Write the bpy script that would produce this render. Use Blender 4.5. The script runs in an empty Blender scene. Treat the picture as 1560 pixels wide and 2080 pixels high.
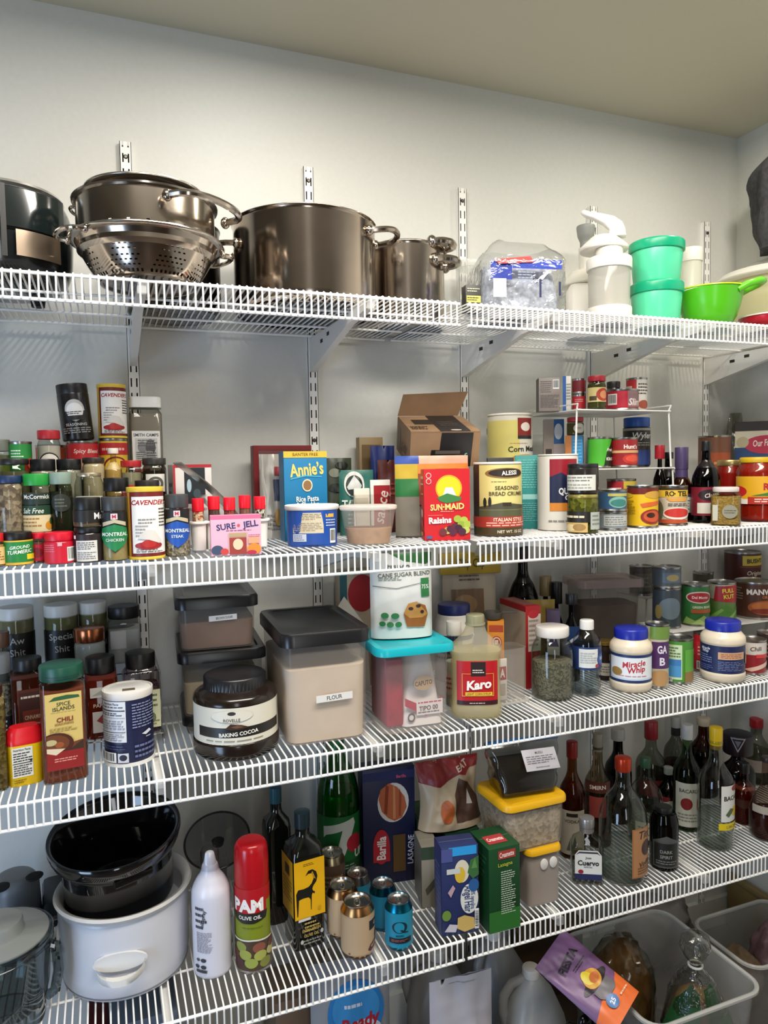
import bpy, bmesh, math, random
from mathutils import Vector, Matrix, noise
from mathutils.geometry import tessellate_polygon
random.seed(7)
SC = bpy.context.scene
COL = SC.collection
PI = math.pi
rad = math.radians

# ---------------------------------------------------------------- camera
cd = bpy.data.cameras.new('camera')
cam = bpy.data.objects.new('camera', cd)
COL.objects.link(cam)
cd.sensor_fit = 'VERTICAL'
cd.sensor_height = 24
cd.lens = 24 * 1473.0443 / 2080
cd.clip_start = .02
_R, _U, _F = Vector((0.9319, -0.3622, -0.0174)), Vector((0.0375, 0.0484, 0.9981)), Vector((0.3607, 0.9308, -0.0587))
cam.matrix_world = Matrix(((_R.x, _U.x, -_F.x, -0.0736), (_R.y, _U.y, -_F.y, -1.7066), (_R.z, _U.z, -_F.z, 1.4616), (0, 0, 0, 1)))
SC.camera = cam

# ---------------------------------------------------------------- world, lights, exposure
SC.view_settings.view_transform = 'Standard'
SC.view_settings.look = 'None'
SC.view_settings.exposure = 0.45
SC.view_settings.gamma = 1
SC.view_settings.use_curve_mapping = False
SC.cycles.transparent_max_bounces = 24
SC.cycles.max_bounces = 10
SC.cycles.sample_clamp_indirect = 6
SC.cycles.caustics_reflective = False
SC.cycles.caustics_refractive = False
w = bpy.data.worlds.new('world'); SC.world = w; w.use_nodes = True
w.node_tree.nodes['Background'].inputs[0].default_value = (.75, .85, 1, 1)
w.node_tree.nodes['Background'].inputs[1].default_value = .05

def light(name, kind, loc, power, col, size=.15, sizey=None, aim=None, spread=None):
    d = bpy.data.lights.new(name, kind); o = bpy.data.objects.new(name, d); COL.objects.link(o)
    o.location = loc; d.energy = power; d.color = col
    if kind == 'AREA':
        d.size = size
        if sizey: d.shape = 'RECTANGLE'; d.size_y = sizey
        else: d.shape = 'DISK'
        if spread: d.spread = spread
    if aim is not None:
        o.rotation_euler = (Vector(aim) - Vector(loc)).to_track_quat('-Z', 'Y').to_euler()
    return o
light('recessed_lamp_light', 'AREA', (.28, -.50, 2.41), 2.8, (1, .95, .87), .09, aim=(.28, -.50, 0))
light('recessed_lamp_light', 'AREA', (1.42, -.50, 2.41), 2.7, (1, .92, .80), .09, aim=(1.42, -.50, 0))
light('overhead_fill_light', 'AREA', (.36, -1.15, 2.41), 35, (1, .94, .85), 1.5, .3, aim=(.36, -1.1499, 0))  # wide soft fill added overhead to brighten item fronts, not a known fixture
light('window_daylight', 'AREA', (-1.42, -1.3, .7), 19, (.5, .70, 1), .8, 1.1, aim=(0.0, -.2, .6))
light('doorway_daylight', 'AREA', (-.15, -3.1, 1.35), 7.5, (.95, .98, 1), .34, 1.7, aim=(-.15, 0, 1.35))

# ---------------------------------------------------------------- materials
MATS = {}
def lin(h):
    return tuple((lambda c: c / 12.92 if c <= .04045 else ((c + .055) / 1.055) ** 2.4)(int(h[i:i + 2], 16) / 255) for i in (0, 2, 4)) + (1,)
def newmat(key):
    m = bpy.data.materials.new(str(key)); m.use_nodes = True
    MATS[key] = m
    nt = m.node_tree
    for n in list(nt.nodes): nt.nodes.remove(n)
    out = nt.nodes.new('ShaderNodeOutputMaterial')
    return m, nt, out
def N(nt, t, **kw):
    n = nt.nodes.new(t)
    for k, v in kw.items():
        if k[0] == 'i' and k[1:].isdigit(): n.inputs[int(k[1:])].default_value = v
        elif hasattr(n, k): setattr(n, k, v)
        else: n.inputs[k.replace('_', ' ')].default_value = v
    return n
def P(h, rough=.45, metal=0, var=0, bump=0, scale=60, spec=.5, aniso=0, coat=0):
    """painted / plastic / metal surface; var = procedural mottling, bump = fine relief"""
    key = ('P', h, rough, metal, var, bump, scale, spec, coat)
    if key in MATS: return MATS[key]
    m, nt, out = newmat(key)
    b = N(nt, 'ShaderNodeBsdfPrincipled', Base_Color=lin(h), Roughness=rough, Metallic=metal)
    b.inputs['Specular IOR Level'].default_value = spec
    if coat: b.inputs['Coat Weight'].default_value = coat
    nt.links.new(b.outputs[0], out.inputs[0])
    if var or bump:
        tc = N(nt, 'ShaderNodeTexCoord'); nz = N(nt, 'ShaderNodeTexNoise', Scale=scale, Detail=4)
        nt.links.new(tc.outputs['Object'], nz.inputs['Vector'])
        if var:
            mx = N(nt, 'ShaderNodeMix', data_type='RGBA')
            c = lin(h)
            mx.inputs[6].default_value = tuple(max(0, k * (1 - var)) for k in c[:3]) + (1,)
            mx.inputs[7].default_value = tuple(min(1, k * (1 + var)) for k in c[:3]) + (1,)
            rp = N(nt, 'ShaderNodeValToRGB'); rp.color_ramp.elements[0].position = .3; rp.color_ramp.elements[1].position = .7
            nt.links.new(nz.outputs[0], rp.inputs[0]); nt.links.new(rp.outputs[0], mx.inputs[0])
            nt.links.new(mx.outputs[2], b.inputs['Base Color'])
        if bump:
            bp = N(nt, 'ShaderNodeBump', Strength=bump, Distance=.002)
            nt.links.new(nz.outputs[0], bp.inputs['Height']); nt.links.new(bp.outputs[0], b.inputs['Normal'])
    return m
def GL(h='ffffff', rough=.03, refl=1.0, bump=0, scale=30):
    """thin clear glass or film: tinted see-through plus a fresnel gloss"""
    key = ('GL', h, rough, refl, bump, scale)
    if key in MATS: return MATS[key]
    m, nt, out = newmat(key)
    t = N(nt, 'ShaderNodeBsdfTransparent', Color=lin(h)); g = N(nt, 'ShaderNodeBsdfGlossy', Roughness=rough)
    if bump:
        tc = N(nt, 'ShaderNodeTexCoord'); nz = N(nt, 'ShaderNodeTexNoise', Scale=scale, Detail=3, Distortion=1.2); bp = N(nt, 'ShaderNodeBump', Strength=bump, Distance=.012)
        nt.links.new(tc.outputs['Object'], nz.inputs['Vector']); nt.links.new(nz.outputs[0], bp.inputs['Height']); nt.links.new(bp.outputs[0], g.inputs['Normal'])
    f = N(nt, 'ShaderNodeLayerWeight', Blend=.5); pw = N(nt, 'ShaderNodeMath', operation='POWER', i1=4.0)
    mu = N(nt, 'ShaderNodeMath', operation='MULTIPLY_ADD', i1=.75 * refl, i2=.035 * refl)
    mx = N(nt, 'ShaderNodeMixShader')
    ed = N(nt, 'ShaderNodeMath', operation='POWER', i1=3.0); tm = N(nt, 'ShaderNodeMix', data_type='RGBA')   # thicker glass towards the rim absorbs more
    tm.inputs[6].default_value = lin(h); tm.inputs[7].default_value = tuple(c * .5 for c in lin(h)[:3]) + (1,)
    nt.links.new(f.outputs['Facing'], ed.inputs[0]); nt.links.new(ed.outputs[0], tm.inputs[0]); nt.links.new(tm.outputs[2], t.inputs[0])
    nt.links.new(f.outputs['Facing'], pw.inputs[0]); nt.links.new(pw.outputs[0], mu.inputs[0]); nt.links.new(mu.outputs[0], mx.inputs[0])
    nt.links.new(t.outputs[0], mx.inputs[1]); nt.links.new(g.outputs[0], mx.inputs[2]); nt.links.new(mx.outputs[0], out.inputs[0])
    return m
def FR(h, alpha=.6, rough=.3, tint='ffffff', bump=0, scale=40):
    """frosted plastic / cloudy film: partly see-through, the rest a soft plastic"""
    key = ('FR', h, alpha, rough, tint, bump, scale)
    if key in MATS: return MATS[key]
    m, nt, out = newmat(key)
    t = N(nt, 'ShaderNodeBsdfTransparent', Color=lin(tint))
    b = N(nt, 'ShaderNodeBsdfPrincipled', Base_Color=lin(h), Roughness=rough)
    tr = N(nt, 'ShaderNodeBsdfTranslucent', Color=lin(h))
    a = N(nt, 'ShaderNodeMixShader', i0=.3); mx = N(nt, 'ShaderNodeMixShader', i0=alpha)
    nt.links.new(b.outputs[0], a.inputs[1]); nt.links.new(tr.outputs[0], a.inputs[2])
    nt.links.new(t.outputs[0], mx.inputs[1]); nt.links.new(a.outputs[0], mx.inputs[2]); nt.links.new(mx.outputs[0], out.inputs[0])
    if bump:
        tc = N(nt, 'ShaderNodeTexCoord'); nz = N(nt, 'ShaderNodeTexNoise', Scale=scale, Detail=3)
        bp = N(nt, 'ShaderNodeBump', Strength=bump, Distance=.01)
        nt.links.new(tc.outputs['Object'], nz.inputs['Vector']); nt.links.new(nz.outputs[0], bp.inputs['Height']); nt.links.new(bp.outputs[0], b.inputs['Normal'])
    return m
def GR(h, h2, scale=300, rough=.8, thr=.5):
    """granular contents: two-colour procedural grain"""
    key = ('GR', h, h2, scale, rough, thr)
    if key in MATS: return MATS[key]
    m, nt, out = newmat(key)
    b = N(nt, 'ShaderNodeBsdfPrincipled', Roughness=rough)
    tc = N(nt, 'ShaderNodeTexCoord'); v = N(nt, 'ShaderNodeTexVoronoi', Scale=scale)
    rp = N(nt, 'ShaderNodeValToRGB'); e = rp.color_ramp.elements
    e[0].color = lin(h); e[1].color = lin(h2); e[0].position = thr - .3; e[1].position = thr + .3
    sp = N(nt, 'ShaderNodeSeparateColor')
    nt.links.new(tc.outputs['Object'], v.inputs['Vector']); nt.links.new(v.outputs['Color'], sp.inputs[0])
    nt.links.new(sp.outputs[0], rp.inputs[0]); nt.links.new(rp.outputs[0], b.inputs['Base Color']); nt.links.new(b.outputs[0], out.inputs[0])
    bp = N(nt, 'ShaderNodeBump', Strength=.5, Distance=.002)
    nt.links.new(v.outputs['Distance'], bp.inputs['Height']); nt.links.new(bp.outputs[0], b.inputs['Normal'])
    return m
STEEL = P('b3a79a', .16, 1, var=.06, scale=12)
STEEL2 = P('9a928a', .25, 1)
CHROME = P('c9c9c9', .12, 1)
TIN = P('a8a6a2', .3, 1)
WHITE = P('e9e8e4', .4)
VINYL = P('f1f0ec', .32)
BLACK = P('111112', .35)

# ---------------------------------------------------------------- object helpers
def thing(name, label, cat, loc=(0, 0, 0), rz=0, group=None, rx=0, ry=0):
    o = bpy.data.objects.new(name, None); COL.objects.link(o)
    o.empty_display_size = .02
    o.location = loc; o.rotation_euler = (rad(rx), rad(ry), rad(rz))
    o['label'] = label; o['category'] = cat
    if group: o['group'] = group
    return o
def fin(bm, name, mats, parent=None, ang=40, label=None, smooth=True):
    if not isinstance(mats, (list, tuple)): mats = [mats]
    bmesh.ops.recalc_face_normals(bm, faces=bm.faces) if ang else None
    if smooth:
        a = rad(ang or 40)
        for f in bm.faces: f.smooth = True
        for e in bm.edges:
            if len(e.link_faces) == 2 and e.calc_face_angle(0) > a: e.smooth = False
    me = bpy.data.meshes.new(name); bm.to_mesh(me); bm.free()
    for m in mats: me.materials.append(m)
    o = bpy.data.objects.new(name, me); COL.objects.link(o)
    if parent: o.parent = parent
    if label: o['label'] = label
    return o
def struct(o, kind='structure'):
    o['kind'] = kind; return o
def tag(o, label, cat, group=None):
    o['label'] = label; o['category'] = cat
    if group: o['group'] = group
    return o
def part_copy(o, parent, loc=None):
    c = o.copy(); COL.objects.link(c); c.parent = parent
    if loc is not None: c.location = loc
    return c

# ---------------------------------------------------------------- shape helpers (all add to a bmesh)
def fil(pts, r=.003, n=2):
    """round the inner corners of a polyline profile"""
    out = [pts[0]]
    for a, b, c in zip(pts, pts[1:], pts[2:]):
        A, B, C_ = Vector(a), Vector(b), Vector(c)
        u, v = A - B, C_ - B
        if u.length < 1e-7 or v.length < 1e-7: continue
        k = min(r, .45 * u.length, .45 * v.length)
        p, q = B + u.normalized() * k, B + v.normalized() * k
        for i in range(n + 1):
            t = i / n
            out.append(tuple((1 - t) ** 2 * p + 2 * t * (1 - t) * B + t * t * q))
    out.append(pts[-1]); return out
def skin(bm, rings, c0=True, c1=True, closed=True):
    V = [[bm.verts.new(p) for p in r] for r in rings]
    n = len(V[0])
    for a, b in zip(V, V[1:]):
        for i in range(n if closed else n - 1):
            j = (i + 1) % n
            bm.faces.new((a[i], a[j], b[j], b[i]))
    if c0: bm.faces.new(list(reversed(V[0])))
    if c1: bm.faces.new(V[-1])
    return V
def lathe(bm, prof, seg=24, sx=1, sy=1, off=(0, 0, 0), a0=0, a1=2 * PI):
    full = abs(a1 - a0 - 2 * PI) < 1e-6
    n = seg if full else seg + 1
    rows = []
    for r, z in prof:
        if r < 1e-6: rows.append([bm.verts.new((off[0], off[1], z + off[2]))])
        else: rows.append([bm.verts.new((off[0] + r * sx * math.cos(a0 + (a1 - a0) * i / seg), off[1] + r * sy * math.sin(a0 + (a1 - a0) * i / seg), z + off[2])) for i in range(n)])
    for a, b in zip(rows, rows[1:]):
        if len(a) == 1 and len(b) == 1: continue
        for i in range(n if full else n - 1):
            j = (i + 1) % n
            if len(a) == 1: bm.faces.new((a[0], b[j], b[i]))
            elif len(b) == 1: bm.faces.new((a[i], a[j], b[0]))
            else: bm.faces.new((a[i], a[j], b[j], b[i]))
    return bm
def rrect(w, d, r, z, n=4, ox=0, oy=0):
    r = min(r, w / 2 - 1e-5, d / 2 - 1e-5)
    pts = []
    for cx, cy, a in ((w / 2 - r, d / 2 - r, 0), (-w / 2 + r, d / 2 - r, 90), (-w / 2 + r, -d / 2 + r, 180), (w / 2 - r, -d / 2 + r, 270)):
        for i in range(n + 1):
            t = rad(a + 90 * i / n); pts.append((ox + cx + r * math.cos(t), oy + cy + r * math.sin(t), z))
    return pts
def rloft(bm, secs, n=4, c0=True, c1=True):
    """secs: (w, d, corner radius, z)"""
    return skin(bm, [rrect(*s, n=n) for s in secs], c0, c1)
def box(bm, x0, x1, y0, y1, z0, z1, bev=0, M=None):
    vs = [bm.verts.new((x, y, z)) for x in (x0, x1) for y in (y0, y1) for z in (z0, z1)]
    fs = [bm.faces.new([vs[i] for i in q]) for q in ((0, 1, 3, 2), (4, 6, 7, 5), (0, 4, 5, 1), (2, 3, 7, 6), (0, 2, 6, 4), (1, 5, 7, 3))]
    if bev:
        es = list({e for f in fs for e in f.edges})
        r = bmesh.ops.bevel(bm, geom=es, offset=bev, segments=2, affect='EDGES', profile=.5)
        vs = list({v for f in r['faces'] for v in f.verts} | {v for v in vs if v.is_valid})
    if M is not None: bmesh.ops.transform(bm, matrix=M, verts=[v for v in vs if v.is_valid])
    return bm
def tube(bm, pts, r, seg=8, closed=False, caps=True):
    pts = [Vector(p) for p in pts]; n = len(pts); rings = []
    ref = None
    for i, p in enumerate(pts):
        a = pts[(i - 1) % n] if (closed or i > 0) else p
        b = pts[(i + 1) % n] if (closed or i < n - 1) else p
        t = (b - a).normalized()
        if ref is None: ref = Vector((0, 0, 1)) if abs(t.z) < .9 else Vector((1, 0, 0))
        x = (ref - t * ref.dot(t)).normalized(); y = t.cross(x); ref = x
        rr = r[i] if isinstance(r, (list, tuple)) else r
        rings.append([p + (x * math.cos(2 * PI * k / seg) + y * math.sin(2 * PI * k / seg)) * rr for k in range(seg)])
    if closed: rings.append(rings[0]); skin(bm, rings, False, False)
    else: skin(bm, rings, caps, caps)
    return bm
def arc(c, r, a0, a1, n=12, plane='xz', ry=None):
    ry = ry or r; out = []
    for i in range(n + 1):
        t = rad(a0 + (a1 - a0) * i / n); u, v = r * math.cos(t), ry * math.sin(t)
        out.append((c[0] + u, c[1], c[2] + v) if plane == 'xz' else ((c[0] + u, c[1] + v, c[2]) if plane == 'xy' else (c[0], c[1] + u, c[2] + v)))
    return out
def BM(): return bmesh.new()
def LA(name, prof, mat, parent, seg=24, r=0, **k):
    """lathe part in one call"""
    bm = BM(); lathe(bm, fil(prof, r) if r else prof, seg, **{q: k[q] for q in k if q in ('sx', 'sy', 'off', 'a0', 'a1')})
    return fin(bm, name, mat, parent, label=k.get('label'))
def RL(name, secs, mat, parent, n=4, c0=True, c1=True, label=None):
    bm = BM(); rloft(bm, secs, n, c0, c1); return fin(bm, name, mat, parent, label=label)
def BO(name, a, mat, parent, bev=.001, label=None, M=None):
    bm = BM(); box(bm, *a, bev, M); return fin(bm, name, mat, parent, label=label)

# ---------------------------------------------------------------- printed labels: flat shapes laid on a surface
TXT = {}
def textmesh(s, bold=.0, shear=0):
    k = (s, bold, shear)
    if k not in TXT:
        cu = bpy.data.curves.new('lettering', 'FONT'); cu.body = s; cu.size = 1; cu.resolution_u = 2; cu.offset = bold; cu.shear = shear
        ob = bpy.data.objects.new('lettering', cu); me = bpy.data.meshes.new_from_object(ob)
        vs = [tuple(v.co[:2]) for v in me.vertices]; fs = [tuple(p.vertices) for p in me.polygons]
        bpy.data.objects.remove(ob); bpy.data.meshes.remove(me); bpy.data.curves.remove(cu)
        x0 = min((v[0] for v in vs), default=0); x1 = max((v[0] for v in vs), default=1)
        y0 = min((v[1] for v in vs), default=0); y1 = max((v[1] for v in vs), default=1)
        TXT[k] = (vs, fs, x0, x1, y0, y1)
    return TXT[k]
def decal(name, parent, W, H, shapes, fmap, cut=0, cuty=0, label=None, rough=.42, lift=.00018, metal=0):
    """shapes in label units (0..1 across, 0..1 up); fmap(s, t, lift) -> point; s,t in metres from the label's lower middle"""
    bm = BM(); mats = []; idx = {}
    rng = random.Random(sum(map(ord, name)) * 7 + len(shapes))
    def mi(c):
        if c not in idx:
            idx[c] = len(mats); mats.append(P(c, rough) if isinstance(c, str) else c)
        return idx[c]
    lay = 0
    lv = bm.verts.layers.float.new('lift')
    def poly(pts, c, L):
        pts = [(max(-W / 2, min(W / 2, x)), max(0, min(H, y))) for x, y in pts]
        vs = [bm.verts.new((x, y, 0)) for x, y in pts]
        for v in vs: v[lv] = L
        if len(pts) <= 4:
            try: bm.faces.new(vs).material_index = mi(c)
            except ValueError: pass
        else:
            for t in tessellate_polygon([[Vector((x, y, 0)) for x, y in pts]]):
                try: bm.faces.new([vs[i] for i in t]).material_index = mi(c)
                except ValueError: pass
    def R(x0, y0, x1, y1, c, L): poly([(x0, y0), (x1, y0), (x1, y1), (x0, y1)], c, L)
    for sh in shapes:
        k = sh[0]; lay += 1; L = lift * lay if lay < 12 else lift * 12 + lift * .2 * (lay - 12)
        if k == 'r': R((sh[1] - .5) * W, sh[2] * H, (sh[3] - .5) * W, sh[4] * H, sh[5], L)
        elif k == 'e':
            cx, cy, rx, ry = (sh[1] - .5) * W, sh[2] * H, sh[3] * W, sh[4] * H
            n = sh[6] if len(sh) > 6 else 24
            poly([(cx + rx * math.cos(2 * PI * i / n), cy + ry * math.sin(2 * PI * i / n)) for i in range(n)], sh[5], L)
        elif k == 'p': poly([((x - .5) * W, y * H) for x, y in sh[1]], sh[2], L)
        elif k == 't':  # text, cx, cy, height, colour, max width, rotation, bold, shear
            s, cx, cy, h, c = sh[1:6]; mw = sh[6] if len(sh) > 6 else .95; rot = rad(sh[7]) if len(sh) > 7 else 0
            bold = sh[8] if len(sh) > 8 else .012; shear = sh[9] if len(sh) > 9 else 0
            vs, fs, x0, x1, y0, y1 = textmesh(s, bold, shear)
            hh = h * H; sc = hh / .72; wd = (x1 - x0) * sc
            lim = mw * (W if abs(math.sin(rot)) < .5 else H)
            kx = min(1, lim / max(wd, 1e-6)) * sc
            mx, my = (x0 + x1) / 2, (y0 + y1) / 2
            co, si = math.cos(rot), math.sin(rot); nv = []
            for a, b in vs:
                X, Y = (a - mx) * kx, (b - my) * sc
                v = bm.verts.new(((cx - .5) * W + X * co - Y * si, cy * H + X * si + Y * co, 0)); v[lv] = L; nv.append(v)
            for f in fs:
                try: bm.faces.new([nv[i] for i in f]).material_index = mi(c)
                except ValueError: pass
        elif k == 'l':  # block of small print: n lines
            x0, y0, x1, y1, n, c = sh[1:7]; st = (y1 - y0) / n
            for i in range(n):
                y = y1 - st * (i + .5); e = x1 - (x1 - x0) * rng.choice((0, .04, .1, .25)); x = x0
                while x < e - .01:
                    wl = (x1 - x0) * rng.uniform(.08, .22); xe = min(e, x + wl)
                    R((x - .5) * W, (y - st * .22) * H, (xe - .5) * W, (y + st * .22) * H, c, L); x = xe + (x1 - x0) * .03
        elif k == 'b':  # bar code on white
            x0, y0, x1, y1 = sh[1:5]; R((x0 - .5) * W, y0 * H, (x1 - .5) * W, y1 * H, 'e8e8e4', L)
            x = x0 + (x1 - x0) * .06; vert = len(sh) > 5
            a, b = (y0, y1) if vert else (x0, x1); q = a + (b - a) * .06
            while q < b - (b - a) * .08:
                s_ = (b - a) * rng.choice((.02, .035, .055))
                if vert: R((x0 + (x1 - x0) * .1 - .5) * W, q * H, (x1 - (x1 - x0) * .1 - .5) * W, (q + s_) * H, '222222', L + lift * .5)
                else: R((q - .5) * W, (y0 + (y1 - y0) * .15) * H, (q + s_ - .5) * W, (y1 - (y1 - y0) * .08) * H, '222222', L + lift * .5)
                q += s_ + (b - a) * rng.choice((.02, .04))
    for st, ax in ((cut, 0), (cuty, 1)):
        if st:
            lo, hi = (-W / 2, W / 2) if ax == 0 else (0, H)
            n = int((hi - lo) / st) + 1
            for i in range(1, n):
                q = lo + (hi - lo) * i / n
                bmesh.ops.bisect_plane(bm, geom=bm.verts[:] + bm.edges[:] + bm.faces[:], dist=1e-7, plane_co=(q, 0, 0) if ax == 0 else (0, q, 0), plane_no=(1, 0, 0) if ax == 0 else (0, 1, 0))
    for v in bm.verts: v.co = fmap(v.co.x, v.co.y, v[lv] + lift)
    return fin(bm, name, mats, parent, ang=0, label=label, smooth=bool(cut))
def cylmap(r, z0, a=0):
    return lambda s, t, l: Vector(((r + l) * math.sin(s / r + a), -(r + l) * math.cos(s / r + a), z0 + t))
def flatmap(y, z0, x0=0):
    return lambda s, t, l: Vector((x0 + s, y - l, z0 + t))
def sidemap(x, z0, yc, sgn):   # on the side face; sgn -1 = left side
    return lambda s, t, l: Vector((x + sgn * l, yc - sgn * -s if sgn > 0 else yc - s, z0 + t))
def topmap(z, yf):
    return lambda s, t, l: Vector((s, yf + t, z + l))
def cyl_label(parent, r, z0, h, shapes, arcdeg=150, turn=0, name='label', sleeve=None, label=None, metal=0):
    if sleeve:
        bm = BM(); lathe(bm, [(r, z0), (r, z0 + h)], 64); fin(bm, 'label_sleeve' if shapes else name, P(sleeve, .42), parent); r += .0002
    if shapes:
        W = r * rad(arcdeg)
        decal(name, parent, W, h, shapes, cylmap(r, z0, rad(turn)), cut=r * rad(4.5), label=label)
def flat_label(parent, w, h, y, z0, shapes, x0=0, name='label', label=None):
    return decal(name, parent, w, h, shapes, flatmap(y, z0, x0), label=label)

# ---------------------------------------------------------------- containers
PROF = {  # outline from base to mouth: (radius share, height share)
 'straight': [(0, 0), (1, 0), (1, 1), (0, 1)],
 'jar': [(0, 0), (.92, 0), (1, .04), (1, .84), (.86, .95), (.82, 1), (0, 1)],
 'spice': [(0, 0), (1, 0), (1, .88), (.9, .94), (.86, 1), (0, 1)],
 'round_jar': [(0, 0), (.8, 0), (.96, .08), (1, .3), (1, .72), (.93, .86), (.74, .95), (.7, 1), (0, 1)],
 'mason': [(0, 0), (.9, 0), (1, .05), (1, .7), (.95, .82), (.8, .91), (.76, .93), (.76, 1), (0, 1)],
 'bottle': [(0, 0), (.95, 0), (1, .03), (1, .56), (.93, .64), (.6, .74), (.34, .8), (.32, .98), (.36, .98), (.36, 1), (0, 1)],
 'wine': [(0, 0), (.95, 0), (1, .02), (1, .58), (.9, .66), (.5, .76), (.36, .82), (.34, .97), (.38, .97), (.38, 1), (0, 1)],
 'squat': [(0, 0), (.95, 0), (1, .03), (1, .52), (.92, .63), (.66, .74), (.4, .8), (.3, .86), (.3, 1), (0, 1)],
 'globe': [(0, 0), (.8, 0), (.97, .06), (1, .22), (.98, .36), (.8, .5), (.5, .6), (.32, .68), (.28, .98), (.33, .98), (.33, 1), (0, 1)],
}
def clip(prof, f):
    """lower part of an outline up to height share f, closed on top"""
    out = []
    for a, b in zip(prof, prof[1:]):
        out.append(a)
        if b[1] > f >= a[1] and b[1] > a[1]:
            t = (f - a[1]) / (b[1] - a[1]); r = a[0] + t * (b[0] - a[0]); out += [(r, f), (0, f)]; return out
    return prof
def prof_of(name, R, h): return [(r * R, z * h) for r, z in PROF[name]]
def ribbed(R, z0, h, n=36):
    """cap with fine grips"""
    bm = BM(); rings = []
    for z, k in ((z0, 1), (z0 + h * .86, 1), (z0 + h * .97, .95)):
        rings.append([((R * k * (1 - .025 * (i % 2))) * math.cos(PI * i / n), (R * k * (1 - .025 * (i % 2))) * math.sin(PI * i / n), z) for i in range(2 * n)])
    rings.append([(R * .9 * math.cos(PI * i / n), R * .9 * math.sin(PI * i / n), z0 + h) for i in range(2 * n)])
    skin(bm, rings); return bm
def jar(name, lab, cat, p, cap='111112', caph=.2, capr=.92, body=None, prof='jar', fill=None, fillf=.8, label=None, lz=(.1, .75), arcdeg=150, turn=0, sleeve=None,
        group=None, seg=24, ribs=False, rx=0, ry=0, capmat=None, lift=0):
    """round jar: body + contents + lid + label; p = (x, y, z, rot, diameter, height)"""
    x, y, z, rot, d, h = p
    t = thing(name, lab, cat, (x, y, z + lift), rot, group, rx, ry)
    R = d / 2; ch = caph * h if caph < 1 else caph; hb = h - ch * .82
    pr = prof_of(prof, R, hb)
    LA('body', pr, body or GL('e8ecea'), t, seg, r=R * .12)
    if fill:
        cp = clip(PROF[prof], fillf); q = [(r * R * .95, zz * hb + .0015) for r, zz in cp]
        LA('contents', q, fill, t, seg, r=R * .06)
    if ch:
        cm = capmat or P(cap, .38)
        if ribs: fin(ribbed(R * capr, h - ch, ch), 'lid', cm, t, ang=50)
        else: LA('lid', [(0, h - ch), (R * capr, h - ch), (R * capr, h), (0, h)], cm, t, seg, r=R * .08)
    if label or sleeve:
        cyl_label(t, R + .0004, lz[0] * hb, (lz[1] - lz[0]) * hb, label, arcdeg, turn, sleeve=sleeve)
    return t
def sqjar(name, lab, cat, p, cap='111112', caph=.15, capr=.42, body=None, fill=None, fillf=.75, label=None, lw=.85, lz=(.08, .75), dep=None, cr=.16, group=None, shoulder=.9, capmat=None, roundcap=True, rot=0):
    """square-section jar with rounded corners"""
    x, y, z, r0, d, h = p
    t = thing(name, lab, cat, (x, y, z), r0 + rot, group)
    dp = dep or d; ch = caph * h; hb = h - ch * .9; c = cr * d
    RL('body', [(d * .94, dp * .94, c, 0), (d, dp, c, d * .04), (d, dp, c, hb * shoulder), (d * .86, dp * .86, c, hb * (shoulder + 1) / 2), (d * .76, dp * .76, d * .3, hb)], body or GL('e6eae8'), t)
    if fill:
        RL('contents', [(d * .9, dp * .9, c, .002), (d * .95, dp * .95, c, d * .05), (d * .95, dp * .95, c, hb * fillf)], fill, t)
    cm = capmat or P(cap, .38)
    if roundcap: LA('lid', [(0, h - ch), (d * capr, h - ch), (d * capr, h), (0, h)], cm, t, 28, r=d * .04)
    else: RL('lid', [(d * capr * 2, dp * capr * 2, c, h - ch), (d * capr * 2, dp * capr * 2, c, h - ch * .1), (d * capr * 1.9, dp * capr * 1.9, c, h)], cm, t)
    if label: flat_label(t, d * lw, (lz[1] - lz[0]) * hb, -dp / 2 - .0006, lz[0] * hb, label)
    return t
def can(name, lab, cat, p, sleeve='888888', label=None, arcdeg=170, turn=0, group=None, metal=None, rx=0, ry=0, open_top=False):
    """food tin: seamed ends, paper label round it"""
    x, y, z, rot, d, h = p
    t = thing(name, lab, cat, (x, y, z), rot, group, rx, ry)
    R = d / 2; m = metal or TIN
    LA('body', [(0, .002), (R * .93, .002), (R * .95, 0), (R, .0005), (R, .003), (R * .965, .005), (R * .965, h - .005), (R, h - .003), (R, h - .0005), (R * .95, h), (R * .92, h - .003), (0, h - .003)], m, t, 32)
    bm = BM(); lathe(bm, [(R * .72, h - .0028), (R * .74, h - .0018), (R * .76, h - .0028)], 28); fin(bm, 'lid', m, t)
    cyl_label(t, R * .968, .0055, h - .011, label, arcdeg, turn, sleeve=sleeve)
    return t
def soda(name, lab, cat, p, sleeve, label, arcdeg=170, turn=0, group=None, band=None):
    x, y, z, rot, d, h = p
    t = thing(name, lab, cat, (x, y, z), rot, group)
    R = d / 2; n = R * .8
    LA('body', [(0, .006), (R * .6, .004), (R * .74, 0), (R * .8, .001), (R, .011), (R, h - .016), (n, h - .004), (n * 1.02, h - .002), (n * 1.02, h), (n * .97, h), (n * .92, h - .006), (0, h - .0055)], P(band or 'b9b7b2', .28, 1), t, 36)
    cyl_label(t, R + .0002, .0115, h - .029, label, arcdeg, turn, sleeve=sleeve)
    bm = BM(); lathe(bm, [(0, h - .0052), (n * .9, h - .0052), (n * .97, h - .0006), (n * 1.03, h - .0002), (n * 1.03, h - .0028)], 32); ld = fin(bm, 'lid', P('c4c2bd', .25, 1), t)
    bm = BM(); pts = [(.0085 * math.cos(a) * .7, -.004 + .0115 * math.sin(a), h - .0035) for a in [2 * PI * i / 14 for i in range(14)]]
    tube(bm, pts, .0014, 6, closed=True); fin(bm, 'pull_tab', P('cfcdc8', .22, 1), t)
    return t
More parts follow.
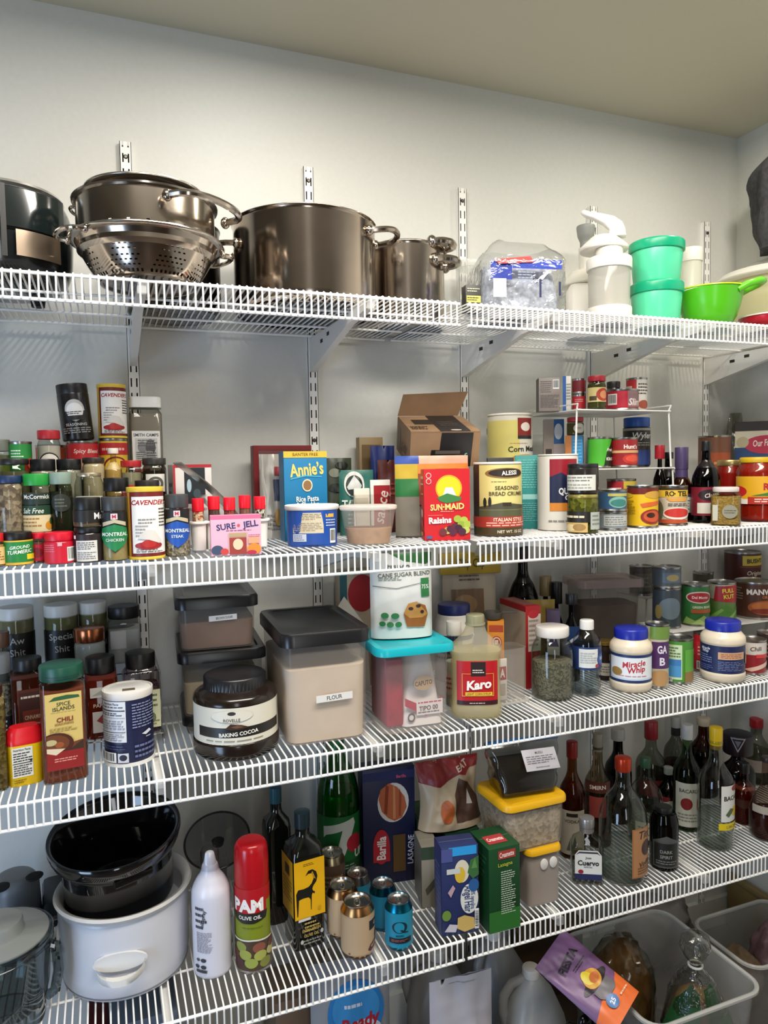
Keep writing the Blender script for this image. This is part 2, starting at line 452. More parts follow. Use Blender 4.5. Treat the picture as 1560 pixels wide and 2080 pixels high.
def carton(name, lab, cat, p, col, front=None, side=None, top=None, left=None, right=None, group=None, bev=.0012, rx=0, ry=0, rot=0, sidec=None, flaps=True, right_c=None, left_c=None, top_c=None):
    """printed card box; p = (x, y, z, rot, w, dep, h), origin at the front face's lower middle"""
    x, y, z, r0, w_, dp, h = p
    t = thing(name, lab, cat, (x, y, z), r0 + rot, group, rx, ry)
    BO('body', (-w_ / 2, w_ / 2, 0, dp, 0, h), P(col, .45), t, bev)
    if front: flat_label(t, w_, h, -.0003, 0, front, name='front_print')
    for shp, sx, nm in ((left, -1, 'left_print'), (right, 1, 'right_print')):
        if shp:
            X = sx * (w_ / 2 + .0003)
            decal(nm, t, dp, h, shp, (lambda X, sx: lambda s, tt, l: Vector((X + sx * l, dp / 2 + sx * s, tt)))(X, sx))
    if top: decal('top_print', t, w_, dp, top, topmap(h + .0003, 0))
    if flaps:
        bm = BM(); box(bm, -w_ / 2 + .003, w_ / 2 - .003, dp * .52, dp * .52 + .0006, h + .0001, h + .0004); fin(bm, 'flap_seam', P('777777', .6), t)
    return t
def bottle(name, lab, cat, p, glass='e4ece8', prof='bottle', liquid=None, lf=.5, cap='111111', caph=.06, capr=.4, label=None, lz=(.12, .5), arcdeg=120, turn=0, sleeve=None, group=None, seg=28, rough=.03, capmat=None, neck=None, ribs=False):
    x, y, z, rot, d, h = p
    t = thing(name, lab, cat, (x, y, z), rot, group)
    R = d / 2; ch = caph * h; hb = h - ch * .7
    LA('body', prof_of(prof, R, hb), GL(glass, rough) if isinstance(glass, str) else glass, t, seg, r=R * .15)
    if liquid:
        q = [(r * R * .93, zz * hb + .003) for r, zz in clip(PROF[prof], lf)]
        LA('liquid', q, liquid if not isinstance(liquid, str) else GL(liquid), t, seg, r=R * .08)
    cm = capmat or P(cap, .35)
    if ribs: fin(ribbed(R * capr, h - ch, ch, 20), 'cap', cm, t, ang=50)
    else: LA('cap', [(0, h - ch), (R * capr, h - ch), (R * capr, h), (0, h)], cm, t, 20, r=R * .05)
    if neck: LA('neck_wrap', [(R * capr * .96, h - ch - neck[1] * h), (R * capr * .93, h - ch)], P(neck[0], .35), t, 20)
    if label or sleeve: cyl_label(t, R + .0004, lz[0] * hb, (lz[1] - lz[0]) * hb, label, arcdeg, turn, sleeve=sleeve)
    return t
def pouch(name, lab, cat, p, col, thick=.05, shapes=None, group=None, crumple=.004, rx=0, ry=0, rot=0, mat=None, neckin=.0, seed=1, gusset=.6, topmat=None, seal=None, lz=(0, 1), lw=1.0, nx=14, nz=18, sag=0):
    """stand-up bag: full at the foot, pinched flat at the top; p = (x, y, z, rot, w, dep, h)"""
    x, y, z, r0, w_, dp, h = p
    t = thing(name, lab, cat, (x, y, z), r0 + rot, group, rx, ry)
    def surf(u, v, side):           # u -1..1 across, v 0..1 up
        half = w_ / 2 * (1 - neckin * math.sin(PI * min(v * 1.1, 1)) * .5)
        full = (1 - v) ** .55 * (.55 + .45 * math.sin(PI * (.25 + .7 * v)))
        th = thick / 2 * full * max(0, 1 - abs(u) ** 2.6) ** .5 + .0006
        nz_ = noise.noise(Vector((u * 2.1 + seed * 7, v * 3.3, side * 3.1 + seed))) + .5 * noise.noise(Vector((u * 5 + seed, v * 7, side * 2 + seed * 3)))
        th += crumple * nz_ * (1 - abs(u) ** 6) * min(1, v * 6 + .2)
        return Vector((u * half, thick / 2 - side * max(th, .0004), v * h - sag * abs(u) * v * h))
    bm = BM()
    for side in (1, -1):
        V = [[bm.verts.new(surf(-1 + 2 * i / nx, j / nz, side)) for i in range(nx + 1)] for j in range(nz + 1)]
        for j in range(nz):
            for i in range(nx): bm.faces.new((V[j][i], V[j][i + 1], V[j + 1][i + 1], V[j + 1][i]))
    bmesh.ops.remove_doubles(bm, verts=bm.verts, dist=.0013)
    fin(bm, 'body', mat or P(col, .38, bump=.25, scale=35), t, ang=70)
    if shapes:
        def fm(s, tt, l):
            u = max(-1, min(1, s / (w_ / 2))); v = max(0, min(1, lz[0] + tt / h))
            q = surf(u, v, 1); q.y -= l + .0012; return q
        decal('print', t, w_ * lw, h * (lz[1] - lz[0]), shapes, fm, cut=w_ / nx * .5, cuty=h / nz * .5, lift=.0004)
    if seal:
        BO('seal', (-w_ / 2, w_ / 2, thick / 2 - .002, thick / 2 + .002, h * .93, h), P(seal, .4) if isinstance(seal, str) else seal, t, .0005)
    return t
# ---------------------------------------------------------------- the room
XC, CZ, SD = 1.7537, 2.44, 0.4253
SZ = [1.7866, 1.3155, 0.9379, 0.501]
UX = [0, .4064, .8128, 1.2192, 1.6256]
WALLM = P('d3d3cd', .55, var=.02, bump=.12, scale=90)
CEILM = P('c9c1ab', .7, bump=.1, scale=120)
def slab(name, a, m):
    return struct(BO(name, a, m, None, 0))
slab('wall_back', (-1.6, XC + .1, 0, .1, 0, CZ), WALLM)
slab('wall_right', (XC, XC + .1, -3.3, 0, 0, CZ), WALLM)
slab('wall_left', (-1.6, -1.5, -3.3, 0, 0, CZ), P('6a6660', .7))
slab('wall_front', (-1.6, XC + .1, -3.4, -3.3, 0, CZ), P('6a655c', .7))
slab('ceiling', (-1.6, XC + .1, -3.4, .1, CZ, CZ + .08), CEILM)
slab('floor', (-1.6, XC + .1, -3.4, .1, -.08, 0), P('4a3c30', .5, var=.15, scale=8))
slab('baseboard_back', (-1.5, XC, -.014, 0, 0, .09), P('dad8d0', .4))
slab('baseboard_right', (XC - .014, XC, -3.3, -.014, 0, .09), P('dad8d0', .4))

# slotted uprights: open channel with pairs of slots
SLOT = P('26231f', .8)  # dark tone standing for the shade inside slots
def upright(i, x):
    t = thing('shelf_upright', UPL[i], 'upright', (x, 0, 0), 0, 'slotted uprights on the back wall')
    z1 = 2.1438 + .032; w_, dp = .0235, .0135
    bm = BM(); z0 = .05
    box(bm, -w_ / 2, -w_ / 2 + .0012, -dp, 0, z0, z1); box(bm, w_ / 2 - .0012, w_ / 2, -dp, 0, z0, z1)
    pitch = .032; sl = .019
    for a, b in ((-w_ / 2, -.0072), (-.0042, .0042), (.0072, w_ / 2)): box(bm, a, b, -dp, -dp + .0012, z0, z1)
    z = z1 - .012
    while z > z0 + .03:
        for sx in (-1, 1): box(bm, *sorted((sx * .0072, sx * .0042)), -dp, -dp + .0012, z - (pitch - sl) + .0, z)
        z -= pitch
    fin(bm, 'channel', VINYL, t, smooth=False)
    BO('channel_shade', (-w_ / 2 + .0012, w_ / 2 - .0012, -.002, -.0005, z0, z1 - .004), SLOT, t, 0, label='dark strip for the shade inside the channel')  # added dark strip, paints the shade seen through the slots
    for zs in (z1 - .032, z1 - .032 - .6096, z1 - .032 - 1.2192):
        bm = BM(); lathe(bm, [(0, .0026), (.003, .0024), (.0046, .0008), (.005, 0)], 14)
        bmesh.ops.rotate(bm, verts=bm.verts, cent=(0, 0, 0), matrix=Matrix.Rotation(PI / 2, 3, 'X')); bmesh.ops.translate(bm, verts=bm.verts, vec=(0, -dp, zs))
        fin(bm, 'screw', P('6e6a64', .35, 1), t)
UPL = ['slotted white upright behind the steel colander', 'slotted white upright rising behind the big stock pot', 'slotted white upright left of the clear bag of ice melt',
       'slotted white upright behind the white food processor', 'slotted white upright behind the green bowl near the corner']
for i, x in enumerate(UX): upright(i, x)

# wire shelves: one L-shaped wire each 12.7 mm, on long rails
WR, WL = .0017, .0417
LEV = ['top', 'second', 'third', 'lowest']
dm = BM()
tube(dm, [(0, -.0165, 0), (0, -SD + .004, 0), (0, -SD + .0008, -.0012), (0, -SD - .0022, -.0052), (0, -SD - .0026, -.009), (0, -SD - .0026, -WL - .004)], WR, 6)
WIRE = fin(dm, 'wire', VINYL, None); wire_mesh = WIRE.data; bpy.data.objects.remove(WIRE)
def shelf(lev, x0, x1, side):
    z = SZ[lev] - WR
    t = thing('wire_shelf', 'white wire shelf, %s level, %s of the joint' % (LEV[lev], side), 'shelf', (0, 0, z), 0, 'white wire shelves')
    def rail(nm, y, zz, r):
        bm = BM(); tube(bm, [(x0, y, zz), (x1, y, zz)], r, 8); fin(bm, nm, VINYL, t)
    rail('back_rail', -.02, -.0045, .0028); rail('middle_rail', -.131, -.0045, .0026); rail('middle_rail', -.297, -.0045, .0026)
    rail('front_rail', -SD, -.0045, .003); rail('lip_rail', -SD, -WL - .0035, .003)
    n = int((x1 - x0 - .004) / .0127); off = (x1 - x0 - n * .0127) / 2
    for k in range(n + 1):
        o = bpy.data.objects.new('wire', wire_mesh); COL.objects.link(o); o.parent = t; o.location = (x0 + off + k * .0127, 0, 0)
for lev in range(4):
    g0, g1 = [(.5886, .6058), (.6062, .6220), (.5967, .6050), (.5829, .5905)][lev]
    shelf(lev, -.62, g0, 'left'); shelf(lev, g1, XC - .004, 'right')

# brackets: folded sheet steel, with a clear plastic clip at the nose
ORD = ['first', 'second', 'third', 'fourth', 'fifth']
CLIPM = FR('f2f4f4', .2, .12)
def bracket_mesh():
    bm = BM(); w_ = .0075
    pts = [(-.0135, -.011), (-.0135, -.088), (-.03, -.086), (-.30, -.030), (-SD + .01, -.022), (-SD + .004, -.011)]
    A = [bm.verts.new((-w_, y, z)) for y, z in pts]; B = [bm.verts.new((w_, y, z)) for y, z in pts]
    n = len(pts); bm.faces.new(A); bm.faces.new(B[::-1])
    for i in range(n): bm.faces.new((A[i], B[i], B[(i + 1) % n], A[(i + 1) % n]))
    return bm
bo = fin(bracket_mesh(), 'arm', P('dedcd6', .38), None, smooth=False); bmesh_arm = bo.data; bpy.data.objects.remove(bo)
bm = BM()
box(bm, -.0079, .0079, -.125, -.108, -.036, -.028)
bo = fin(bm, 'slot_hole', SLOT, None, smooth=False); slot_mesh = bo.data; bpy.data.objects.remove(bo)
bm = BM()
box(bm, -.009, .009, -SD + .004, -.33, -.0085, -.005, .0005); box(bm, -.0075, .0075, -SD - .0075, -SD + .004, -.026, -.0075, .001)
bo = fin(bm, 'clip', CLIPM, None); clip_mesh = bo.data; bpy.data.objects.remove(bo)
for lev in range(4):
    for i, x in enumerate(UX):
        t = thing('shelf_bracket', 'white steel bracket under the %s shelf on the %s upright from the left' % (LEV[lev], ORD[i]), 'bracket', (x, 0, SZ[lev] - WR), 0, 'shelf brackets')
        for nm, me in (('arm', bmesh_arm), ('slot_hole', slot_mesh), ('clip', clip_mesh)):
            o = bpy.data.objects.new(nm, me); COL.objects.link(o); o.parent = t
        o = bpy.data.objects.new('slot_hole', slot_mesh); COL.objects.link(o); o.parent = t; o.location = (0, -.05, .0075)
# ---------------------------------------------------------------- top shelf
def holes_cut(bm, pred):
    dl = [f for f in bm.faces if pred(f.calc_center_median())]
    bmesh.ops.delete(bm, geom=dl, context='FACES')
def loop_handle(name, t, R, z, ang, wid, out, r=.0045, mat=STEEL, tilt=0.0):
    """D-shaped rod handle fixed to the side of a pot"""
    a = rad(ang); c, s = math.cos(a), math.sin(a); bm = BM(); pts = []
    for k in range(13):
        f = PI * k / 12
        u, v = R - .004 + out * math.sin(f) ** .6, wid / 2 * -math.cos(f)
        pts.append((u * c - v * s, u * s + v * c, z + tilt * math.sin(f)))
    tube(bm, pts, r, 8); h = fin(bm, name, mat, t)
    for k in (0, 12):
        p = pts[k]; bm = BM(); bmesh.ops.create_icosphere(bm, subdivisions=2, radius=r * 1.7, matrix=Matrix.Translation(p) @ Matrix.Diagonal((.8, .8, 1, 1))); fin(bm, 'rivet', mat, h)
    return h
def pot(name, lab, p, mat=STEEL, bottom=True, group=None, dark=None):
    x, y, z, rot, d, h = p; t = thing(name, lab, 'pot', (x, y, z), rot, group); R = d / 2
    pr = fil([(R * .93, 0), (R * .99, .006), (R, .02), (R, h - .004), (R * 1.025, h), (R * 1.02, h + .0015), (R * .985, h - .003), (R * .98, .008)], .006)
    if bottom: pr = [(0, 0)] + pr + [(0, .008)]
    LA('body', pr, mat, t, 48)
    return t, R, h

# black air fryer at the left edge of the frame
p = (-0.2293,-0.19,1.7866,5.8632,0.2455,0.182)
t = thing('air_fryer', 'round black countertop air fryer with steel band, left end of top shelf', 'air fryer', p[:3], p[3])
R, H = p[4] / 2, p[5]
LA('body', fil([(0, .012), (R * .78, .012), (R * .9, .03), (R * .97, H * .3), (R, H * .62), (R * .96, H * .84), (R * .86, H * .96), (R * .8, H * .985), (0, H * .985)], .02, 3), P('15191a', .18, coat=.3), t, 48)
bm = BM(); lathe(bm, [(R * .86, H * .955), (R * .885, H * .975), (R * .87, H), (R * .8, H * 1.005), (R * .79, H * .98)], 48); fin(bm, 'top_rim', P('d6d3cc', .25, .9), t)
decal('steel_band', t, R * .62, H * .24, [('r', 0, 0, 1, 1, P('a08f7d', .3, .9))], cylmap(R * .985, H * .27, rad(28)), cut=.01, lift=.0045)
decal('dark_window', t, R * .9, H * .36, [('r', 0, 0, 1, 1, P('151d1d', .12, coat=.5))], cylmap(R * 1.0, H * .53, rad(26)), cut=.01, lift=.003)
decal('front_seam', t, .02, H * .66, [('r', .3, 0, .7, 1, '050606')], cylmap(R * 1.0, H * .25, rad(2)), cut=.01, lift=.0035)
bm = BM(); tube(bm, [(R * .995 * math.sin(rad(a)), -R * .995 * math.cos(rad(a)), H * (.53 + .0008 * a)) for a in range(0, 76, 5)], .004, 6); fin(bm, 'seam', BLACK, t)
for a in (40, 140, 220, 320):
    LA('foot', [(0, 0), (.012, 0), (.014, .016), (0, .016)], P('0c0c0c', .6), t, 12, off=(R * .62 * math.cos(rad(a)), R * .62 * math.sin(rad(a)), 0))

# conical colander with the straight strainer standing in it
p = (0.0159,-0.355,1.7866,-3.7867,0.253,0.0726)
t = thing('colander', 'wide steel colander with pierced sloping side, under the strainer', 'colander', p[:3], p[3]); R, H = p[4] / 2, p[5]
bm = BM(); rb = R * .6
lathe(bm, [(0, .004), (rb, .004), (rb, .001), (rb * 1.06, .001)] + [(rb * 1.06 + (R * .95 - rb * 1.06) * (k / 30) ** .8, .004 + (H - .006) * k / 30) for k in range(31)], 144)
def pred(c):
    a = math.degrees(math.atan2(c.y, c.x)) % 45; f = c.z / H
    if not .1 < f < .72: return False
    row = int(f * 30); col = int((math.degrees(math.atan2(c.y, c.x)) % 360) / 2.5)
    return abs(a - 22) < 19 * (1 - f) + 3 and row % 3 == 0 and (col + (row // 3) % 2) % 2 == 0
holes_cut(bm, pred); fin(bm, 'bowl', STEEL, t)
LA('rim', [(R * .94, H - .004), (R * 1.0, H - .003), (R * 1.03, H), (R * 1.02, H + .003), (R * .97, H + .002)], P('b9b2a8', .2, 1), t, 48, r=.002)
for a in (20, 205): loop_handle('handle', t, R * 1.0, H - .006, a, .08, .028, .004)
p2 = (0.0193,-0.355,1.923,-3.93,0.2524,0)
t = thing('strainer_pot', 'straight sided steel strainer with long loop handle, standing in the colander', 'strainer', (p[0], p[1], p[2] + H * .45), p2[3]); R2 = R * .93; H2 = p2[2] + p2[5] - p[2] - H * .45
bm = BM(); lathe(bm, [(0, .002), (R2 * .72, .002)] + [(R2 * (.74 + .24 * min(1, k / 6) ** .6), .003 + H2 * k / 36) for k in range(37)], 144)
holes_cut(bm, lambda c: int(c.z / H2 * 36) == 16 and int((math.degrees(math.atan2(c.y, c.x)) % 360) / 2.5) % 6 == 0)
fin(bm, 'body', STEEL, t)
LA('rim', [(R2 * .97, H2 - .003), (R2 * 1.03, H2 - .001), (R2 * 1.035, H2 + .002), (R2 * .98, H2 + .002)], P('b9b2a8', .2, 1), t, 48)
loop_handle('handle', t, R2 * .98, H2 * .8, -42, .15, .055, .0062)
loop_handle('handle', t, R2 * .98, H2 * .92, 168, .05, .014, .003)
t = thing('pan_lid', 'shallow steel pan lid lying upside down on the strainer', 'lid', (p[0], p[1] + .012, p[2] + H * .45 + H2 + .0035), 0)
LA('dish', fil([(0, .008), (R2 * .6, .008), (R2 * .8, .014), (R2 * .87, .021), (R2 * .865, .024), (R2 * .78, .018), (0, .012)], .006), P('c8c1b6', .25, 1), t, 48)
LA('base', [(0, 0), (R2 * .3, 0), (R2 * .32, .008), (0, .008)], STEEL2, t, 24)

# dark stock pot behind the colander
p = (0.082,-0.112,1.7866,-5.5722,0.1913,0.1777)
t, R, H = pot('stock_pot', 'dark steel stock pot standing behind the colander', p, P('4b4a47', .22, 1))
loop_handle('handle', t, R, H * .8, -8, .05, .012, .003)

# big wide pot with a pierced bottom
p = (0.3433,-0.195,1.7866,-15.4164,0.2971,0.183)
t, R, H = pot('stock_pot', 'wide shiny steel pot with pierced bottom, middle of top shelf', p, P('b0a294', .15, 1, var=.1, scale=9), bottom=False)
hl = []
for k in range(3):
    n = (6, 12, 18)[k]; rr = R * (.27, .52, .76)[k]
    for i in range(n):
        a = 2 * PI * (i + .5 * k) / n; hl.append([Vector((rr * math.cos(a) + .0042 * math.cos(q), rr * math.sin(a) + .0042 * math.sin(q), .002)) for q in [2 * PI * j / 8 for j in range(8)]])
outer = [Vector((R * .985 * math.cos(2 * PI * i / 48), R * .985 * math.sin(2 * PI * i / 48), .002)) for i in range(48)]
bm = BM(); vs = [bm.verts.new(v) for l in [outer] + hl for v in l]
for tri in tessellate_polygon([outer] + hl):
    try: bm.faces.new([vs[i] for i in tri])
    except ValueError: pass
fin(bm, 'pierced_bottom', P('3d3a37', .3, 1), t)
loop_handle('handle', t, R, H * .86, -12, .1, .052, .0065, tilt=.006)
loop_handle('handle', t, R, H * .72, 188, .1, .045, .006)

# two nested pots beside it
p = (0.6101,-0.105,1.7866,-23.1142,0.1857,0.1845)
t, R, H = pot('stock_pot', 'tall steel pot at the right of the wide pot, lower of the nested two', p)
loop_handle('handle', t, R, H * .8, -22, .07, .04, .009)
p2 = (0.6091,-0.105,2.0256,-23.0856,0.1678,0)
t = thing('stock_pot', 'upper of the two nested steel pots, with broad strap handle', 'pot', (p[0], p[1], p[2] + H + .0025), p[3]); h2 = p2[5]; r2 = R * .94
LA('body', fil([(0, -h2 * .0), (r2 * .9, 0), (r2 * .93, .004), (r2, h2 - .004), (r2 * 1.05, h2), (r2 * 1.03, h2 + .002), (r2 * .96, h2 - .003), (0, h2 * .3)], .003), STEEL, t, 48)
loop_handle('handle', t, r2, h2 * .62, -24, .07, .036, .009)

# clear tub, small packet
p = (0.7971,-0.085,1.7866,-28.2304,0.0756,0.1823)
jar('clear_tub', 'clear plastic tub between the steel pots and the bagged package', 'tub', p, 'e4e6e2', .1, 1.03, body=FR('e8eae4', .35, .15), prof='straight', capmat=FR('eceee8', .5, .2))
p = (0.6628,-0.345,1.7866,-8,0.0348,0.025,0.0553)
carton('spice_box', 'small black box with yellow print, left of the bagged package', 'box', p, '2b2a26', [('r', .05, .35, .95, .6, 'b7b25a'), ('l', .1, .4, .9, .56, 2, '2b2a26'), ('r', .5, .08, .95, .3, 'd8d6cc'), ('l', .1, .72, .9, .9, 2, 'b9b7a0')], flaps=False)

# package in a clear bag
p = (0.8045,-0.32,1.7866,-12,0.1787,0.13,0.1311)
t = thing('bagged_package', 'grey package with blue top inside a crumpled clear bag, on top shelf', 'bag', p[:3], p[3]); W_, H_ = p[4], p[6]
bm = BM(); rings = []
for k in range(9):
    f = k / 8; rings.append([(q[0] + .006 * noise.noise(Vector((q[0] * 30, q[1] * 30, f * 3))), q[1] + .065 + .006 * noise.noise(Vector((q[1] * 30, f * 5, q[0] * 20))), f * H_ * .93 + .012 * noise.noise(Vector((q[0] * 15, q[1] * 15, 2)))*f) for q in rrect(W_ * (.96 - .1 * f ** 3), .11 * (1 - .25 * f ** 2), .03, 0, n=5)])
skin(bm, rings); pk = fin(bm, 'package', P('b4b9c4', .5, var=.35, scale=110), t, ang=60)
decal('print', t, W_ * .9, H_, [('r', 0, .62, .3, .92, '2c44b4'), ('r', .3, .8, 1, .95, '3350c8'), ('p', [(.05, .93), (.55, 1.0), (.6, .9), (.1, .86)], 'e0504e'), ('t', 'OE', .64, .6, .1, '22305c', .3), ('r', .66, .32, .69, .62, '1c2450'), ('r', .93, .35, .96, .58, '1c2450'), ('l', .35, .52, .6, .78, 6, '8f97b0'), ('r', 0, .3, .18, .6, 'c8ccd6')], flatmap(-.0005, 0), lift=.0025)
bm = BM(); rings = []
for k in range(15):
    f = k / 14; sq = 1.07 - .75 * max(0, f - .72) ** 1.0 * 1.6
    rings.append([(q[0] * (1 + .06 * noise.noise(Vector((q[0] * 40, q[1] * 40, f * 9)))), .065 + q[1] * (1 + .06 * noise.noise(Vector((q[1] * 40, q[0] * 40, f * 8)))), f * H_ * 1.28 + .02 * f * noise.noise(Vector((q[0] * 25, q[1] * 25, 5)))) for q in rrect(W_ * sq + .004, .145 * sq, .03, 0, n=6)])
skin(bm, rings, True, False); fin(bm, 'clear_bag', GL('f4f5f6', .1, 2.6, .7, 18), t, ang=25)

# food processor
t = thing('food_processor', 'white food processor with grey pusher, right of the bagged package', 'processor', (1.1126,-0.12,1.9023)[:2] + (SZ[0],), -32)
RL('body', [(.10, .13, .02, 0), (.10, .13, .02, .12), (.085, .11, .02, .135)], P('e6e2da', .35), t)
LA('bowl_lid', fil([(0, .136), (.06, .136), (.062, .142), (.04, .175), (0, .178)], .004), P('dedacf', .35), t, 32)
LA('feed_tube', [(.0185, .165), (.0185, .235), (.016, .235), (.016, .165)], P('dedbd2', .4), t, 24)
LA('pusher', fil([(0, .236), (.015, .236), (.0145, .25), (.021, .265), (.024, .285), (.0235, .292), (0, .29)], .003), P('8d8f8c', .45), t, 24)
p = (1.0428,-0.3,1.7866,-38.4357,0.1007,0.201)
t = thing('hand_chopper', 'white hand pump chopper with clear cup, in front of the food processor', 'chopper', p[:3], p[3]); R, H = p[4] / 2, p[5]
LA('base', fil([(0, 0), (R, 0), (R * 1.02, H * .2), (0, H * .2)], .003), P('e6ded6', .35), t, 32)
LA('cup', fil([(R * .93, H * .2), (R * .95, H * .66), (R * .92, H * .66), (R * .9, H * .2)], .001), FR('dcdad2', .45, .1), t, 32)
LA('blade_hub', [(0, H * .2), (R * .3, H * .2), (R * .24, H * .5), (0, H * .5)], P('c9c0b4', .4), t, 16)
LA('collar', fil([(R * .9, H * .63), (R * 1.02, H * .63), (R * 1.02, H * .76), (R * .8, H * .78), (0, H * .78)], .003), P('ebe6de', .35), t, 32)
fin(ribbed(R * .62, H * .78, H * .1, 22), 'grip_ring', P('d9d3c8', .4), t, ang=50)
LA('dome', fil([(0, H * .88), (R * 1.1, H * .88), (R * 1.12, H * .92), (R * .55, H * 1.05), (0, H * 1.06)], .004), P('e8e3da', .35), t, 32, off=(-.012, .02, 0))
bm = BM()
def arm_sec(x, z, a, b): return [(x - .012 + q[0], .02 + q[1], z) for q in rrect(a, b, .008, 0, n=3)]
skin(bm, [arm_sec(.03, H * 1.03, .04, .032), arm_sec(.03, H * 1.12, .036, .028), arm_sec(.02, H * 1.19, .044, .028), arm_sec(.0, H * 1.26, .05, .026), arm_sec(-.024, H * 1.31, .042, .024), arm_sec(-.04, H * 1.345, .024, .02), arm_sec(-.044, H * 1.37, .012, .016)])
fin(bm, 'pump_handle', P('ece7df', .32), t, ang=60)

# green tumblers, pitcher, bowl, big tub
p = (1.172,-0.31,1.7866,-41.7285,0.1219,0.1017)
def tumbler(lab, x, y, z, d, h, rot):
    t = thing('tumbler', lab, 'tumbler', (x, y, z), rot, 'stacked green tumblers'); R = d / 2
    LA('cup', fil([(0, .001), (R * .84, 0), (R * .97, h * .84), (R * .93, h * .84), (0, .004)], .004), P('58d4a4', .3), t, 40)
    LA('lid', fil([(R * .96, h * .76), (R * 1.02, h * .76), (R * 1.02, h * .97), (R * .98, h), (0, h - .002)], .003), P('12a87a', .3), t, 40)
tumbler('teal green lidded tumbler, lower of the stacked two', *p[:3], p[4], p[5], p[3])
q = (1.1715,-0.31,1.9172,-41.7159,0.1238,0.0673)
tumbler('teal green lidded tumbler, upper of the stacked two', p[0], p[1], p[2] + p[5] + .0005, p[4] * 1.02, q[2] + q[5] - p[2] - p[5], p[3])
p = (1.4526,-0.13,1.7866,-44.068,0.054,0.2622)
jar('plastic_shaker', 'tall cloudy white plastic container behind the green tumblers', 'container', p, 'e6e6da', .14, 1.1, body=FR('e9ebdc', .75, .3), prof='straight')
p = (1.3178,-0.33,1.7866,-45.3044,0.1506,0.0927)
t = thing('mixing_bowl', 'lime green mixing bowl with pouring handle near the shelf end', 'bowl', p[:3], p[3]); R, H = p[4] / 2, p[5]
bm = BM(); rings = []
for f, rr in ((0, .52), (.03, .6), (.3, .8), (.6, .92), (.85, .99), (1, 1.03)):
    rings.append([(R * rr * math.cos(a), R * rr * math.sin(a) * .92, H * f * (1 + .06 * math.cos(a))) for a in [2 * PI * i / 48 for i in range(48)]])
for f, rr in ((1.0, .99), (.6, .88), (.1, .6)):
    rings.append([(R * rr * math.cos(a), R * rr * math.sin(a) * .92, H * f * (1 + .06 * math.cos(a))) for a in [2 * PI * i / 48 for i in range(48)]])
skin(bm, rings); fin(bm, 'bowl', P('55b81e', .25), t, ang=50)
bm = BM(); tube(bm, [(R * .8, -.034, H * .9), (R * 1.1, -.032, H * 1.02), (R * 1.42, -.02, H * 1.1), (R * 1.52, 0, H * 1.12), (R * 1.42, .02, H * 1.1), (R * 1.1, .032, H * 1.02), (R * .8, .034, H * .9)], .0085, 10); fin(bm, 'handle', P('62c422', .28), t)
LA('rim', [(R * .96, H * 1.0), (R * 1.06, H * 1.0), (R * 1.05, H * 1.03), (R * .96, H * 1.03)], P('c4d81e', .3), t, 48, sy=.92)
p = (1.7307,-0.165,1.7866,-49.4882,0.2961,0.1896)
t = thing('plastic_tub', 'large cloudy yellow tub with white lid at the end of the top shelf', 'tub', p[:3], p[3]); R, H = p[4] / 2, p[5]
LA('bowl', fil([(0, 0), (R * .72, 0), (R * .95, H * .7), (R * .97, H), (0, H)], .006), FR('e6e3b4', .85, .3), t, 48)
LA('lid', fil([(R * .96, H * .96), (R * 1.12, H * .97), (R * 1.14, H * 1.0), (R * 1.0, H * 1.1), (R * .7, H * 1.13), (0, H * 1.14)], .004), FR('f1f0e8', .9, .3), t, 48)
bm = BM(); lathe(bm, [(R * .62, H * 1.14), (R * .58, H * 1.22), (R * .4, H * 1.28), (0, H * 1.3)], 20)
for v in bm.verts: v.co += Vector((noise.noise(v.co * 40), noise.noise(v.co * 40 + Vector((3, 1, 2))), noise.noise(v.co * 30))) * .008
t2 = thing('crumpled_bag', 'crumpled clear plastic bag on the lid of the yellow tub', 'bag', p[:3], 0); fin(bm, 'film', FR('eeeeea', .4, .15), t2, ang=30)
p = (1.4742,-0.36,1.7866,-48.9741,0.1338,0.0314)
t = thing('serving_bowl', 'shallow red bowl beside the lime mixing bowl', 'bowl', p[:3], p[3]); R, H = p[4] / 2, p[5]
LA('bowl', fil([(0, 0), (R * .6, 0), (R * .92, H * .5), (R, H), (R * .95, H), (0, H * .3)], .004), P('b5172c', .25), t, 40)
LA('rim', [(R * .93, H), (R * 1.03, H), (R * 1.03, H * 1.1), (R * .93, H * 1.1)], P('e9e2d6', .4), t, 40)

# dark garment hanging at the right wall, high in the corner
t = thing('hanging_coat', 'dark grey coat hanging high by the right wall', 'coat', (1.7537 - .02, -.30, 2.215), 0)
bm = BM(); rings = []
for k in range(24):
    f = k / 23; w1 = .05 + .10 * min(1, f * 5) ** .5 - .045 * max(0, (f - .25)); ring = []
    for i in range(36):
        a = 2 * PI * i / 36
        fold = 1 + .12 * math.sin(a * 7 + f * 3) * min(1, f * 3) + .08 * noise.noise(Vector((math.cos(a) * 2, math.sin(a) * 2, f * 6)))
        ring.append((-.075 + .07 * math.cos(a) * fold * min(1, .4 + f * 3), w1 * math.sin(a) * fold, .09 - f * .27))
    rings.append(ring)
skin(bm, rings); fin(bm, 'body', P('3c3c3e', .95, var=.35, bump=.8, scale=70), t, ang=80)
bm = BM(); tube(bm, [(.02, 0, .13), (-.03, 0, .13), (-.06, 0, .12), (-.075, 0, .095), (-.06, 0, .085)], .004, 6); fin(bm, 'hook', TIN, t)
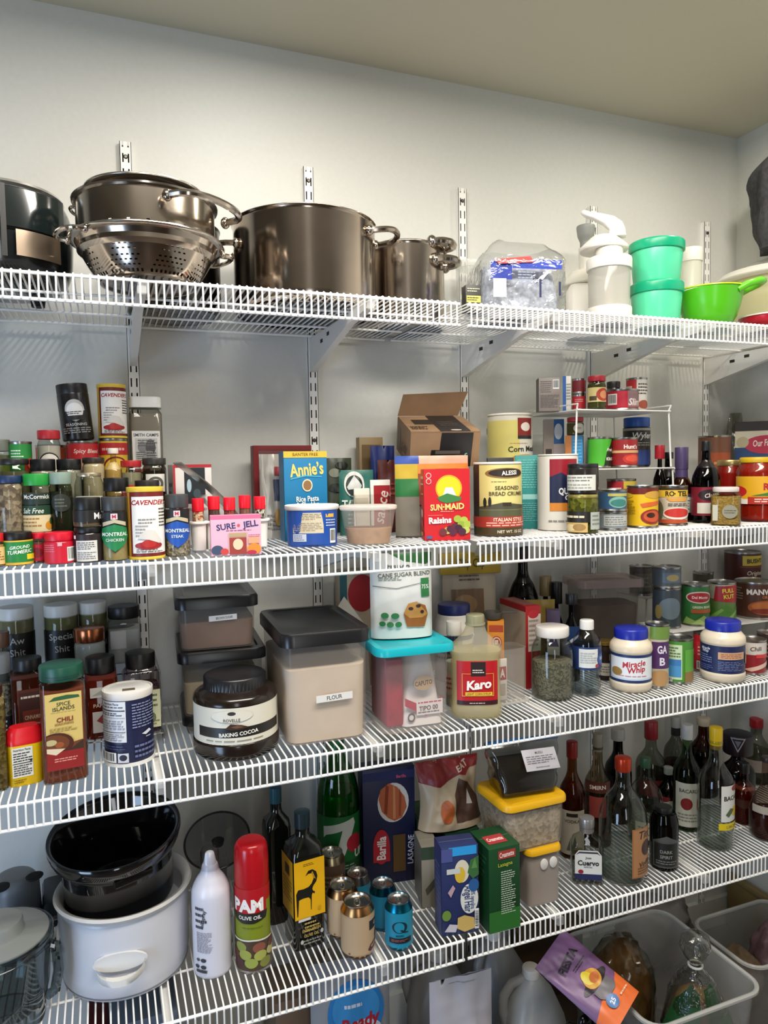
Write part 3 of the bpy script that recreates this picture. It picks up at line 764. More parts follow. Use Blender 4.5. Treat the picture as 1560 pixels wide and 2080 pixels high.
# ---------------------------------------------------------------- second shelf, left: spices on a stepped riser
Z2 = SZ[1]
t = thing('spice_riser', 'stepped dark riser under the spice jars on the second shelf', 'riser', (-.17, 0, Z2), 0)
for y0, y1, h in ((-.345, -.275, .045), (-.275, -.2, .092), (-.2, -.035, .135)):
    BO('step', (-.2, .207, y0 + .0005, y1 - .0005, h - .004, h - .0005), P('3a3a3c', .5), t)
    BO('riser_board', (-.2, .207, y0 + .0005, y0 + .0045, 0, h - .0045), P('3a3a3c', .5), t)
CLEARJ = GL('eceeea')
SP = GR('8a7a62', 'b8a88c', 260)
def txt(s, y, h, c, w=.9, **k): return ('t', s, .5, y, h, c, w, k.get('rot', 0), k.get('bold', .015), k.get('shear', 0))

# front row
p = (-0.2082,-0.3735,1.3155,5.7684,0.0472,0.0539)
jar('spice_jar', 'small jar with green and yellow turmeric label and black cap', 'spice jar', p, '121212', .25, .97, body=GL('d8b860'), prof='spice', fill=P('c9962e', .8), label=[('r', 0, 0, 1, 1, 'd8b13a'), ('r', .02, .1, .98, .94, '1f7d38'), ('t', 'GROUND', .56, .72, .13, 'eef5ea', .5, 4, .01, .3), ('t', 'TURMERIC', .56, .53, .15, 'eef5ea', .62, 4, .01, .3), ('r', .7, .2, .98, .42, 'e9cf2c')], lz=(.03, .96), arcdeg=165)
p = (-0.2367,-0.39,1.3155,7.0622,0.0223,0.054)
jar('spice_jar', 'yellow labelled jar with red cap at the left frame edge', 'spice jar', p, 'c11f25', .25, .97, prof='spice', fill=P('b98a3c', .8), label=[('r', 0, 0, 1, 1, 'd9b77a'), ('l', .1, .2, .9, .8, 4, '8a6a2a')])
p = (-0.1763,-0.37,1.3155,4.3946,0.0206,0.0505)
jar('spice_jar', 'narrow red capped jar with white label edge beside the turmeric jar', 'spice jar', p, 'c8142c', .2, .97, prof='spice', fill=P('7c4a34', .8), label=[('r', 0, 0, 1, 1, 'b01730'), ('e', .4, .5, .3, .3, '7c1420'), ('r', .84, 0, 1, .95, 'e4e2de')], arcdeg=170)
p = (-0.1441,-0.3874,1.3155,3.0627,0.0467,0.0518)
jar('spice_jar', 'red jar with red cap and white bar code', 'spice jar', p, 'd0122c', .28, .97, body=P('b0122c', .25), prof='spice', label=[('r', .02, 0, .98, .92, 'c0152f'), ('b', .68, .08, .99, .72), ('l', .1, .5, .4, .86, 4, 'd86a78'), ('r', .46, .78, .56, .95, 'd9a0a8')], lz=(.03, .95), arcdeg=160)
p = (-0.0991,-0.3915,1.3155,1.1126,0.0447,0.0585)
jar('spice_jar', 'dark jar with white ingredients panel, under a second jar', 'spice jar', p, '101010', .16, .97, body=P('2a2022', .2), prof='spice', label=[('r', 0, 0, 1, .95, '281e20'), ('r', .18, .02, .72, .74, 'cfcfcc'), ('l', .22, .42, .68, .7, 4, '55504c'), ('l', .22, .08, .68, .36, 4, '77726e'), ('r', .1, .8, .18, .92, 'dddddd')], lz=(.03, .97), arcdeg=165)
q = (-0.0953,-0.37,1.3755,0.9343,0.0488,0.0475)
jar('spice_jar', 'jar with black cap and dark label, stacked on the ingredients jar', 'spice jar', (p[0], p[1], p[2] + p[5] + .0005, p[3], p[4], q[2] + q[5] - p[2] - p[5]), '141414', .45, .97, prof='spice', fill=P('7a6248', .8), label=[('r', .05, .25, .95, .95, '1c1a1a'), ('t', 'Mc', .8, .6, .4, 'e8e8e8', .3)], lz=(.05, .95), arcdeg=165)
def montreal(lab, p, cap, shield, content, word):
    return jar('seasoning_jar', lab, 'spice jar', p, cap, .22, .93, prof='spice', fill=content, fillf=.9, label=[('p', [(.1, .42), (.1, .95), (.9, .95), (.9, .42), (.75, .3), (.5, .12), (.25, .3)], '17181a'), ('p', [(.1, .44), (.16, .62), (.5, .7), (.84, .62), (.9, .44), (.72, .26), (.5, .14), (.28, .26)], shield), ('r', .42, .8, .58, .92, 'd8c8cc'), ('t', 'M', .5, .86, .08, 'b0203c', .12), ('p', [(.2, .66), (.2, .74), (.5, .8), (.8, .74), (.8, .66), (.5, .73)], 'b9b193'), txt('MONTREAL', .5, .075, 'e6ece4', .66), txt(word, .38, .06, 'cfd8d2', .5)], lz=(.05, .98), arcdeg=175)
p = (-0.057,-0.3935,1.3155,-0.7214,0.0427,0.1079)
montreal('seasoning jar with green shield label and grey cap', p, '3c3e40', '1d7a45', P('b29a64', .85, var=.2), 'CHICKEN')
p = (0.0473,-0.3809,1.3155,-5.2082,0.0436,0.1088)
montreal('seasoning jar with blue shield label and grey cap', p, '3c3f42', '1b4fa6', GR('6e5d4a', 'c8b8a0', 220), 'STEAK')
def tin(lab, p, group=None, rx=0, ry=0):
    x, y, z, rot, d, h = p; t = thing('seasoning_tin', lab, 'tin', (x, y, z), rot, None, rx, ry); R = d / 2
    LA('body', fil([(0, 0), (R, 0), (R, h * .035), (R * .97, h * .04), (R * .97, h * .93), (R, h * .935), (R, h), (R * .93, h), (R * .92, h - .003), (0, h - .003)], .0008), P('d8b83c', .35), t, 32)
    cyl_label(t, R * .972, h * .045, h * .885, [('r', 0, 0, .1, 1, 'c89a2e'), ('r', .1, 0, 1, 1, '6b1a1c'), ('r', .16, .05, .97, .93, 'e9e6e0'), ('t', 'CAVENDER\u2019S', .56, .84, .075, 'a02026', .8, 0, .03, .25),
        ('l', .72, .45, .96, .76, 6, '4a4442'), ('l', .3, .5, .66, .6, 2, '8a8480'), ('l', .24, .3, .5, .5, 4, '9a9490'), ('e', .5, .17, .28, .06, '9a1c20'), ('e', .5, .2, .14, .06, 'b02a28'), ('l', .25, .06, .8, .12, 2, '555050'), ('p', [(.28, .28), (.44, .42), (.62, .4), (.76, .24), (.7, .2), (.5, .26)], 'd2cec8')], 160, 8)
    return t
p = (-0.0056,-0.3896,1.3155,-2.9518,0.0614,0.1233)
tin('cream and red seasoning tin with yellow rim, front of the second shelf', p)
# white caddy with red capped sprinkle bottles
p = (0.1463,-0.385,1.3155,4,0.1477,0.075,0.0575)
t = thing('sprinkle_caddy', 'white plastic caddy holding red capped sprinkle bottles', 'caddy', (p[0], p[1] + .034, p[2]), p[3]); cw = p[4]; chh = p[6]
cad = t
bm = BM(); box(bm, -cw / 2 + .01, cw / 2 - .01, .006, .034, 0, .004, .001); box(bm, -cw / 2 + .01, cw / 2 - .01, .030, .034, .004, chh * .8); fin(bm, 'tray', P('e6e2dc', .35), t)
xs = [(-cw / 2 + .016) + (cw - .032) * k / 4 for k in range(5)]
for k, xx in enumerate(xs):
    bm = BM(); lathe(bm, fil([(.0125, .0045), (.0145, chh * .9), (.0185, chh * .92), (.0185, chh), (.0145, chh), (.012, .007)], .001), 20, off=(xx, .008, 0)); fin(bm, 'cup', P('ebe7e2', .35), t)
sprk = [GR('c0302a', 'e8d8b0', 240), P('5d3a34', .8), GR('6a2a28', 'a84a3c', 240), P('8a5a48', .8), GR('4a2c26', 'eae2d2', 200)]
slab_ = ['leftmost red capped sprinkle bottle in the white caddy, red and cream sprinkles', 'second red capped bottle in the white caddy, dark contents', 'middle red capped bottle in the white caddy, reddish sprinkles', 'fourth red capped bottle in the white caddy, brown contents', 'rightmost red capped bottle in the white caddy, brown and white sprinkles']
for k, xx in enumerate(xs):
    hh = 0.0563
    a = rad(p[3]); X, Y = p[0] + xx * math.cos(a) - .008 * math.sin(a), p[1] + .034 + xx * math.sin(a) + .008 * math.cos(a)
    jar('sprinkle_bottle', slab_[k], 'bottle', (X, Y, p[2] + .0075, -10, .0205, 0.0936 + (.001 if k % 2 else -.002)), 'e0182c', .26, 1.06, prof='straight', fill=sprk[k], fillf=.93, group='red capped sprinkle bottles')
p = (0.1431,-0.425,1.3155,-5,0.087,0.03,0.0703)
carton('pectin_box', 'pink jelly pectin box in front of the sprinkle caddy', 'box', p, 'e58fae', [('r', 0, .9, 1, 1, 'd9688f'), ('r', 0, 0, 1, .9, 'eeaec4'), ('t', 'SURE', .3, .72, .15, '2a3568', .44, 6, .03), ('e', .55, .74, .03, .04, 'd24a5a'), ('t', 'JELL', .79, .75, .15, '2a3568', .4, 6, .03), ('l', .3, .6, .8, .64, 1, '8a5a80'), ('r', .34, .06, .72, .56, 'c8a8a0'), ('r', .36, .02, .7, .44, '9c3a34'), ('r', .36, .46, .7, .55, 'b59a72'), ('e', .53, .27, .1, .14, 'e8c8a8'), ('e', .12, .14, .12, .12, '3c4a66'), ('e', .26, .1, .08, .08, 'c8403c'), ('e', .85, .14, .14, .14, 'd88a34'), ('r', .74, .28, .96, .44, 'd8a07c'), ('l', .74, .46, .98, .52, 1, 'b06a80'), ('e', .8, .05, .1, .06, 'b82c48')])
# second row on the first step
RB = '1c4f92'
p = (-0.2231,-0.31,1.3605,6.1106,0.0441,0.1016)
jar('spice_jar', 'jar of brown grains with dark blue cap', 'spice jar', p, '1b2f55', .13, .95, prof='spice', fill=GR('6d5a48', 'b29c80', 150), fillf=.95)
p = (-0.1808,-0.31,1.3605,4.3906,0.0446,0.1042)
jar('spice_jar', 'salt free seasoning jar with bright green cap', 'spice jar', p, '22903a', .2, .95, prof='spice', fill=P('6a5e4a', .8), label=[('r', .05, .64, .95, .9, '20302a'), ('t', 'McCormick', .5, .82, .1, 'e0e4dc', .7), ('r', .0, .4, 1, .62, '23402f'), ('t', 'Salt Free', .38, .5, .12, 'dfe6d8', .55, 0, .01, .3), ('r', 0, .02, 1, .4, 'd9c9a0'), ('l', .08, .12, .6, .36, 3, 'a07a3c'), ('e', .8, .16, .12, .1, 'd28a2c'), ('e', .86, .26, .06, .08, '3a5a2c')], lz=(.03, .9), arcdeg=165)
p = (-0.1423,-0.31,1.3605,2.8165,0.0382,0.106)
jar('spice_jar', 'dark jar with grey green cap and embossed label', 'spice jar', p, '7f9488', .2, .97, body=GL('b8bfae'), prof='spice', fill=P('3a3a2e', .8), label=[('e', .5, .62, .34, .22, '2b2f2a'), ('l', .3, .5, .7, .74, 3, '5c6458')], lz=(.1, .9))
p = (-0.0955,-0.31,1.3605,0.8985,0.0492,0.1043)
jar('glass_jar', 'clear jar with tin lid holding white powder', 'jar', p, 'b4aa96', .07, .86, prof='jar', fill=P('d8d2c4', .8), fillf=.62, capmat=P('b9ad94', .3, .8))
p = (-0.0502,-0.31,1.3605,-0.9568,0.0445,0.0946)
jar('spice_jar', 'jar with glossy black cap above the green shield jar', 'spice jar', p, '131313', .26, .97, prof='spice', fill=P('5c4636', .8))
p = (0.0031,-0.31,1.3605,-3.1415,0.0434,0.0889)
jar('spice_jar', 'dark jar with flat black lid hidden behind the cream tin', 'spice jar', p, '2a2422', .2, 1, body=P('53161c', .4), prof='spice')
# third row on the second step
p = (-0.2209,-0.237,1.4075,5.7237,0.0536,0.085)
jar('glass_jar', 'wide glass jar with black lid on the third spice row, far left', 'jar', p, '201e1e', .13, .92, body=GL('c8cabb'), prof='jar', fill=P('6e6a52', .8))
p = (-0.1739,-0.237,1.4075,3.9061,0.0443,0.0838)
jar('spice_jar', 'black capped jar behind the bright green cap', 'spice jar', p, '111113', .26, .97, prof='spice', fill=P('a49a84', .8), fillf=.97)
p = (-0.1299,-0.237,1.4075,2.1957,0.0439,0.0833)
jar('spice_jar', 'black capped jar behind the grey green cap', 'spice jar', p, '111113', .24, .97, prof='spice', fill=P('8f8a78', .8), fillf=.97)
p = (-0.0874,-0.237,1.4075,0.5384,0.0398,0.0856)
jar('spice_jar', 'jar of pale powder with dark brown lid', 'spice jar', p, '2b211c', .12, .98, prof='spice', fill=P('cdb48c', .8), fillf=.97)
p = (-0.0523,-0.237,1.4075,-0.8268,0.0317,0.1028)
bottle('sauce_bottle', 'slim bottle of tan sauce with pale cap among the spices', 'bottle', p, 'e8e0c8', 'bottle', P('b8a068', .4), .8, 'cfc8bc', .1, .62)
p = (-0.021,-0.237,1.4075,-2.048,0.0386,0.0794)
jar('spice_jar', 'small jar with worn red lid and red label', 'spice jar', p, 'a32026', .16, .98, prof='spice', fill=P('8e8468', .8), label=[('r', 0, .1, 1, .5, 'a8242a'), ('l', .1, .2, .9, .4, 1, 'e4b0a8')], lz=(.05, .9))
p = (0.0214,-0.237,1.4075,-3.6957,0.0438,0.0835)
jar('spice_jar', 'dark jar with grey cap and white square label', 'spice jar', p, '2e2c2a', .16, 1.0, body=GL('9c988c'), prof='spice', fill=P('4a4438', .8), label=[('r', .2, .25, .86, .8, 'dcdad4'), ('e', .53, .5, .26, .22, '555550'), ('e', .53, .5, .16, .14, 'c8c6c0')], lz=(.05, .9))
# back row on the top step
p = (-0.2535,-0.16,1.4505,6.6371,0.041,0.0798)
jar('spice_jar', 'jar with grey lid at the left end of the back spice row', 'spice jar', p, '75786f', .28, .97, prof='spice', fill=P('5a5c3c', .8), label=[('r', 0, .1, 1, .9, '7a8a3c')])
p = (-0.2168,-0.16,1.4505,5.2904,0.0414,0.0761)
can('spice_can', 'small green can on the back spice row', 'can', p, '2a8a3e', [('l', .2, .6, .6, .85, 3, 'd8ecd4'), ('e', .8, .3, .2, .3, 'c83a30')])
p = (-0.1676,-0.095,1.4505,3.3384,0.0577,0.0716)
can('spice_can', 'low orange can behind the red capped shaker', 'can', p, 'c8532a', None)
p = (-0.1664,-0.165,1.4505,3.4453,0.0418,0.0972)
jar('spice_jar', 'shaker with red cap and white outlined label on the back row', 'spice jar', p, 'b92832', .18, .97, prof='jar', fill=P('c8bdb0', .8), label=[('e', .5, .3, .42, .5, '2c2a2a'), ('e', .5, .3, .37, .45, 'dcd6cf'), ('r', .36, .2, .64, .5, 'a04038')], lz=(.1, .8))
p = (-0.108,-0.125,1.4505,1.2466,0.0614,0.0779)
can('spice_can', 'red banded can of blackened seasoning under the black shaker', 'can', p, '9c7a66', [('r', 0, .55, 1, 1, 'b3262c'), ('t', 'Spicy Blend', .6, .76, .12, 'e8d8d0', .6, 0, .01, .2), ('p', [(.1, .1), (.3, .45), (.5, .2), (.8, .5), (.9, .1)], '5a4a40')])
zt = p[2] + p[5]
q = (-0.1081,-0.12,1.5332,1.2492,0.0593,0.1121)
jar('seasoning_shaker', 'tall black seasoning shaker leaning on the back row', 'shaker', (p[0] - .006, p[1], zt + .001, p[3], q[4], q[5] * 1.0), '17171a', .19, .98, body=P('1a1a1c', .25), prof='straight', label=[('e', .5, .62, .24, .24, 'b8b8b6'), ('r', .26, .42, .74, .6, '1a1a1c'), ('e', .5, .6, .2, .18, 'dededc'), ('r', .3, .4, .7, .5, '1b1b1d'), ('l', .3, .52, .7, .6, 2, '333333'), ('t', 'SEASONING', .5, .3, .06, 'b9b9b9', .8), ('l', .15, .1, .85, .24, 3, '8f8f8f')], lz=(.05, .98), arcdeg=150, ry=-5)
p = (-0.0494,-0.12,1.4505,-0.8736,0.0564,0.083)
t = can('spice_can', 'yellow can with red band under the upper cream tin', 'can', p, 'd9b436', [('r', 0, .62, 1, .95, 'b3282c'), ('l', .2, .7, .8, .85, 1, 'e0b0a0'), ('e', .55, .25, .32, .32, '7a1c20'), ('e', .55, .25, .27, .27, 'e0b83a')])
q = (-0.0469,-0.12,1.5372,-0.9609,0.0602,0.1048)
tin('cream and red seasoning tin with yellow rim, up on the yellow can', (p[0], p[1], p[2] + p[5] + .0006, p[3], p[4], q[2] + q[5] - p[2] - p[5]))
p = (0.0166,-0.09,1.4505,-3.1903,0.0656,0.1701)
sqjar('rub_jar', 'tall clear jar with white lid and sketched label at the back', 'jar', p, 'd9d8d2', .13, .49, body=GL('e0e0da'), fill=P('a59c92', .8), fillf=.9, label=[('r', 0, 0, 1, 1, 'd6d6d2'), ('t', 'SMITH CAMPS', .5, .9, .075, '2a2a2a', .9, 0, .02), ('r', .1, .14, .9, .82, 'b9b9b5'), ('e', .35, .6, .16, .14, '77777a'), ('e', .65, .6, .18, .2, '4c4c4e'), ('e', .58, .36, .24, .16, '8a8a8a'), ('l', .14, .2, .5, .5, 6, '5a5a5a'), ('l', .5, .3, .88, .74, 7, '454545'), ('l', .2, .62, .8, .8, 3, '66666a'), ('r', .05, 0, .6, .07, '8c3038')], lz=(.1, .66), lw=.84, roundcap=False)
# cocoa cake box, knives and foil packet
p = (0.0961,-0.21,1.4173,6,0.0763,0.05,0.0607)
carton('topping_box', 'small white and red box with a dark window, behind the blue shield jar', 'box', (p[0], p[1], SZ[1], p[3], p[4], p[5], p[6] + p[2] - SZ[1]), 'c9c5c2', [('r', 0, .965, 1, 1, 'a82430'), ('r', 0, 0, .05, 1, 'a82430'), ('r', .28, .52, .82, .96, '23282e'), ('e', .4, .74, .06, .08, '9fb8c4'), ('e', .6, .64, .1, .06, '3c4a52'), ('e', .18, .5, .08, .05, 'b0202c'), ('l', .3, .42, .9, .48, 1, '8a8684')], left=[('r', 0, 0, 1, 1, 'b6b2b0'), ('l', .2, .5, .8, .8, 3, '77706c')])
t = thing('foil_packet', 'thin foil packet leaning up behind the sprinkle caddy', 'packet', ((0.2001,-0.262,1.4009)[0], -.262, Z2 + .012), 10, ry=-43)
bm = BM(); rings = []
for k in range(11):
    f = k / 10; z = .21 * f; c = .012 * math.sin(PI * f); rings.append([(c - .0012, -.026, z), (c + .0012, -.026, z), (c + .0022, 0, z), (c + .0012, .026, z), (c - .0012, .026, z), (c - .0022, 0, z)])
skin(bm, rings); fin(bm, 'foil', P('a19d96', .25, .8, bump=.4, scale=40), t)
BO('clip_bar', (-.014, -.004, -.02, .02, .02, .13), FR('e6e8e6', .5, .15), t, .002)
BO('clip_end', (-.02, .002, -.016, .016, .008, .03), P('dcdad6', .3), t, .002)
# ---------------------------------------------------------------- second shelf, middle
p = (0.3136,-0.075,1.3155,2,0.1363,0.03,0.2045)
carton('red_box', 'dark red box standing against the wall behind the blue pasta box', 'box', p, '5a1418', [('r', 0, .95, 1, 1, '7c2a28'), ('r', 0, 0, .08, 1, '7a1c20'), ('r', .3, .3, .9, .8, '4a1216')], flaps=False)
p = (0.2716,-0.16,1.3155,6,0.0509,0.04,0.1835)
pouch('snack_pouch', 'silver grey stand-up pouch left of the blue pasta box', 'pouch', p, 'a9a6a0', .04, [('r', .55, .45, 1, .7, '2c3550'), ('r', .6, .75, .95, .85, '8c3038'), ('l', .2, .1, .8, .3, 4, '77706c'), ('e', .7, .25, .2, .1, '9a7a4a')], mat=P('b5b1aa', .3, .35, bump=.3, scale=40))
p = (0.3229,-0.235,1.3155,0,0.093,0.04,0.1865)
carton('pasta_box', 'blue rice pasta and cheddar box behind the blue tub', 'box', p, '0f74a6', [('r', 0, .93, 1, 1, 'd9b440'), ('t', 'BANTER FREE', .5, .965, .035, '5a4a20', .6), ('t', 'Annie\u2019s', .52, .8, .14, 'e2c86a', .78, 5, .03), ('p', [(.15, .7), (.5, .735), (.87, .72), (.87, .708), (.5, .72), (.15, .685)], '4aa8c8'), ('e', .53, .62, .12, .07, 'ded2b4'), ('e', .53, .62, .095, .056, '8c6a44'), ('t', 'Rice Pasta', .53, .47, .06, 'f2f2ea', .52, 2, .02), ('t', '& Cheddar', .53, .405, .06, 'f2f2ea', .52, 2, .02), ('r', .27, .31, .8, .36, 'e0bd3c'), ('t', 'Gluten Free', .53, .335, .03, '7a4a20', .4), ('e', .65, .22, .2, .05, 'e8a84c'), ('p', [(.75, .2), (1, .32), (1, .26), (.8, .17)], 'e8e8e4')], left=[('r', 0, 0, 1, 1, '0c6492')])
p = (0.3089,-0.3265,1.3155,-15.4871,0.1018,0.0799)
def oval_tub(lab, p, body, lid, shapes, lidh=.11, fill=None, fillf=.5, taper=.94):
    x, y, z, rot, d, h = p; t = thing('food_tub', lab, 'tub', (x, y, z), rot); dp = d * .82; kk = taper + (.98 - taper) * fillf
    RL('body', [(d * taper, dp * taper, d * .3, 0), (d * .98, dp * .98, d * .32, h * (1 - lidh))], body, t, n=8)
    RL('lid', [(d * 1.0, dp, d * .33, h * (1 - lidh) - .001), (d * 1.04, dp * 1.04, d * .34, h * (1 - lidh * .8)), (d * 1.04, dp * 1.04, d * .34, h * .985), (d * .98, dp * .98, d * .32, h)], lid, t, n=8)
    if fill: RL('contents', [(d * taper * .97, dp * taper * .97, d * .3, .002), (d * kk * .975, dp * kk * .975, d * .31, h * fillf)], fill, t, n=8)
    return t, d, dp, h
t, d_, dp, h_ = oval_tub('blue tub with white lid, back label showing, middle of second shelf', p, P('1d4a9c', .35), P('e8e9ea', .35), None)
decal('label', t, d_ * 1.25, h_ * .82, [('r', 0, 0, 1, 1, '1d4a9c'), ('r', .14, .34, .7, .94, 'c9bfa4'), ('l', .16, .72, .68, .92, 4, '8a8068'), ('l', .16, .4, .68, .66, 5, '9c917a'), ('r', .14, .1, .4, .32, 'b9c4d4'), ('l', .16, .12, .38, .3, 3, '6a7a9a'), ('r', .74, .8, .92, .9, 'd9a83c'), ('b', .82, .04, .96, .46), ('l', .74, .52, .96, .76, 3, 'b0bcd6')], (lambda d_, dp: lambda s, tt, l: Vector(((d_ * .485 + l) * math.sin(s / (d_ * .55)), -(dp * .488 + .0012 + l) * (abs(math.cos(s / (d_ * .55))) ** .62), .004 + tt)))(d_, dp), cut=.006)
p = (0.4167,-0.3542,1.3155,-19.9241,0.1096,0.0761)
t, d_, dp, h_ = oval_tub('cloudy white deli tub half full of brown powder', p, FR('efe6dd', .22, .3), FR('f1eae2', .8, .3), None, .1, P('9a7450', .9, var=.2), .42, taper=.78)
p = (0.4675,-0.25,1.3155,-6,0.0795,0.05,0.1235)
t = thing('packet_box', 'clear open box of sauce packets behind the deli tub', 'box', p[:3], p[3]); w_, H_ = p[4], p[6]
bm = BM(); secs = [rrect(w_ * .9, .05, .006, 0), rrect(w_, .056, .006, H_ * .75)]; skin(bm, secs, True, False); bmesh.ops.translate(bm, verts=bm.verts, vec=(0, .028, 0)); fin(bm, 'box', GL('e6e6e2', .05), t)
for nm, x0, x1, hh, c, sh, yy in (('sauce_packet', -.04, -.005, .86, 'd8d2c4', [('r', .1, .5, .9, .8, 'c8c0b0')], .014), ('sauce_packet', .0, .045, 1.0, 'e2dcd4', [('r', .16, .1, .98, .9, '9c1f28'), ('t', 'sauce', .6, .5, .2, 'e8d8d0', .6, 80, .01, .2)], .026)):
    pk = BO(nm, (x0 * w_ / .08, x1 * w_ / .08, yy, yy + .006, .003, H_ * hh), P(c, .4), t, .001)
    decal('print', pk, (x1 - x0) * w_ / .08, H_ * hh - .003, sh, flatmap(yy - .0002, .003, (x0 + x1) / 2 * w_ / .08))
p = (0.4571,-0.18,1.3155,-6,0.0788,0.035,0.1459)
pouch('taco_pouch', 'dark teal pouch with white bell roundel behind the sauce packets', 'pouch', p, '2f6a60', .035, [('e', .42, .78, .3, .2, 'd8d8d2'), ('e', .42, .76, .25, .16, '1f2a2a'), ('p', [(.2, .74), (.42, .92), (.64, .76), (.6, .72), (.24, .7)], 'c8ccc8'), ('t', 'TACO', .4, .48, .12, 'd8dcd4', .7, 0, .03), ('l', .2, .1, .8, .35, 4, '7aa090')], seed=3)
p = (0.4501,-0.09,1.3155,4,0.0669,0.05,0.1748)
pouch('chip_bag', 'dark green camouflage patterned bag behind the dark teal pouch', 'bag', p, '3c4434', .05, [('e', .3, .8, .2, .06, '8a8c7a'), ('e', .6, .9, .25, .05, '20261e'), ('e', .7, .7, .2, .08, '6a7058'), ('e', .3, .6, .25, .06, '1c201a')], seed=4)
p = (0.5362,-0.055,1.3155,0,0.0609,0.025,0.2242)
carton('brown_packet', 'tan paper packet standing against the wall left of the open carton', 'packet', p, '8a7450', [('r', .1, .6, .9, .92, '6a5638'), ('l', .15, .3, .8, .5, 4, '54452c')], flaps=False)
p = (0.5502,-0.105,1.3155,-4,0.0597,0.03,0.2024)
pouch('blue_packet', 'dark blue packet leaning under the open carton', 'packet', p, '22306c', .03, [('r', .1, .3, .9, .5, '3a2a50')], seed=6)
p = (0.5584,-0.15,1.3155,-4,0.0719,0.04,0.168)
pouch('red_packet', 'dark red brown packet under the open carton', 'packet', p, '54201c', .04, [('l', .2, .5, .8, .7, 3, '8a3a2c')], seed=8)
p = (0.5392,-0.27,1.3155,-20,0.0212,0.03,0.1721)
p = (0.5855,-0.305,1.3155,-10,0.1624,0.045,0.1738)
pouch('baking_pouch', 'large pouch with blue, peach, yellow and green top behind the raisin box', 'pouch', p, '6d675c', .045, [('r', 0, .9, .32, 1, '2c4a98'), ('r', .32, .9, 1, 1, 'c99a84'), ('r', .0, .72, .3, .9, 'b59a2c'), ('r', .3, .78, 1, .9, 'd07a30'), ('r', 0, .5, .3, .72, '1f6a34'), ('r', .3, .4, 1, .78, '8a3a2a'), ('r', 0, .02, .3, .5, '7c766a')], mat=P('7c776c', .3, bump=.4, scale=30), seed=11, crumple=.003)
# open carton with black tape
t = thing('shipping_carton', 'tilted brown cardboard carton with black tape and raised flap', 'carton', (0.6432,-0.235,1.4651), -12, rx=16)
w_, D_, H_ = .158, .165, .078
CARD = P('8d6f52', .8, var=.08, scale=25, bump=.1)
bm = BM(); th = .003
box(bm, -w_ / 2, w_ / 2, 0, th, 0, H_); box(bm, -w_ / 2, w_ / 2, D_ - th, D_, 0, H_); box(bm, -w_ / 2, -w_ / 2 + th, th, D_ - th, 0, H_); box(bm, w_ / 2 - th, w_ / 2, th, D_ - th, 0, H_); box(bm, -w_ / 2 + th, w_ / 2 - th, th, D_ - th, 0, th)
fin(bm, 'body', CARD, t, smooth=False)
BO('flap', (-w_ / 2, w_ / 2, .001, D_ * .5, H_ + .0005, H_ + .0035), CARD, t, 0); BO('flap', (-w_ / 2, w_ / 2, D_ * .5 + .002, D_ - .004, H_ + .0005, H_ + .0035), CARD, t, 0)
bm = BM(); v = [bm.verts.new(q) for q in ((-w_ / 2, D_ - .002, H_ + .004), (w_ / 2 - .01, D_ - .002, H_ + .004), (w_ / 2 + .012, D_ - .0, H_ + .062), (-w_ / 2 + .012, D_ - .0, H_ + .055), (-w_ / 2, D_ + .001, H_ + .004), (w_ / 2 - .01, D_ + .001, H_ + .004), (w_ / 2 + .012, D_ + .003, H_ + .062), (-w_ / 2 + .012, D_ + .003, H_ + .055))]
for q in ((0, 1, 2, 3), (7, 6, 5, 4), (0, 4, 5, 1), (1, 5, 6, 2), (2, 6, 7, 3), (3, 7, 4, 0)): bm.faces.new([v[i] for i in q])
fin(bm, 'flap', P('7c5e42', .85, var=.08, scale=25), t, smooth=False, label='raised back flap')
decal('front_tape', t, w_, H_, [('p', [(.4, .0), (.88, .0), (.9, 1), (.44, 1), (.42, .5), (.3, .5), (.28, .08)], '1b1a1c'), ('r', .36, .38, .72, .48, '57504a'), ('t', 'f', .8, .3, .22, '6ab0b0', .1), ('p', [(.22, .3), (.3, .12), (.3, .2), (.26, .36)], '2a2422')], flatmap(-.0003, 0))
decal('top_tape', t, w_, D_, [('r', .42, 0, .86, 1, '1d1c1e'), ('p', [(.14, .42), (.42, .42), (.42, .72), (.14, .72)], '26241f'), ('l', .5, .3, .8, .6, 3, '4c4844'), ('e', .66, .05, .08, .03, 'cfcac0'), ('l', .04, .1, .3, .3, 3, '4a3a2c')], topmap(H_ + .0036, 0))
decal('left_print', t, D_, H_, [('r', .1, .1, .3, .8, '2c2622'), ('r', .4, .15, .43, .5, '3a302a'), ('l', .5, .2, .8, .5, 3, '4a3c30')], lambda s, tt, l: Vector((-w_ / 2 - .0003 - l, D_ / 2 - s, tt)))

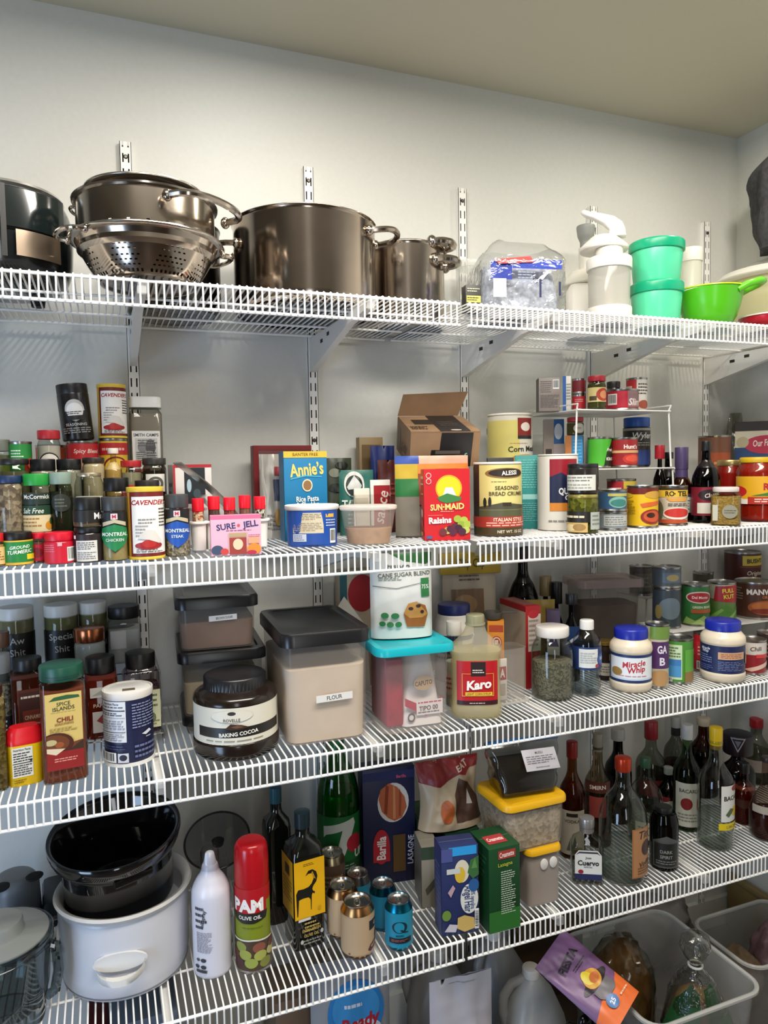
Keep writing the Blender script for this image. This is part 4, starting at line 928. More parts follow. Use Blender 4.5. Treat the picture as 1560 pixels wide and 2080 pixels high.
p = (0.5759,-0.385,1.3155,-16,0.0937,0.045,0.145)
carton('raisin_box', 'red raisin box with yellow sun disc, front of second shelf', 'box', p, 'b8141f', [('r', 0, 0, 1, 1, 'c3141f'), ('e', .54, .73, .29, .185, 'e0a02a', 28), ('e', .54, .73, .26, .165, 'efc91c'), ('p', [(.4, .62), (.47, .74), (.62, .74), (.7, .62)], 'efe9de'), ('p', [(.28, .6), (.5, .66), (.82, .6), (.78, .55), (.5, .52), (.34, .55)], '3a7a3c'), ('e', .1, .91, .06, .04, 'e8b8b0'), ('e', .1, .91, .045, .03, 'c3141f'), ('e', .1, .83, .06, .04, 'e8b8b0'), ('e', .1, .83, .045, .03, 'c3141f'), ('t', 'SUN', .26, .465, .085, 'efd07a', .26, 2, .03), ('e', .42, .47, .018, .012, 'efd07a'), ('t', 'MAID', .66, .475, .085, 'efd07a', .42, 2, .03), ('l', .35, .4, .65, .415, 1, 'e8c0a0'), ('t', 'Raisins', .34, .285, .085, 'f4ece6', .6, 2, .035), ('l', .08, .35, .4, .36, 1, 'e0a090')] + [('e', a, b, .085, .05, c) for a, b, c in ((.72, .3, '9cae3c'), (.86, .28, 'a9b94a'), (.8, .22, '8fa236'), (.94, .22, 'a5b444'), (.9, .14, 'b4c060'), (.5, .14, 'b5ab58'), (.56, .16, '4c1f30'), (.66, .19, '5c2238'), (.74, .17, '3f1a2c'), (.62, .12, '52203a'), (.82, .12, '4a2038'), (.4, .12, '6a2a34'))] + [('r', .04, .03, .16, .07, '4a5a8c')], left=[('r', .1, .86, .9, .9, 'd8a080'), ('r', .1, .78, .9, .8, 'e0c0b0'), ('r', .1, .64, .9, .66, 'd89080'), ('e', .5, .38, .3, .06, 'd8a0a0'), ('e', .5, .24, .3, .06, 'c04048'), ('r', .1, .06, .9, .12, 'c08050')], top=[('r', .3, .2, .8, .8, 'd8542c')])
p = (0.7268,-0.3256,1.3155,-30.0939,0.103,0.1577)
jar('bread_crumb_canister', 'cream canister of seasoned bread crumbs with white lid and dark side', 'canister', p, 'e6e2da', .035, 1.02, body=P('241f1e', .4), prof='straight', label=[('r', .0, .0, .16, 1, '2a2422'), ('r', .16, 0, 1, 1, 'd9cd84'), ('e', .56, .88, .3, .075, '8a6a3c'), ('e', .58, .885, .27, .058, '30231c'), ('t', 'ALESSI', .6, .885, .06, 'f0ece4', .42, 3, .025), ('l', .35, .755, .62, .77, 1, '6a5c34'), ('t', 'SEASONED', .58, .675, .055, '4a3f28', .55, 0, .012), ('t', 'BREAD CRUMBS', .58, .595, .055, '4a3f28', .76, 0, .012), ('r', .16, .3, 1, .4, '6b6c4c'), ('r', .16, .0, 1, .36, '55563c'), ('p', [(.16, .41), (.3, .43), (.5, .47), (.75, .44), (1, .42), (1, .38), (.16, .38)], '4c4a38'), ('e', .26, .47, .025, .07, '22241c'), ('e', .33, .48, .022, .07, '22241c'), ('r', .5, .42, .62, .47, '3a3028'), ('r', .02, .13, .24, .27, 'a02a26'), ('r', .1, .12, 1, .27, 'a8372c'), ('t', 'ITALIAN STYLE', .6, .23, .05, 'f2d8c0', .7, 0, .02), ('l', .28, .13, .95, .2, 2, 'e8b8a4'), ('r', .1, 0, 1, .115, '46391f'), ('t', 'NET WT. 15 OZ.', .62, .06, .04, 'e6dcc4', .5)], lz=(.01, .99), arcdeg=172, turn=12)
p = (0.8601,-0.235,1.3155,-30,0.0569,0.028,0.1735)
carton('teal_box', 'tall teal box between the cream canister and the oats canister', 'box', p, '2f8e8a', [('l', .1, .55, .95, .95, 12, '6cbcb6'), ('r', .3, .4, .95, .47, '9ad2cc'), ('l', .1, .1, .95, .36, 9, '62b0ac')], top_c='1a1a1a')
p = (0.7797,-0.25,1.3155,-24,0.0606,0.018,0.1682)
carton('dark_box', 'black topped box behind the cream canister', 'box', p, '222024', None)
p = (0.9083,-0.288,1.3155,-34.6867,0.0911,0.1738)
jar('oats_canister', 'white oats canister with red and navy label on second shelf', 'canister', p, 'e8e4dc', .02, 1.01, body=P('dedad0', .45), prof='straight', label=[('r', 0, 0, 1, 1, 'dedad0'), ('r', .0, .52, .1, .68, '20222c'), ('r', .0, .34, .1, .5, '20222c'), ('r', .52, .26, 1, .96, '8e1826'), ('p', [(.52, .72), (.7, .78), (.85, .7), (1, .7), (1, .26), (.52, .26)], '1d2240'), ('r', .52, .26, 1, .37, 'd8862c'), ('t', 'QUAKER', .86, .52, .085, 'efeae4', .4, 0, .035), ('t', 'OATS', .9, .44, .07, 'efeae4', .3, 0, .03), ('l', .5, .1, .95, .15, 1, '8a8680')], lz=(.01, .99), arcdeg=178, turn=-26)
p = (0.8828,-0.12,1.3155,-31.08,0.1114,0.2782)
jar('cornmeal_canister', 'pale yellow corn meal canister at the back beside the white rack', 'canister', p, 'e8e3d6', .02, 1.01, body=P('ded8c4', .45), prof='straight', label=[('r', 0, 0, 1, 1, 'dcd7c8'), ('r', .05, .55, .65, .96, 'd8cc78'), ('r', .62, .82, .9, .98, '8a2a24'), ('e', .76, .9, .09, .04, 'e8dcd0'), ('r', .62, .79, .9, .82, '2a2a2c'), ('t', 'Corn Meal', .72, .7, .05, '24221e', .56, 2, .02), ('l', .5, .745, .8, .755, 1, 'c87a6a'), ('e', .75, .6, .25, .05, 'cf923a'), ('r', .0, .84, .04, .9, '3a3f55')], lz=(.01, .99), arcdeg=165)

# ---------------------------------------------------------------- second shelf, right: white rack and tins
RK = P('e3e1dc', .4)
def stand(lab, x0, x1, y0, y1, z0, h, lip):
    t = thing('wire_stand', lab, 'stand', ((x0 + x1) / 2, (y0 + y1) / 2, z0), 0); a, b = (x1 - x0) / 2, (y1 - y0) / 2
    bm = BM(); box(bm, -a, a, -b, b, h - .0025, h); fin(bm, 'platform', RK, t, smooth=False)
    bm = BM(); tube(bm, [(-a, -b, h + lip), (-a, b, h + lip), (a, b, h + lip), (a, -b, h + lip)], .0018, 6); fin(bm, 'top_rail', RK, t)
    for sx in (-1, 1):
        for sy in (-1, 1):
            bm = BM(); tube(bm, [(sx * (a + .004), sy * (b - .004), 0), (sx * (a - .002), sy * (b - .006), h), (sx * a, sy * b, h + lip)], .0022, 6); fin(bm, 'leg', RK, t)
    return t
stand('lower white metal stand under the tomato sauce tins', .972, 1.236, -.305, -.085, Z2, .139, -.003)
stand('upper white metal stand carrying the topmost tins', .955, 1.228, -.30, -.085, Z2 + .1405, .137, .012)
# on the upper stand
zt = Z2 + .278
TT = '1.594'
p = (0.9325,-0.22,1.594,-30,0.0507,0.045,0.0794)
carton('soup_box', 'grey brown printed box on the left end of the white rack', 'box', p, '8d827c', [('l', .08, .55, .6, .92, 6, '6a605c'), ('b', .66, .66, .95, .94), ('l', .08, .1, .95, .5, 9, '6a605c')], left=[('r', 0, 0, 1, 1, '3a322e')], rot=4)
p = (0.9717,-0.235,1.594,-38,0.0195,0.045,0.0829)
carton('drink_box', 'thin white and blue box beside the grey brown box on the rack', 'box', p, 'd0ccc2', [('r', 0, 0, .4, 1, '2c5a9c'), ('l', .45, .3, .95, .8, 6, '8a8a84')])
p = (1.0063,-0.235,1.594,-36.2692,0.0333,0.0395)
can('small_tin', 'small red tin, lower of two, on the upper rack', 'tin', p, 'a8202a', [('l', .3, .5, .7, .8, 2, 'd89a94')])
q = (1.0063,-0.235,1.6367,-36.271,0.0332,0.0342)
can('small_tin', 'small dark red tin stacked on the small red tin', 'tin', (p[0], p[1], p[2] + p[5] + .0005, p[3], p[4], q[2] + q[5] - p[2] - p[5]), '6c161c', None)
p = (1.025,-0.278,1.594,-37.5578,0.0419,0.0785)
jar('salsa_jar', 'glass jar with red lid and yellow label on the upper rack', 'jar', p, 'a31f2c', .17, .96, body=GL('d0cfb4'), prof='jar', fill=P('5a5a34', .7), fillf=.95, label=[('r', 0, 0, 1, 1, 'd0bd7a'), ('e', .78, .5, .3, .45, 'a83a2a'), ('e', .8, .5, .18, .28, 'd08a5a'), ('r', .2, .1, .5, .4, '4a3c2a')], lz=(.25, .75), arcdeg=160)
p = (1.1236,-0.245,1.594,-39.3188,0.0823,0.0517)
can('wide_tin', 'wide low red tin on the upper rack', 'tin', p, 'a81c30', [('b', .22, .2, .42, .85), ('r', .42, .05, .62, 1, 'b81f34'), ('r', .62, .05, 1, 1, '8c6a6c'), ('t', 'Slim', .78, .35, .4, 'e4d8d4', .3, 0, .02, .2)], 178)
p = (1.2186,-0.188,1.594,-40.3923,0.0533,0.0901)
can('tomato_tin', 'taller red and white tin behind the wide low tin', 'tin', p, 'b02a2c', [('r', .5, 0, 1, 1, 'd8d4cc'), ('l', .55, .5, .95, .9, 4, '3c3634'), ('e', .75, .2, .2, .14, 'a8503c'), ('r', .1, .5, .36, .8, 'c8b8ac')], 175)
p = (1.1521,-0.18,1.594,-38.7586,0.0352,0.0803)
jar('dark_jar', 'small dark jar between the red lid jar and the red and white tin', 'jar', p, '1a1614', .2, .95, body=P('2c1c18', .25), prof='jar')
# on the lower stand
TM = 0
p = (0.9925,-0.15,1.456,-32,0.0508,0.04,0.1243)
carton('gelatin_box', 'blue and white box at the left of the lower rack', 'box', p, '2c64a4', [('r', 0, 0, .5, 1, 'a89a90'), ('e', .72, .75, .2, .16, 'cfd8e4'), ('r', .5, .3, 1, .5, 'b8a8a8'), ('r', .1, .2, .4, .4, '4a3c38')])
p = (0.9692,-0.27,1.456,-35.9735,0.0465,0.0748)
p = (1.0061,-0.215,1.456,-40,0.0421,0.035,0.0802)
carton('drink_box', 'blue and orange box under the small red lidded jar', 'box', p, '2f7fb4', [('r', 0, 0, .36, 1, 'c07a44'), ('l', .45, .1, .95, .9, 8, '5aa8d4')])
q = (1.0165,-0.205,1.5369,-35.977,0.0412,0.0437)
jar('spread_jar', 'small jar with red gingham lid on the blue and orange box', 'jar', (q[0] + .003, q[1] + .003, p[2] + p[6] + .001, q[3], q[4], q[5]), 'b0303a', .25, .96, body=GL('d8d4c0'), prof='jar', fill=P('6a6a3c', .7), label=[('e', .7, .5, .28, .45, 'dcd8cc'), ('l', .55, .4, .85, .6, 2, '7a3a3c')], lz=(.1, .85))
p = (1.059,-0.245,1.456,-37.7708,0.0576,0.0746)
can('bean_tin', 'bright green tin on the lower rack', 'tin', p, '3f9f2c', [('r', 0, 0, 1, 1, '46a42e'), ('p', [(.62, 0), (.7, .5), (.9, .9), (1, 1), (1, 0)], '16240f'), ('t', 'Fresh', .84, .6, .12, 'e8e8e0', .3, 0, .02, .3), ('t', 'KRAUT', .86, .25, .12, 'e8e8e0', .34, 0, .02)], 175)
p = (1.1122,-0.27,1.456,-39.5356,0.0646,0.0722)
can('tomato_tin', 'red tomato sauce tin on the lower rack', 'tin', p, '8e1c22', [('t', 'Hunt\u2019s', .68, .72, .16, 'e8ddd4', .5, 0, .03), ('r', .1, .48, 1, .58, 'c8a070'), ('e', .72, .24, .26, .2, 'b83024'), ('e', .72, .26, .18, .13, 'd0503c')], 170)
p = (1.2343,-0.17,1.456,-40.4025,0.067,0.1285)
jar('bouillon_jar', 'tall jar with bright blue cap behind the red tomato tin', 'jar', p, '1c4fa0', .2, .98, body=P('34322f', .3), prof='jar', label=[('r', 0, 0, 1, 1, '2c2a2a'), ('t', 'Wyler', .68, .76, .16, 'e4e4e0', .6, 0, .02, .2), ('r', 0, .92, 1, .98, 'a8a49a'), ('r', 0, .0, 1, .4, '20356c'), ('l', .4, .5, .95, .62, 2, 'aaa69c')], lz=(.05, .95), arcdeg=165)
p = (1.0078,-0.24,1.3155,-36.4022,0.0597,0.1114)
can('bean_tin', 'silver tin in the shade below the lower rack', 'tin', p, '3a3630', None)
# front row
p = (0.906,-0.385,1.3155,-36.546,0.0669,0.0849)
JG = GL('cfd2b0')
jar('olive_jar', 'jar of sliced olives with yellow label, under the dark jar', 'jar', p, 'b8a45c', .1, .95, body=JG, prof='straight', fill=GR('5c5c2c', '9a9850', 120), fillf=.97, capmat=P('b5a860', .3, .6), label=[('r', 0, .3, .66, .62, '1f1c18'), ('l', .04, .4, .6, .54, 1, 'd8cfae'), ('r', 0, .02, .6, .3, 'c8a868'), ('e', .2, .15, .16, .1, 'e0cfa0'), ('e', .42, .17, .14, .1, '9a7a44'), ('r', .66, .1, .98, .6, 'aeb4ac'), ('l', .7, .2, .94, .55, 3, '7a8078')], lz=(.02, .98), arcdeg=170)
q = (0.9088,-0.385,1.4028,-36.6216,0.0668,0.0632)
jar('relish_jar', 'dark jar with black lid and white label, stacked on the olive jar', 'jar', (p[0], p[1], p[2] + p[5] + .0006, p[3], p[4], q[2] + q[5] - p[2] - p[5]), '17171a', .16, .98, body=P('262220', .2), prof='straight', label=[('r', .06, .1, .8, .75, 'd4d4cc'), ('l', .1, .45, .7, .7, 2, '7a7a72'), ('l', .1, .15, .7, .4, 2, '9a9a92')], lz=(.05, .95), arcdeg=170)
p = (1.0074,-0.3573,1.3155,-38.6987,0.065,0.0426)
can('tuna_tin', 'flat tin with back label turned out, lower of two', 'tin', p, '7f8a90', [('r', .3, .15, .95, .9, 'b4b6b4'), ('l', .34, .2, .9, .85, 4, '7c807e')], 178)
q = (1.0076,-0.357,1.3619,-38.6963,0.065,0.0453)
can('tuna_tin', 'flat blue tin with green fish print, upper of two', 'tin', (p[0], p[1], p[2] + p[5] + .0003, p[3], p[4], q[2] + q[5] - p[2] - p[5]), '34587c', [('e', .66, .4, .24, .34, '7fb0a0'), ('e', .66, .36, .2, .22, '3c7c74'), ('r', .4, .75, .9, .92, 'b8b060')], 178)
p = (1.1102,-0.262,1.3155,-39.3313,0.0699,0.1129)
can('bean_tin', 'tin with red and yellow top label behind the flat tins', 'tin', p, '9c1f2c', [('r', .55, .5, 1, 1, 'c0aa3c'), ('r', .1, .75, .5, .85, 'd0b8b0')])
p = (1.1077,-0.3399,1.3155,-40.8374,0.0717,0.0981)
can('tomato_tin', 'bright yellow tin with red chilli picture', 'tin', p, 'e2b71a', [('r', 0, .84, 1, 1, '6a1f18'), ('e', .78, .82, .24, .1, 'c89a3c'), ('e', .1, .8, .2, .07, 'c8ac2c'), ('p', [(.45, .58), (.6, .62), (.95, .66), (.95, .58), (.7, .52), (.5, .48)], 'd0602c'), ('e', .72, .24, .26, .2, '8a2a1a'), ('e', .72, .25, .2, .15, 'c4532a'), ('e', .68, .28, .1, .07, '3a1c14'), ('l', .05, .3, .35, .7, 5, 'a8861a')], 175)
p = (1.2111,-0.3252,1.3155,-42.92,0.0691,0.0954)
can('tomato_tin', 'tin with yellow band and diced tomato picture', 'tin', p, 'c9bfae', [('r', 0, .74, 1, .94, 'd9b43a'), ('r', 0, .94, 1, 1, '3a2c20'), ('t', 'RO', .44, .84, .14, '2a1c14', .2, 0, .03), ('e', .55, .84, .014, .02, '2a1c14'), ('t', 'TEL', .74, .84, .14, '2a1c14', .32, 0, .03), ('p', [(.35, .72), (.9, .72), (.8, .62), (.45, .62)], 'd89a44'), ('l', .4, .48, .9, .58, 2, '4a4440'), ('e', .62, .28, .34, .17, 'e6e0d8'), ('e', .62, .3, .3, .13, 'c4362e'), ('e', .12, .36, .18, .3, '6a6a4a'), ('e', .5, .06, .4, .06, 'b8502c')], 175)
p = (1.2661,-0.22,1.3155,-42.0232,0.033,0.1956)
bottle('sauce_bottle', 'slim dark bottle with red cap right of the white rack', 'bottle', p, '3a2a20', 'bottle', None, .5, 'a3202a', .18, .75)
p = (1.3486,-0.16,1.3155,-42.5996,0.0531,0.179)
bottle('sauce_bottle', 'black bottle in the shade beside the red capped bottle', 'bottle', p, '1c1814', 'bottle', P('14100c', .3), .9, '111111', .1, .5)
p = (1.3042,-0.255,1.3155,-43.5051,0.0528,0.189)
bottle('sauce_bottle', 'bottle of brown sauce with purple neck sleeve and white label', 'bottle', p, 'b08a4c', 'squat', P('4c3418', .3), .7, '4b3f66', .3, .62, label=[('r', .2, .1, 1, .8, 'cfd0c4'), ('l', .3, .2, .9, .7, 4, '6a6c66'), ('r', .2, .8, 1, .95, '3c3458')], neck=('4b3f66', .12))
p = (1.3283,-0.312,1.3155,-45.1486,0.0687,0.2023)
bottle('sauce_bottle', 'black round shouldered sauce bottle with dark red label', 'bottle', p, '211a16', 'squat', P('17110e', .25), .9, '141414', .12, .34, label=[('r', 0, 0, 1, 1, '7c1c2c'), ('e', .62, .72, .3, .2, '2a1a1e'), ('t', 'Classic', .66, .74, .14, 'e0d4cc', .5, 12, .02, .2), ('r', .3, .08, .9, .45, 'd8d2c4'), ('r', .6, .2, .75, .4, '3a302c')], lz=(.1, .48), arcdeg=165, seg=36)
p = (1.5501,-0.12,1.3155,-45.6607,0.0869,0.2249)
can('tall_tin', 'tall copper coloured tin at the back right of second shelf', 'tin', p, '6f4530', [('r', .4, 0, 1, .8, '9c4a22'), ('l', .5, .4, .9, .7, 4, 'c88a5c')])
p = (1.4735,-0.25,1.3155,-46.7243,0.0755,0.155)
jar('pepper_jar', 'jar of red peppers with gold lid behind the mustard', 'jar', p, 'b39a5a', .1, .86, body=GL('e8d8d0'), prof='jar', fill=P('9c1f14', .3), fillf=.98, capmat=P('c8b478', .3, .8), label=[('r', .3, 0, 1, .3, '3c6a34')])
p = (1.3094,-0.392,1.3155,-46.4505,0.0657,0.0904)
sqjar('mustard_jar', 'squat jar of coarse mustard with striped white lid', 'jar', p, 'd8d2cc', .13, .44, body=GL('e4dfc8'), fill=GR('a5884c', 'c8ac70', 300), fillf=.86, cr=.28, label=[('r', .0, .1, .2, .8, 'b8b8a8'), ('e', .66, .5, .3, .3, '8d8a78'), ('l', .45, .4, .9, .6, 2, '55523f')], capmat=P('d9d0cc', .35))
p = (1.4692,-0.345,1.3155,-48.5677,0.1067,0.1605)
jar('pasta_sauce_jar', 'pasta sauce jar with yellow lid and yellow and red label', 'jar', p, 'd9b01f', .09, .86, body=GL('e8d0c4'), prof='jar', fill=P('a3260f', .35, var=.2), fillf=.98, label=[('r', 0, 0, 1, 1, 'e0aa22'), ('e', .12, .45, .16, .2, 'c4262a'), ('e', .12, .1, .14, .12, 'e0d8d0'), ('e', .28, .06, .14, .12, 'e8e0d8'), ('t', 'RAGÚ', .72, .66, .24, 'b3202a', .6, 0, .035), ('p', [(.35, .3), (.6, .42), (1, .5), (1, .4), (.6, .3)], '3c7a34'), ('r', .3, 0, 1, .26, 'b8342a'), ('l', .4, .05, .95, .22, 2, 'e8d8c8')], lz=(.3, .76), arcdeg=165, turn=6)
p = (1.6943,-0.15,1.3155,-50,0.1342,0.07,0.2647)
carton('cereal_box', 'blue crispy rice cereal box at the right end of the second shelf', 'box', p, 'a8a294', [('r', 0, 0, 1, .72, '284a78'), ('r', 0, .72, 1, .9, 'cfc8b4'), ('r', 0, .9, 1, 1, '2c2420'), ('e', .6, .75, .42, .1, 'b8304c'), ('t', 'Our Family', .6, .76, .07, 'efe4e0', .5, 4, .02, .2), ('e', .15, .78, .12, .06, 'b5aa8c'), ('t', 'CRISPY', .62, .42, .15, 'c8d0d4', .8, 2, .04), ('t', 'RICE', .62, .2, .15, 'c8d0d4', .6, 2, .04)], top=[('r', 0, 0, 1, 1, '2c2420')])
p = (1.6976,-0.13,1.3155,-50,0.1583,0.09,0.3616)
pouch('clear_pouch', 'crumpled clear bag with dark contents above the cereal box', 'bag', (p[0] + .03, p[1] + .085, 1.3155, p[3], p[4] * .8, .07, .30), 'c8c6be', .07, [('p', [(.0, .0), (.5, .55), (1, .75), (1, 0)], '2a211c')], mat=GL('dcdad4', .1, 2.0), seed=21, crumple=.012)
# ---------------------------------------------------------------- third shelf, left
Z3 = SZ[2]
def grid_rack(lab, x0, x1, y0, y1, z, h, feet=True):
    t = thing('wire_rack', lab, 'rack', (0, 0, z), 0)
    bm = BM()
    n = int((x1 - x0) / .02)
    for k in range(n + 1): x = x0 + (x1 - x0) * k / n; tube(bm, [(x, y0, h - .0045), (x, y1, h - .0045)], .0011, 5)
    o = fin(bm, 'grid_wires', CHROME, t); struct(o, 'stuff')
    bm = BM(); tube(bm, [(x0, y0, h - .002), (x1, y0, h - .002), (x1, y1, h - .002), (x0, y1, h - .002)], .0017, 6, closed=True); fin(bm, 'frame', CHROME, t)
    for x in (x0, x1):
        bm = BM(); tube(bm, [(x, y0, h - .003), (x, y0 - .004, h * .5), (x, y0, .0015), (x, y1, .0015), (x, y1, h - .003)], .0017, 6); fin(bm, 'leg', CHROME, t)
    return t
grid_rack('low chrome wire rack under the spice jars on the third shelf', -.29, .02, -.264, -.2, Z3, .024)
grid_rack('taller chrome wire rack carrying the white lidded jars at the back', -.33, .02, -.196, -.04, Z3, .13)
def txtjar(lab, p, top, bot, bodyc='9a9478'):
    return jar('seasoning_jar', lab, 'jar', p, 'd2d2ce', .2, .98, body=GL('d8dad0'), prof='straight', fill=P(bodyc, .8), fillf=.98, label=[('r', 0, 0, 1, .76, '161616')] + [('t', top, .5, .62, .13, 'c9c9c4', .75, 2, .005), ('t', bot, .5, .4, .13, 'c9c9c4', .7, 2, .005)], lz=(.02, .97), arcdeg=170, ribs=False)
p = (-0.2453,-0.09,1.0679,6.0632,0.0655,0.1321)
txtjar('white lidded jar lettered aw shit on the back rack', p, 'Aw', 'Shit')
p = (-0.1628,-0.09,1.0679,3.1613,0.0648,0.1303)
t = txtjar('white lidded jar lettered special shit on the back rack', p, 'Special', 'Shit', '8a8a60')
p = (-0.102,-0.08,1.0679,1.0027,0.0558,0.1285)
jar('seasoning_jar', 'third white lidded jar on the back rack, behind the copper lid', 'jar', p, 'd0d0cc', .2, .98, body=GL('d8dad0'), prof='straight', fill=P('94906f', .8), fillf=.98, label=[('r', .55, .1, 1, .6, '16161a'), ('t', 'II', .85, .4, .12, 'b8b8c8', .2)], lz=(.05, .97))
p = (-0.1069,-0.225,1.0379,1.2894,0.0659,0.1302)
p = (-0.1089,-0.163,1.0684,1.311,0.0588,0.0904)
jar('glass_jar', 'short glass jar with shiny copper lid', 'jar', p, 'a86a4a', .3, .98, prof='jar', fill=P('cfcfca', .7), fillf=.9, capmat=P('b06a46', .22, .9))
p = (-0.0412,-0.09,1.0679,-1.1473,0.0647,0.1168)
sqjar('glass_jar', 'square clear jar of white salt with black lid on the back rack', 'jar', p, '141415', .22, .49, body=GL('eceeec'), fill=P('cfd0d2', .8), fillf=.75, label=[('r', .0, .3, .55, .8, 'c4c6c8')], lz=(.1, .9))
p = (-0.2652,-0.163,1.0684,7.0769,0.0301,0.0966)
jar('glass_jar', 'jar with dull copper lid at the left frame edge', 'jar', p, '6b4a36', .3, .98, prof='jar', fill=P('8a8478', .8))
p = (-0.2604,-0.232,0.9624,7.2223,0.0379,0.1758)
jar('grinder_jar', 'clear grinder jar with cloudy white cap at the left frame edge', 'jar', p, 'a9a9a6', .2, .9, prof='jar', fill=GR('5a564e', 'a8a090', 200), label=[('r', 0, .1, 1, .5, '24222a'), ('l', .2, .2, .8, .45, 3, 'c8c8c8')], capmat=FR('b8b8b6', .6, .2))
p = (-0.2153,-0.231,0.9624,5.4876,0.0603,0.1634)
sqjar('spice_jar', 'large square jar of ground cinnamon with black cap', 'spice jar', p, '161617', .14, .4, body=GL('d8b8a0'), fill=P('4c2216', .8), fillf=.96, label=[('r', .1, .1, 1, .95, '5c2417'), ('r', .14, .14, .98, .9, '3c1c16'), ('l', .2, .78, .9, .86, 1, 'd8c8bc'), ('r', .24, .2, .95, .6, '6a2c1c'), ('t', 'CINNAMON', .6, .48, .07, 'c8a890', .6), ('l', .3, .26, .9, .4, 2, 'b08870')], lz=(.05, .82), rot=4)
p = (-0.09,-0.231,0.9624,0.6373,0.0586,0.1525)
sqjar('spice_jar', 'square jar of paprika with tall black cap', 'spice jar', p, '141414', .21, .45, body=GL('e8c0a8'), fill=P('6a2414', .8), fillf=.98, label=[('r', .1, .78, .95, .98, 'd0ccc4'), ('p', [(.15, .82), (.5, .92), (.9, .84)], 'a8a8a0'), ('t', 'PAPRIKA', .58, .62, .075, 'd8c0b4', .75), ('r', .16, .08, .95, .5, 'd4ccc6'), ('p', [(.3, .32), (.55, .46), (.9, .34), (.7, .18)], '8e2018')], lz=(.05, .82))
p = (-0.0174,-0.231,0.9624,-2.1793,0.0655,0.1536)
sqjar('spice_jar', 'square clear jar of dark herbs with black cap and pale green label', 'spice jar', p, '121213', .2, .42, body=GL('e2d8da'), fill=GR('2c1c20', '6a4a50', 160), fillf=.7, label=[('r', .5, .05, .98, .92, 'cfd0aa'), ('l', .6, .5, .9, .85, 3, '4a5a3c'), ('e', .74, .28, .1, .12, '6a7a4c'), ('l', .56, .1, .94, .3, 3, '7a7c5c')], lz=(.05, .72), lw=.98, rot=6)
p = (-0.2678,-0.352,0.9379,8.1593,0.0545,0.1743)
sqjar('spice_jar', 'tall jar of brown and green herbs cut by the left frame edge', 'spice jar', p, '3a2018', .1, .45, body=GL('dcd8c0'), fill=GR('5a4a2c', '8a7a4c', 200), fillf=.98)
p = (-0.152,-0.3529,0.9379,3.315,0.0718,0.2)
t = sqjar('spice_jar', 'tall clear jar of chili seasoning with dark green cap', 'spice jar', p, '184c3c', .13, .49, body=GL('ecdcd2'), fill=P('7a4630', .85, var=.15), fillf=.9, label=[('r', 0, .26, 1, 1, 'cfb56a'), ('p', [(.1, .905), (.25, .955), (.6, .97), (.92, .955), (.95, .92)], '2e5a34'), ('t', 'SPICE', .5, .86, .05, '3a4a2c', .62, 2, .012), ('t', 'ISLANDS', .5, .8, .05, '3a4a2c', .82, 2, .012), ('l', .15, .75, .85, .76, 1, '9a8440'), ('t', 'CHILI', .52, .655, .06, '7a2018', .78, 2, .02), ('t', 'SEASONING', .5, .6, .03, '7a4a28', .72, 2), ('l', .1, .5, .9, .56, 2, 'a8904c'), ('p', [(0, .26), (0, .46), (.3, .46), (.7, .34), (1, .36), (1, .26)], '6a3a24'), ('e', .24, .34, .5, .15, '4a2216'), ('e', .2, .35, .42, .115, '6a3a20'), ('e', .12, .37, .16, .04, 'b8ac7c'), ('e', .35, .33, .12, .04, '94502c'), ('r', 0, 0, 1, .24, '8a1f1e'), ('p', [(0, .24), (.25, .2), (.5, .27), (0, .3)], 'd8c8a8'), ('p', [(.6, .24), (1, .36), (1, .24)], '3a2a1c'), ('l', .2, .1, .85, .16, 2, 'd89080')], lz=(.14, .88), dep=0.0566, lw=.8, rot=3, shoulder=.97)
decal('cap_ring', t, .06, .004, [('r', 0, 0, 1, 1, '123c30')], cylmap(p[4] * .49 + .0003, p[5] * .9), cut=.004)
# red lidded yellow tin
x, y, z, r0, d, h = (-0.214,-0.349,0.9379,5.906,0.0556,0.0986)
t = thing('seasoning_can', 'small yellow oblong can with red lid and nutrition panel', 'can', (x, y, z), r0 + 4); dp = d * .62
RL('body', [(d * .95, dp * .95, .012, 0), (d, dp, .013, .002), (d, dp, .013, h * .72)], P('e2b80f', .35), t)
RL('lid', [(d * 1.02, dp * 1.02, .014, h * .71), (d * 1.02, dp * 1.02, .014, h * .8), (d * .98, dp * .96, .014, h * .82), (d * .98, dp * .96, .014, h * .92), (d * .8, dp * .8, .013, h)], P('c8141e', .3), t)
flat_label(t, d * .86, h * .66, -dp / 2 - .0004, h * .03, [('r', .06, .2, .72, .98, 'd8d6cc'), ('t', 'Nutrition Facts', .38, .92, .06, '1c1c1c', .55, 0, .02), ('l', .1, .6, .7, .86, 4, '2c2a28'), ('r', .08, .56, .7, .58, '222222'), ('l', .1, .24, .7, .54, 5, '3a3836'), ('e', .66, .62, .04, .03, '222222'), ('l', .1, .04, .5, .16, 2, '6a5410')])
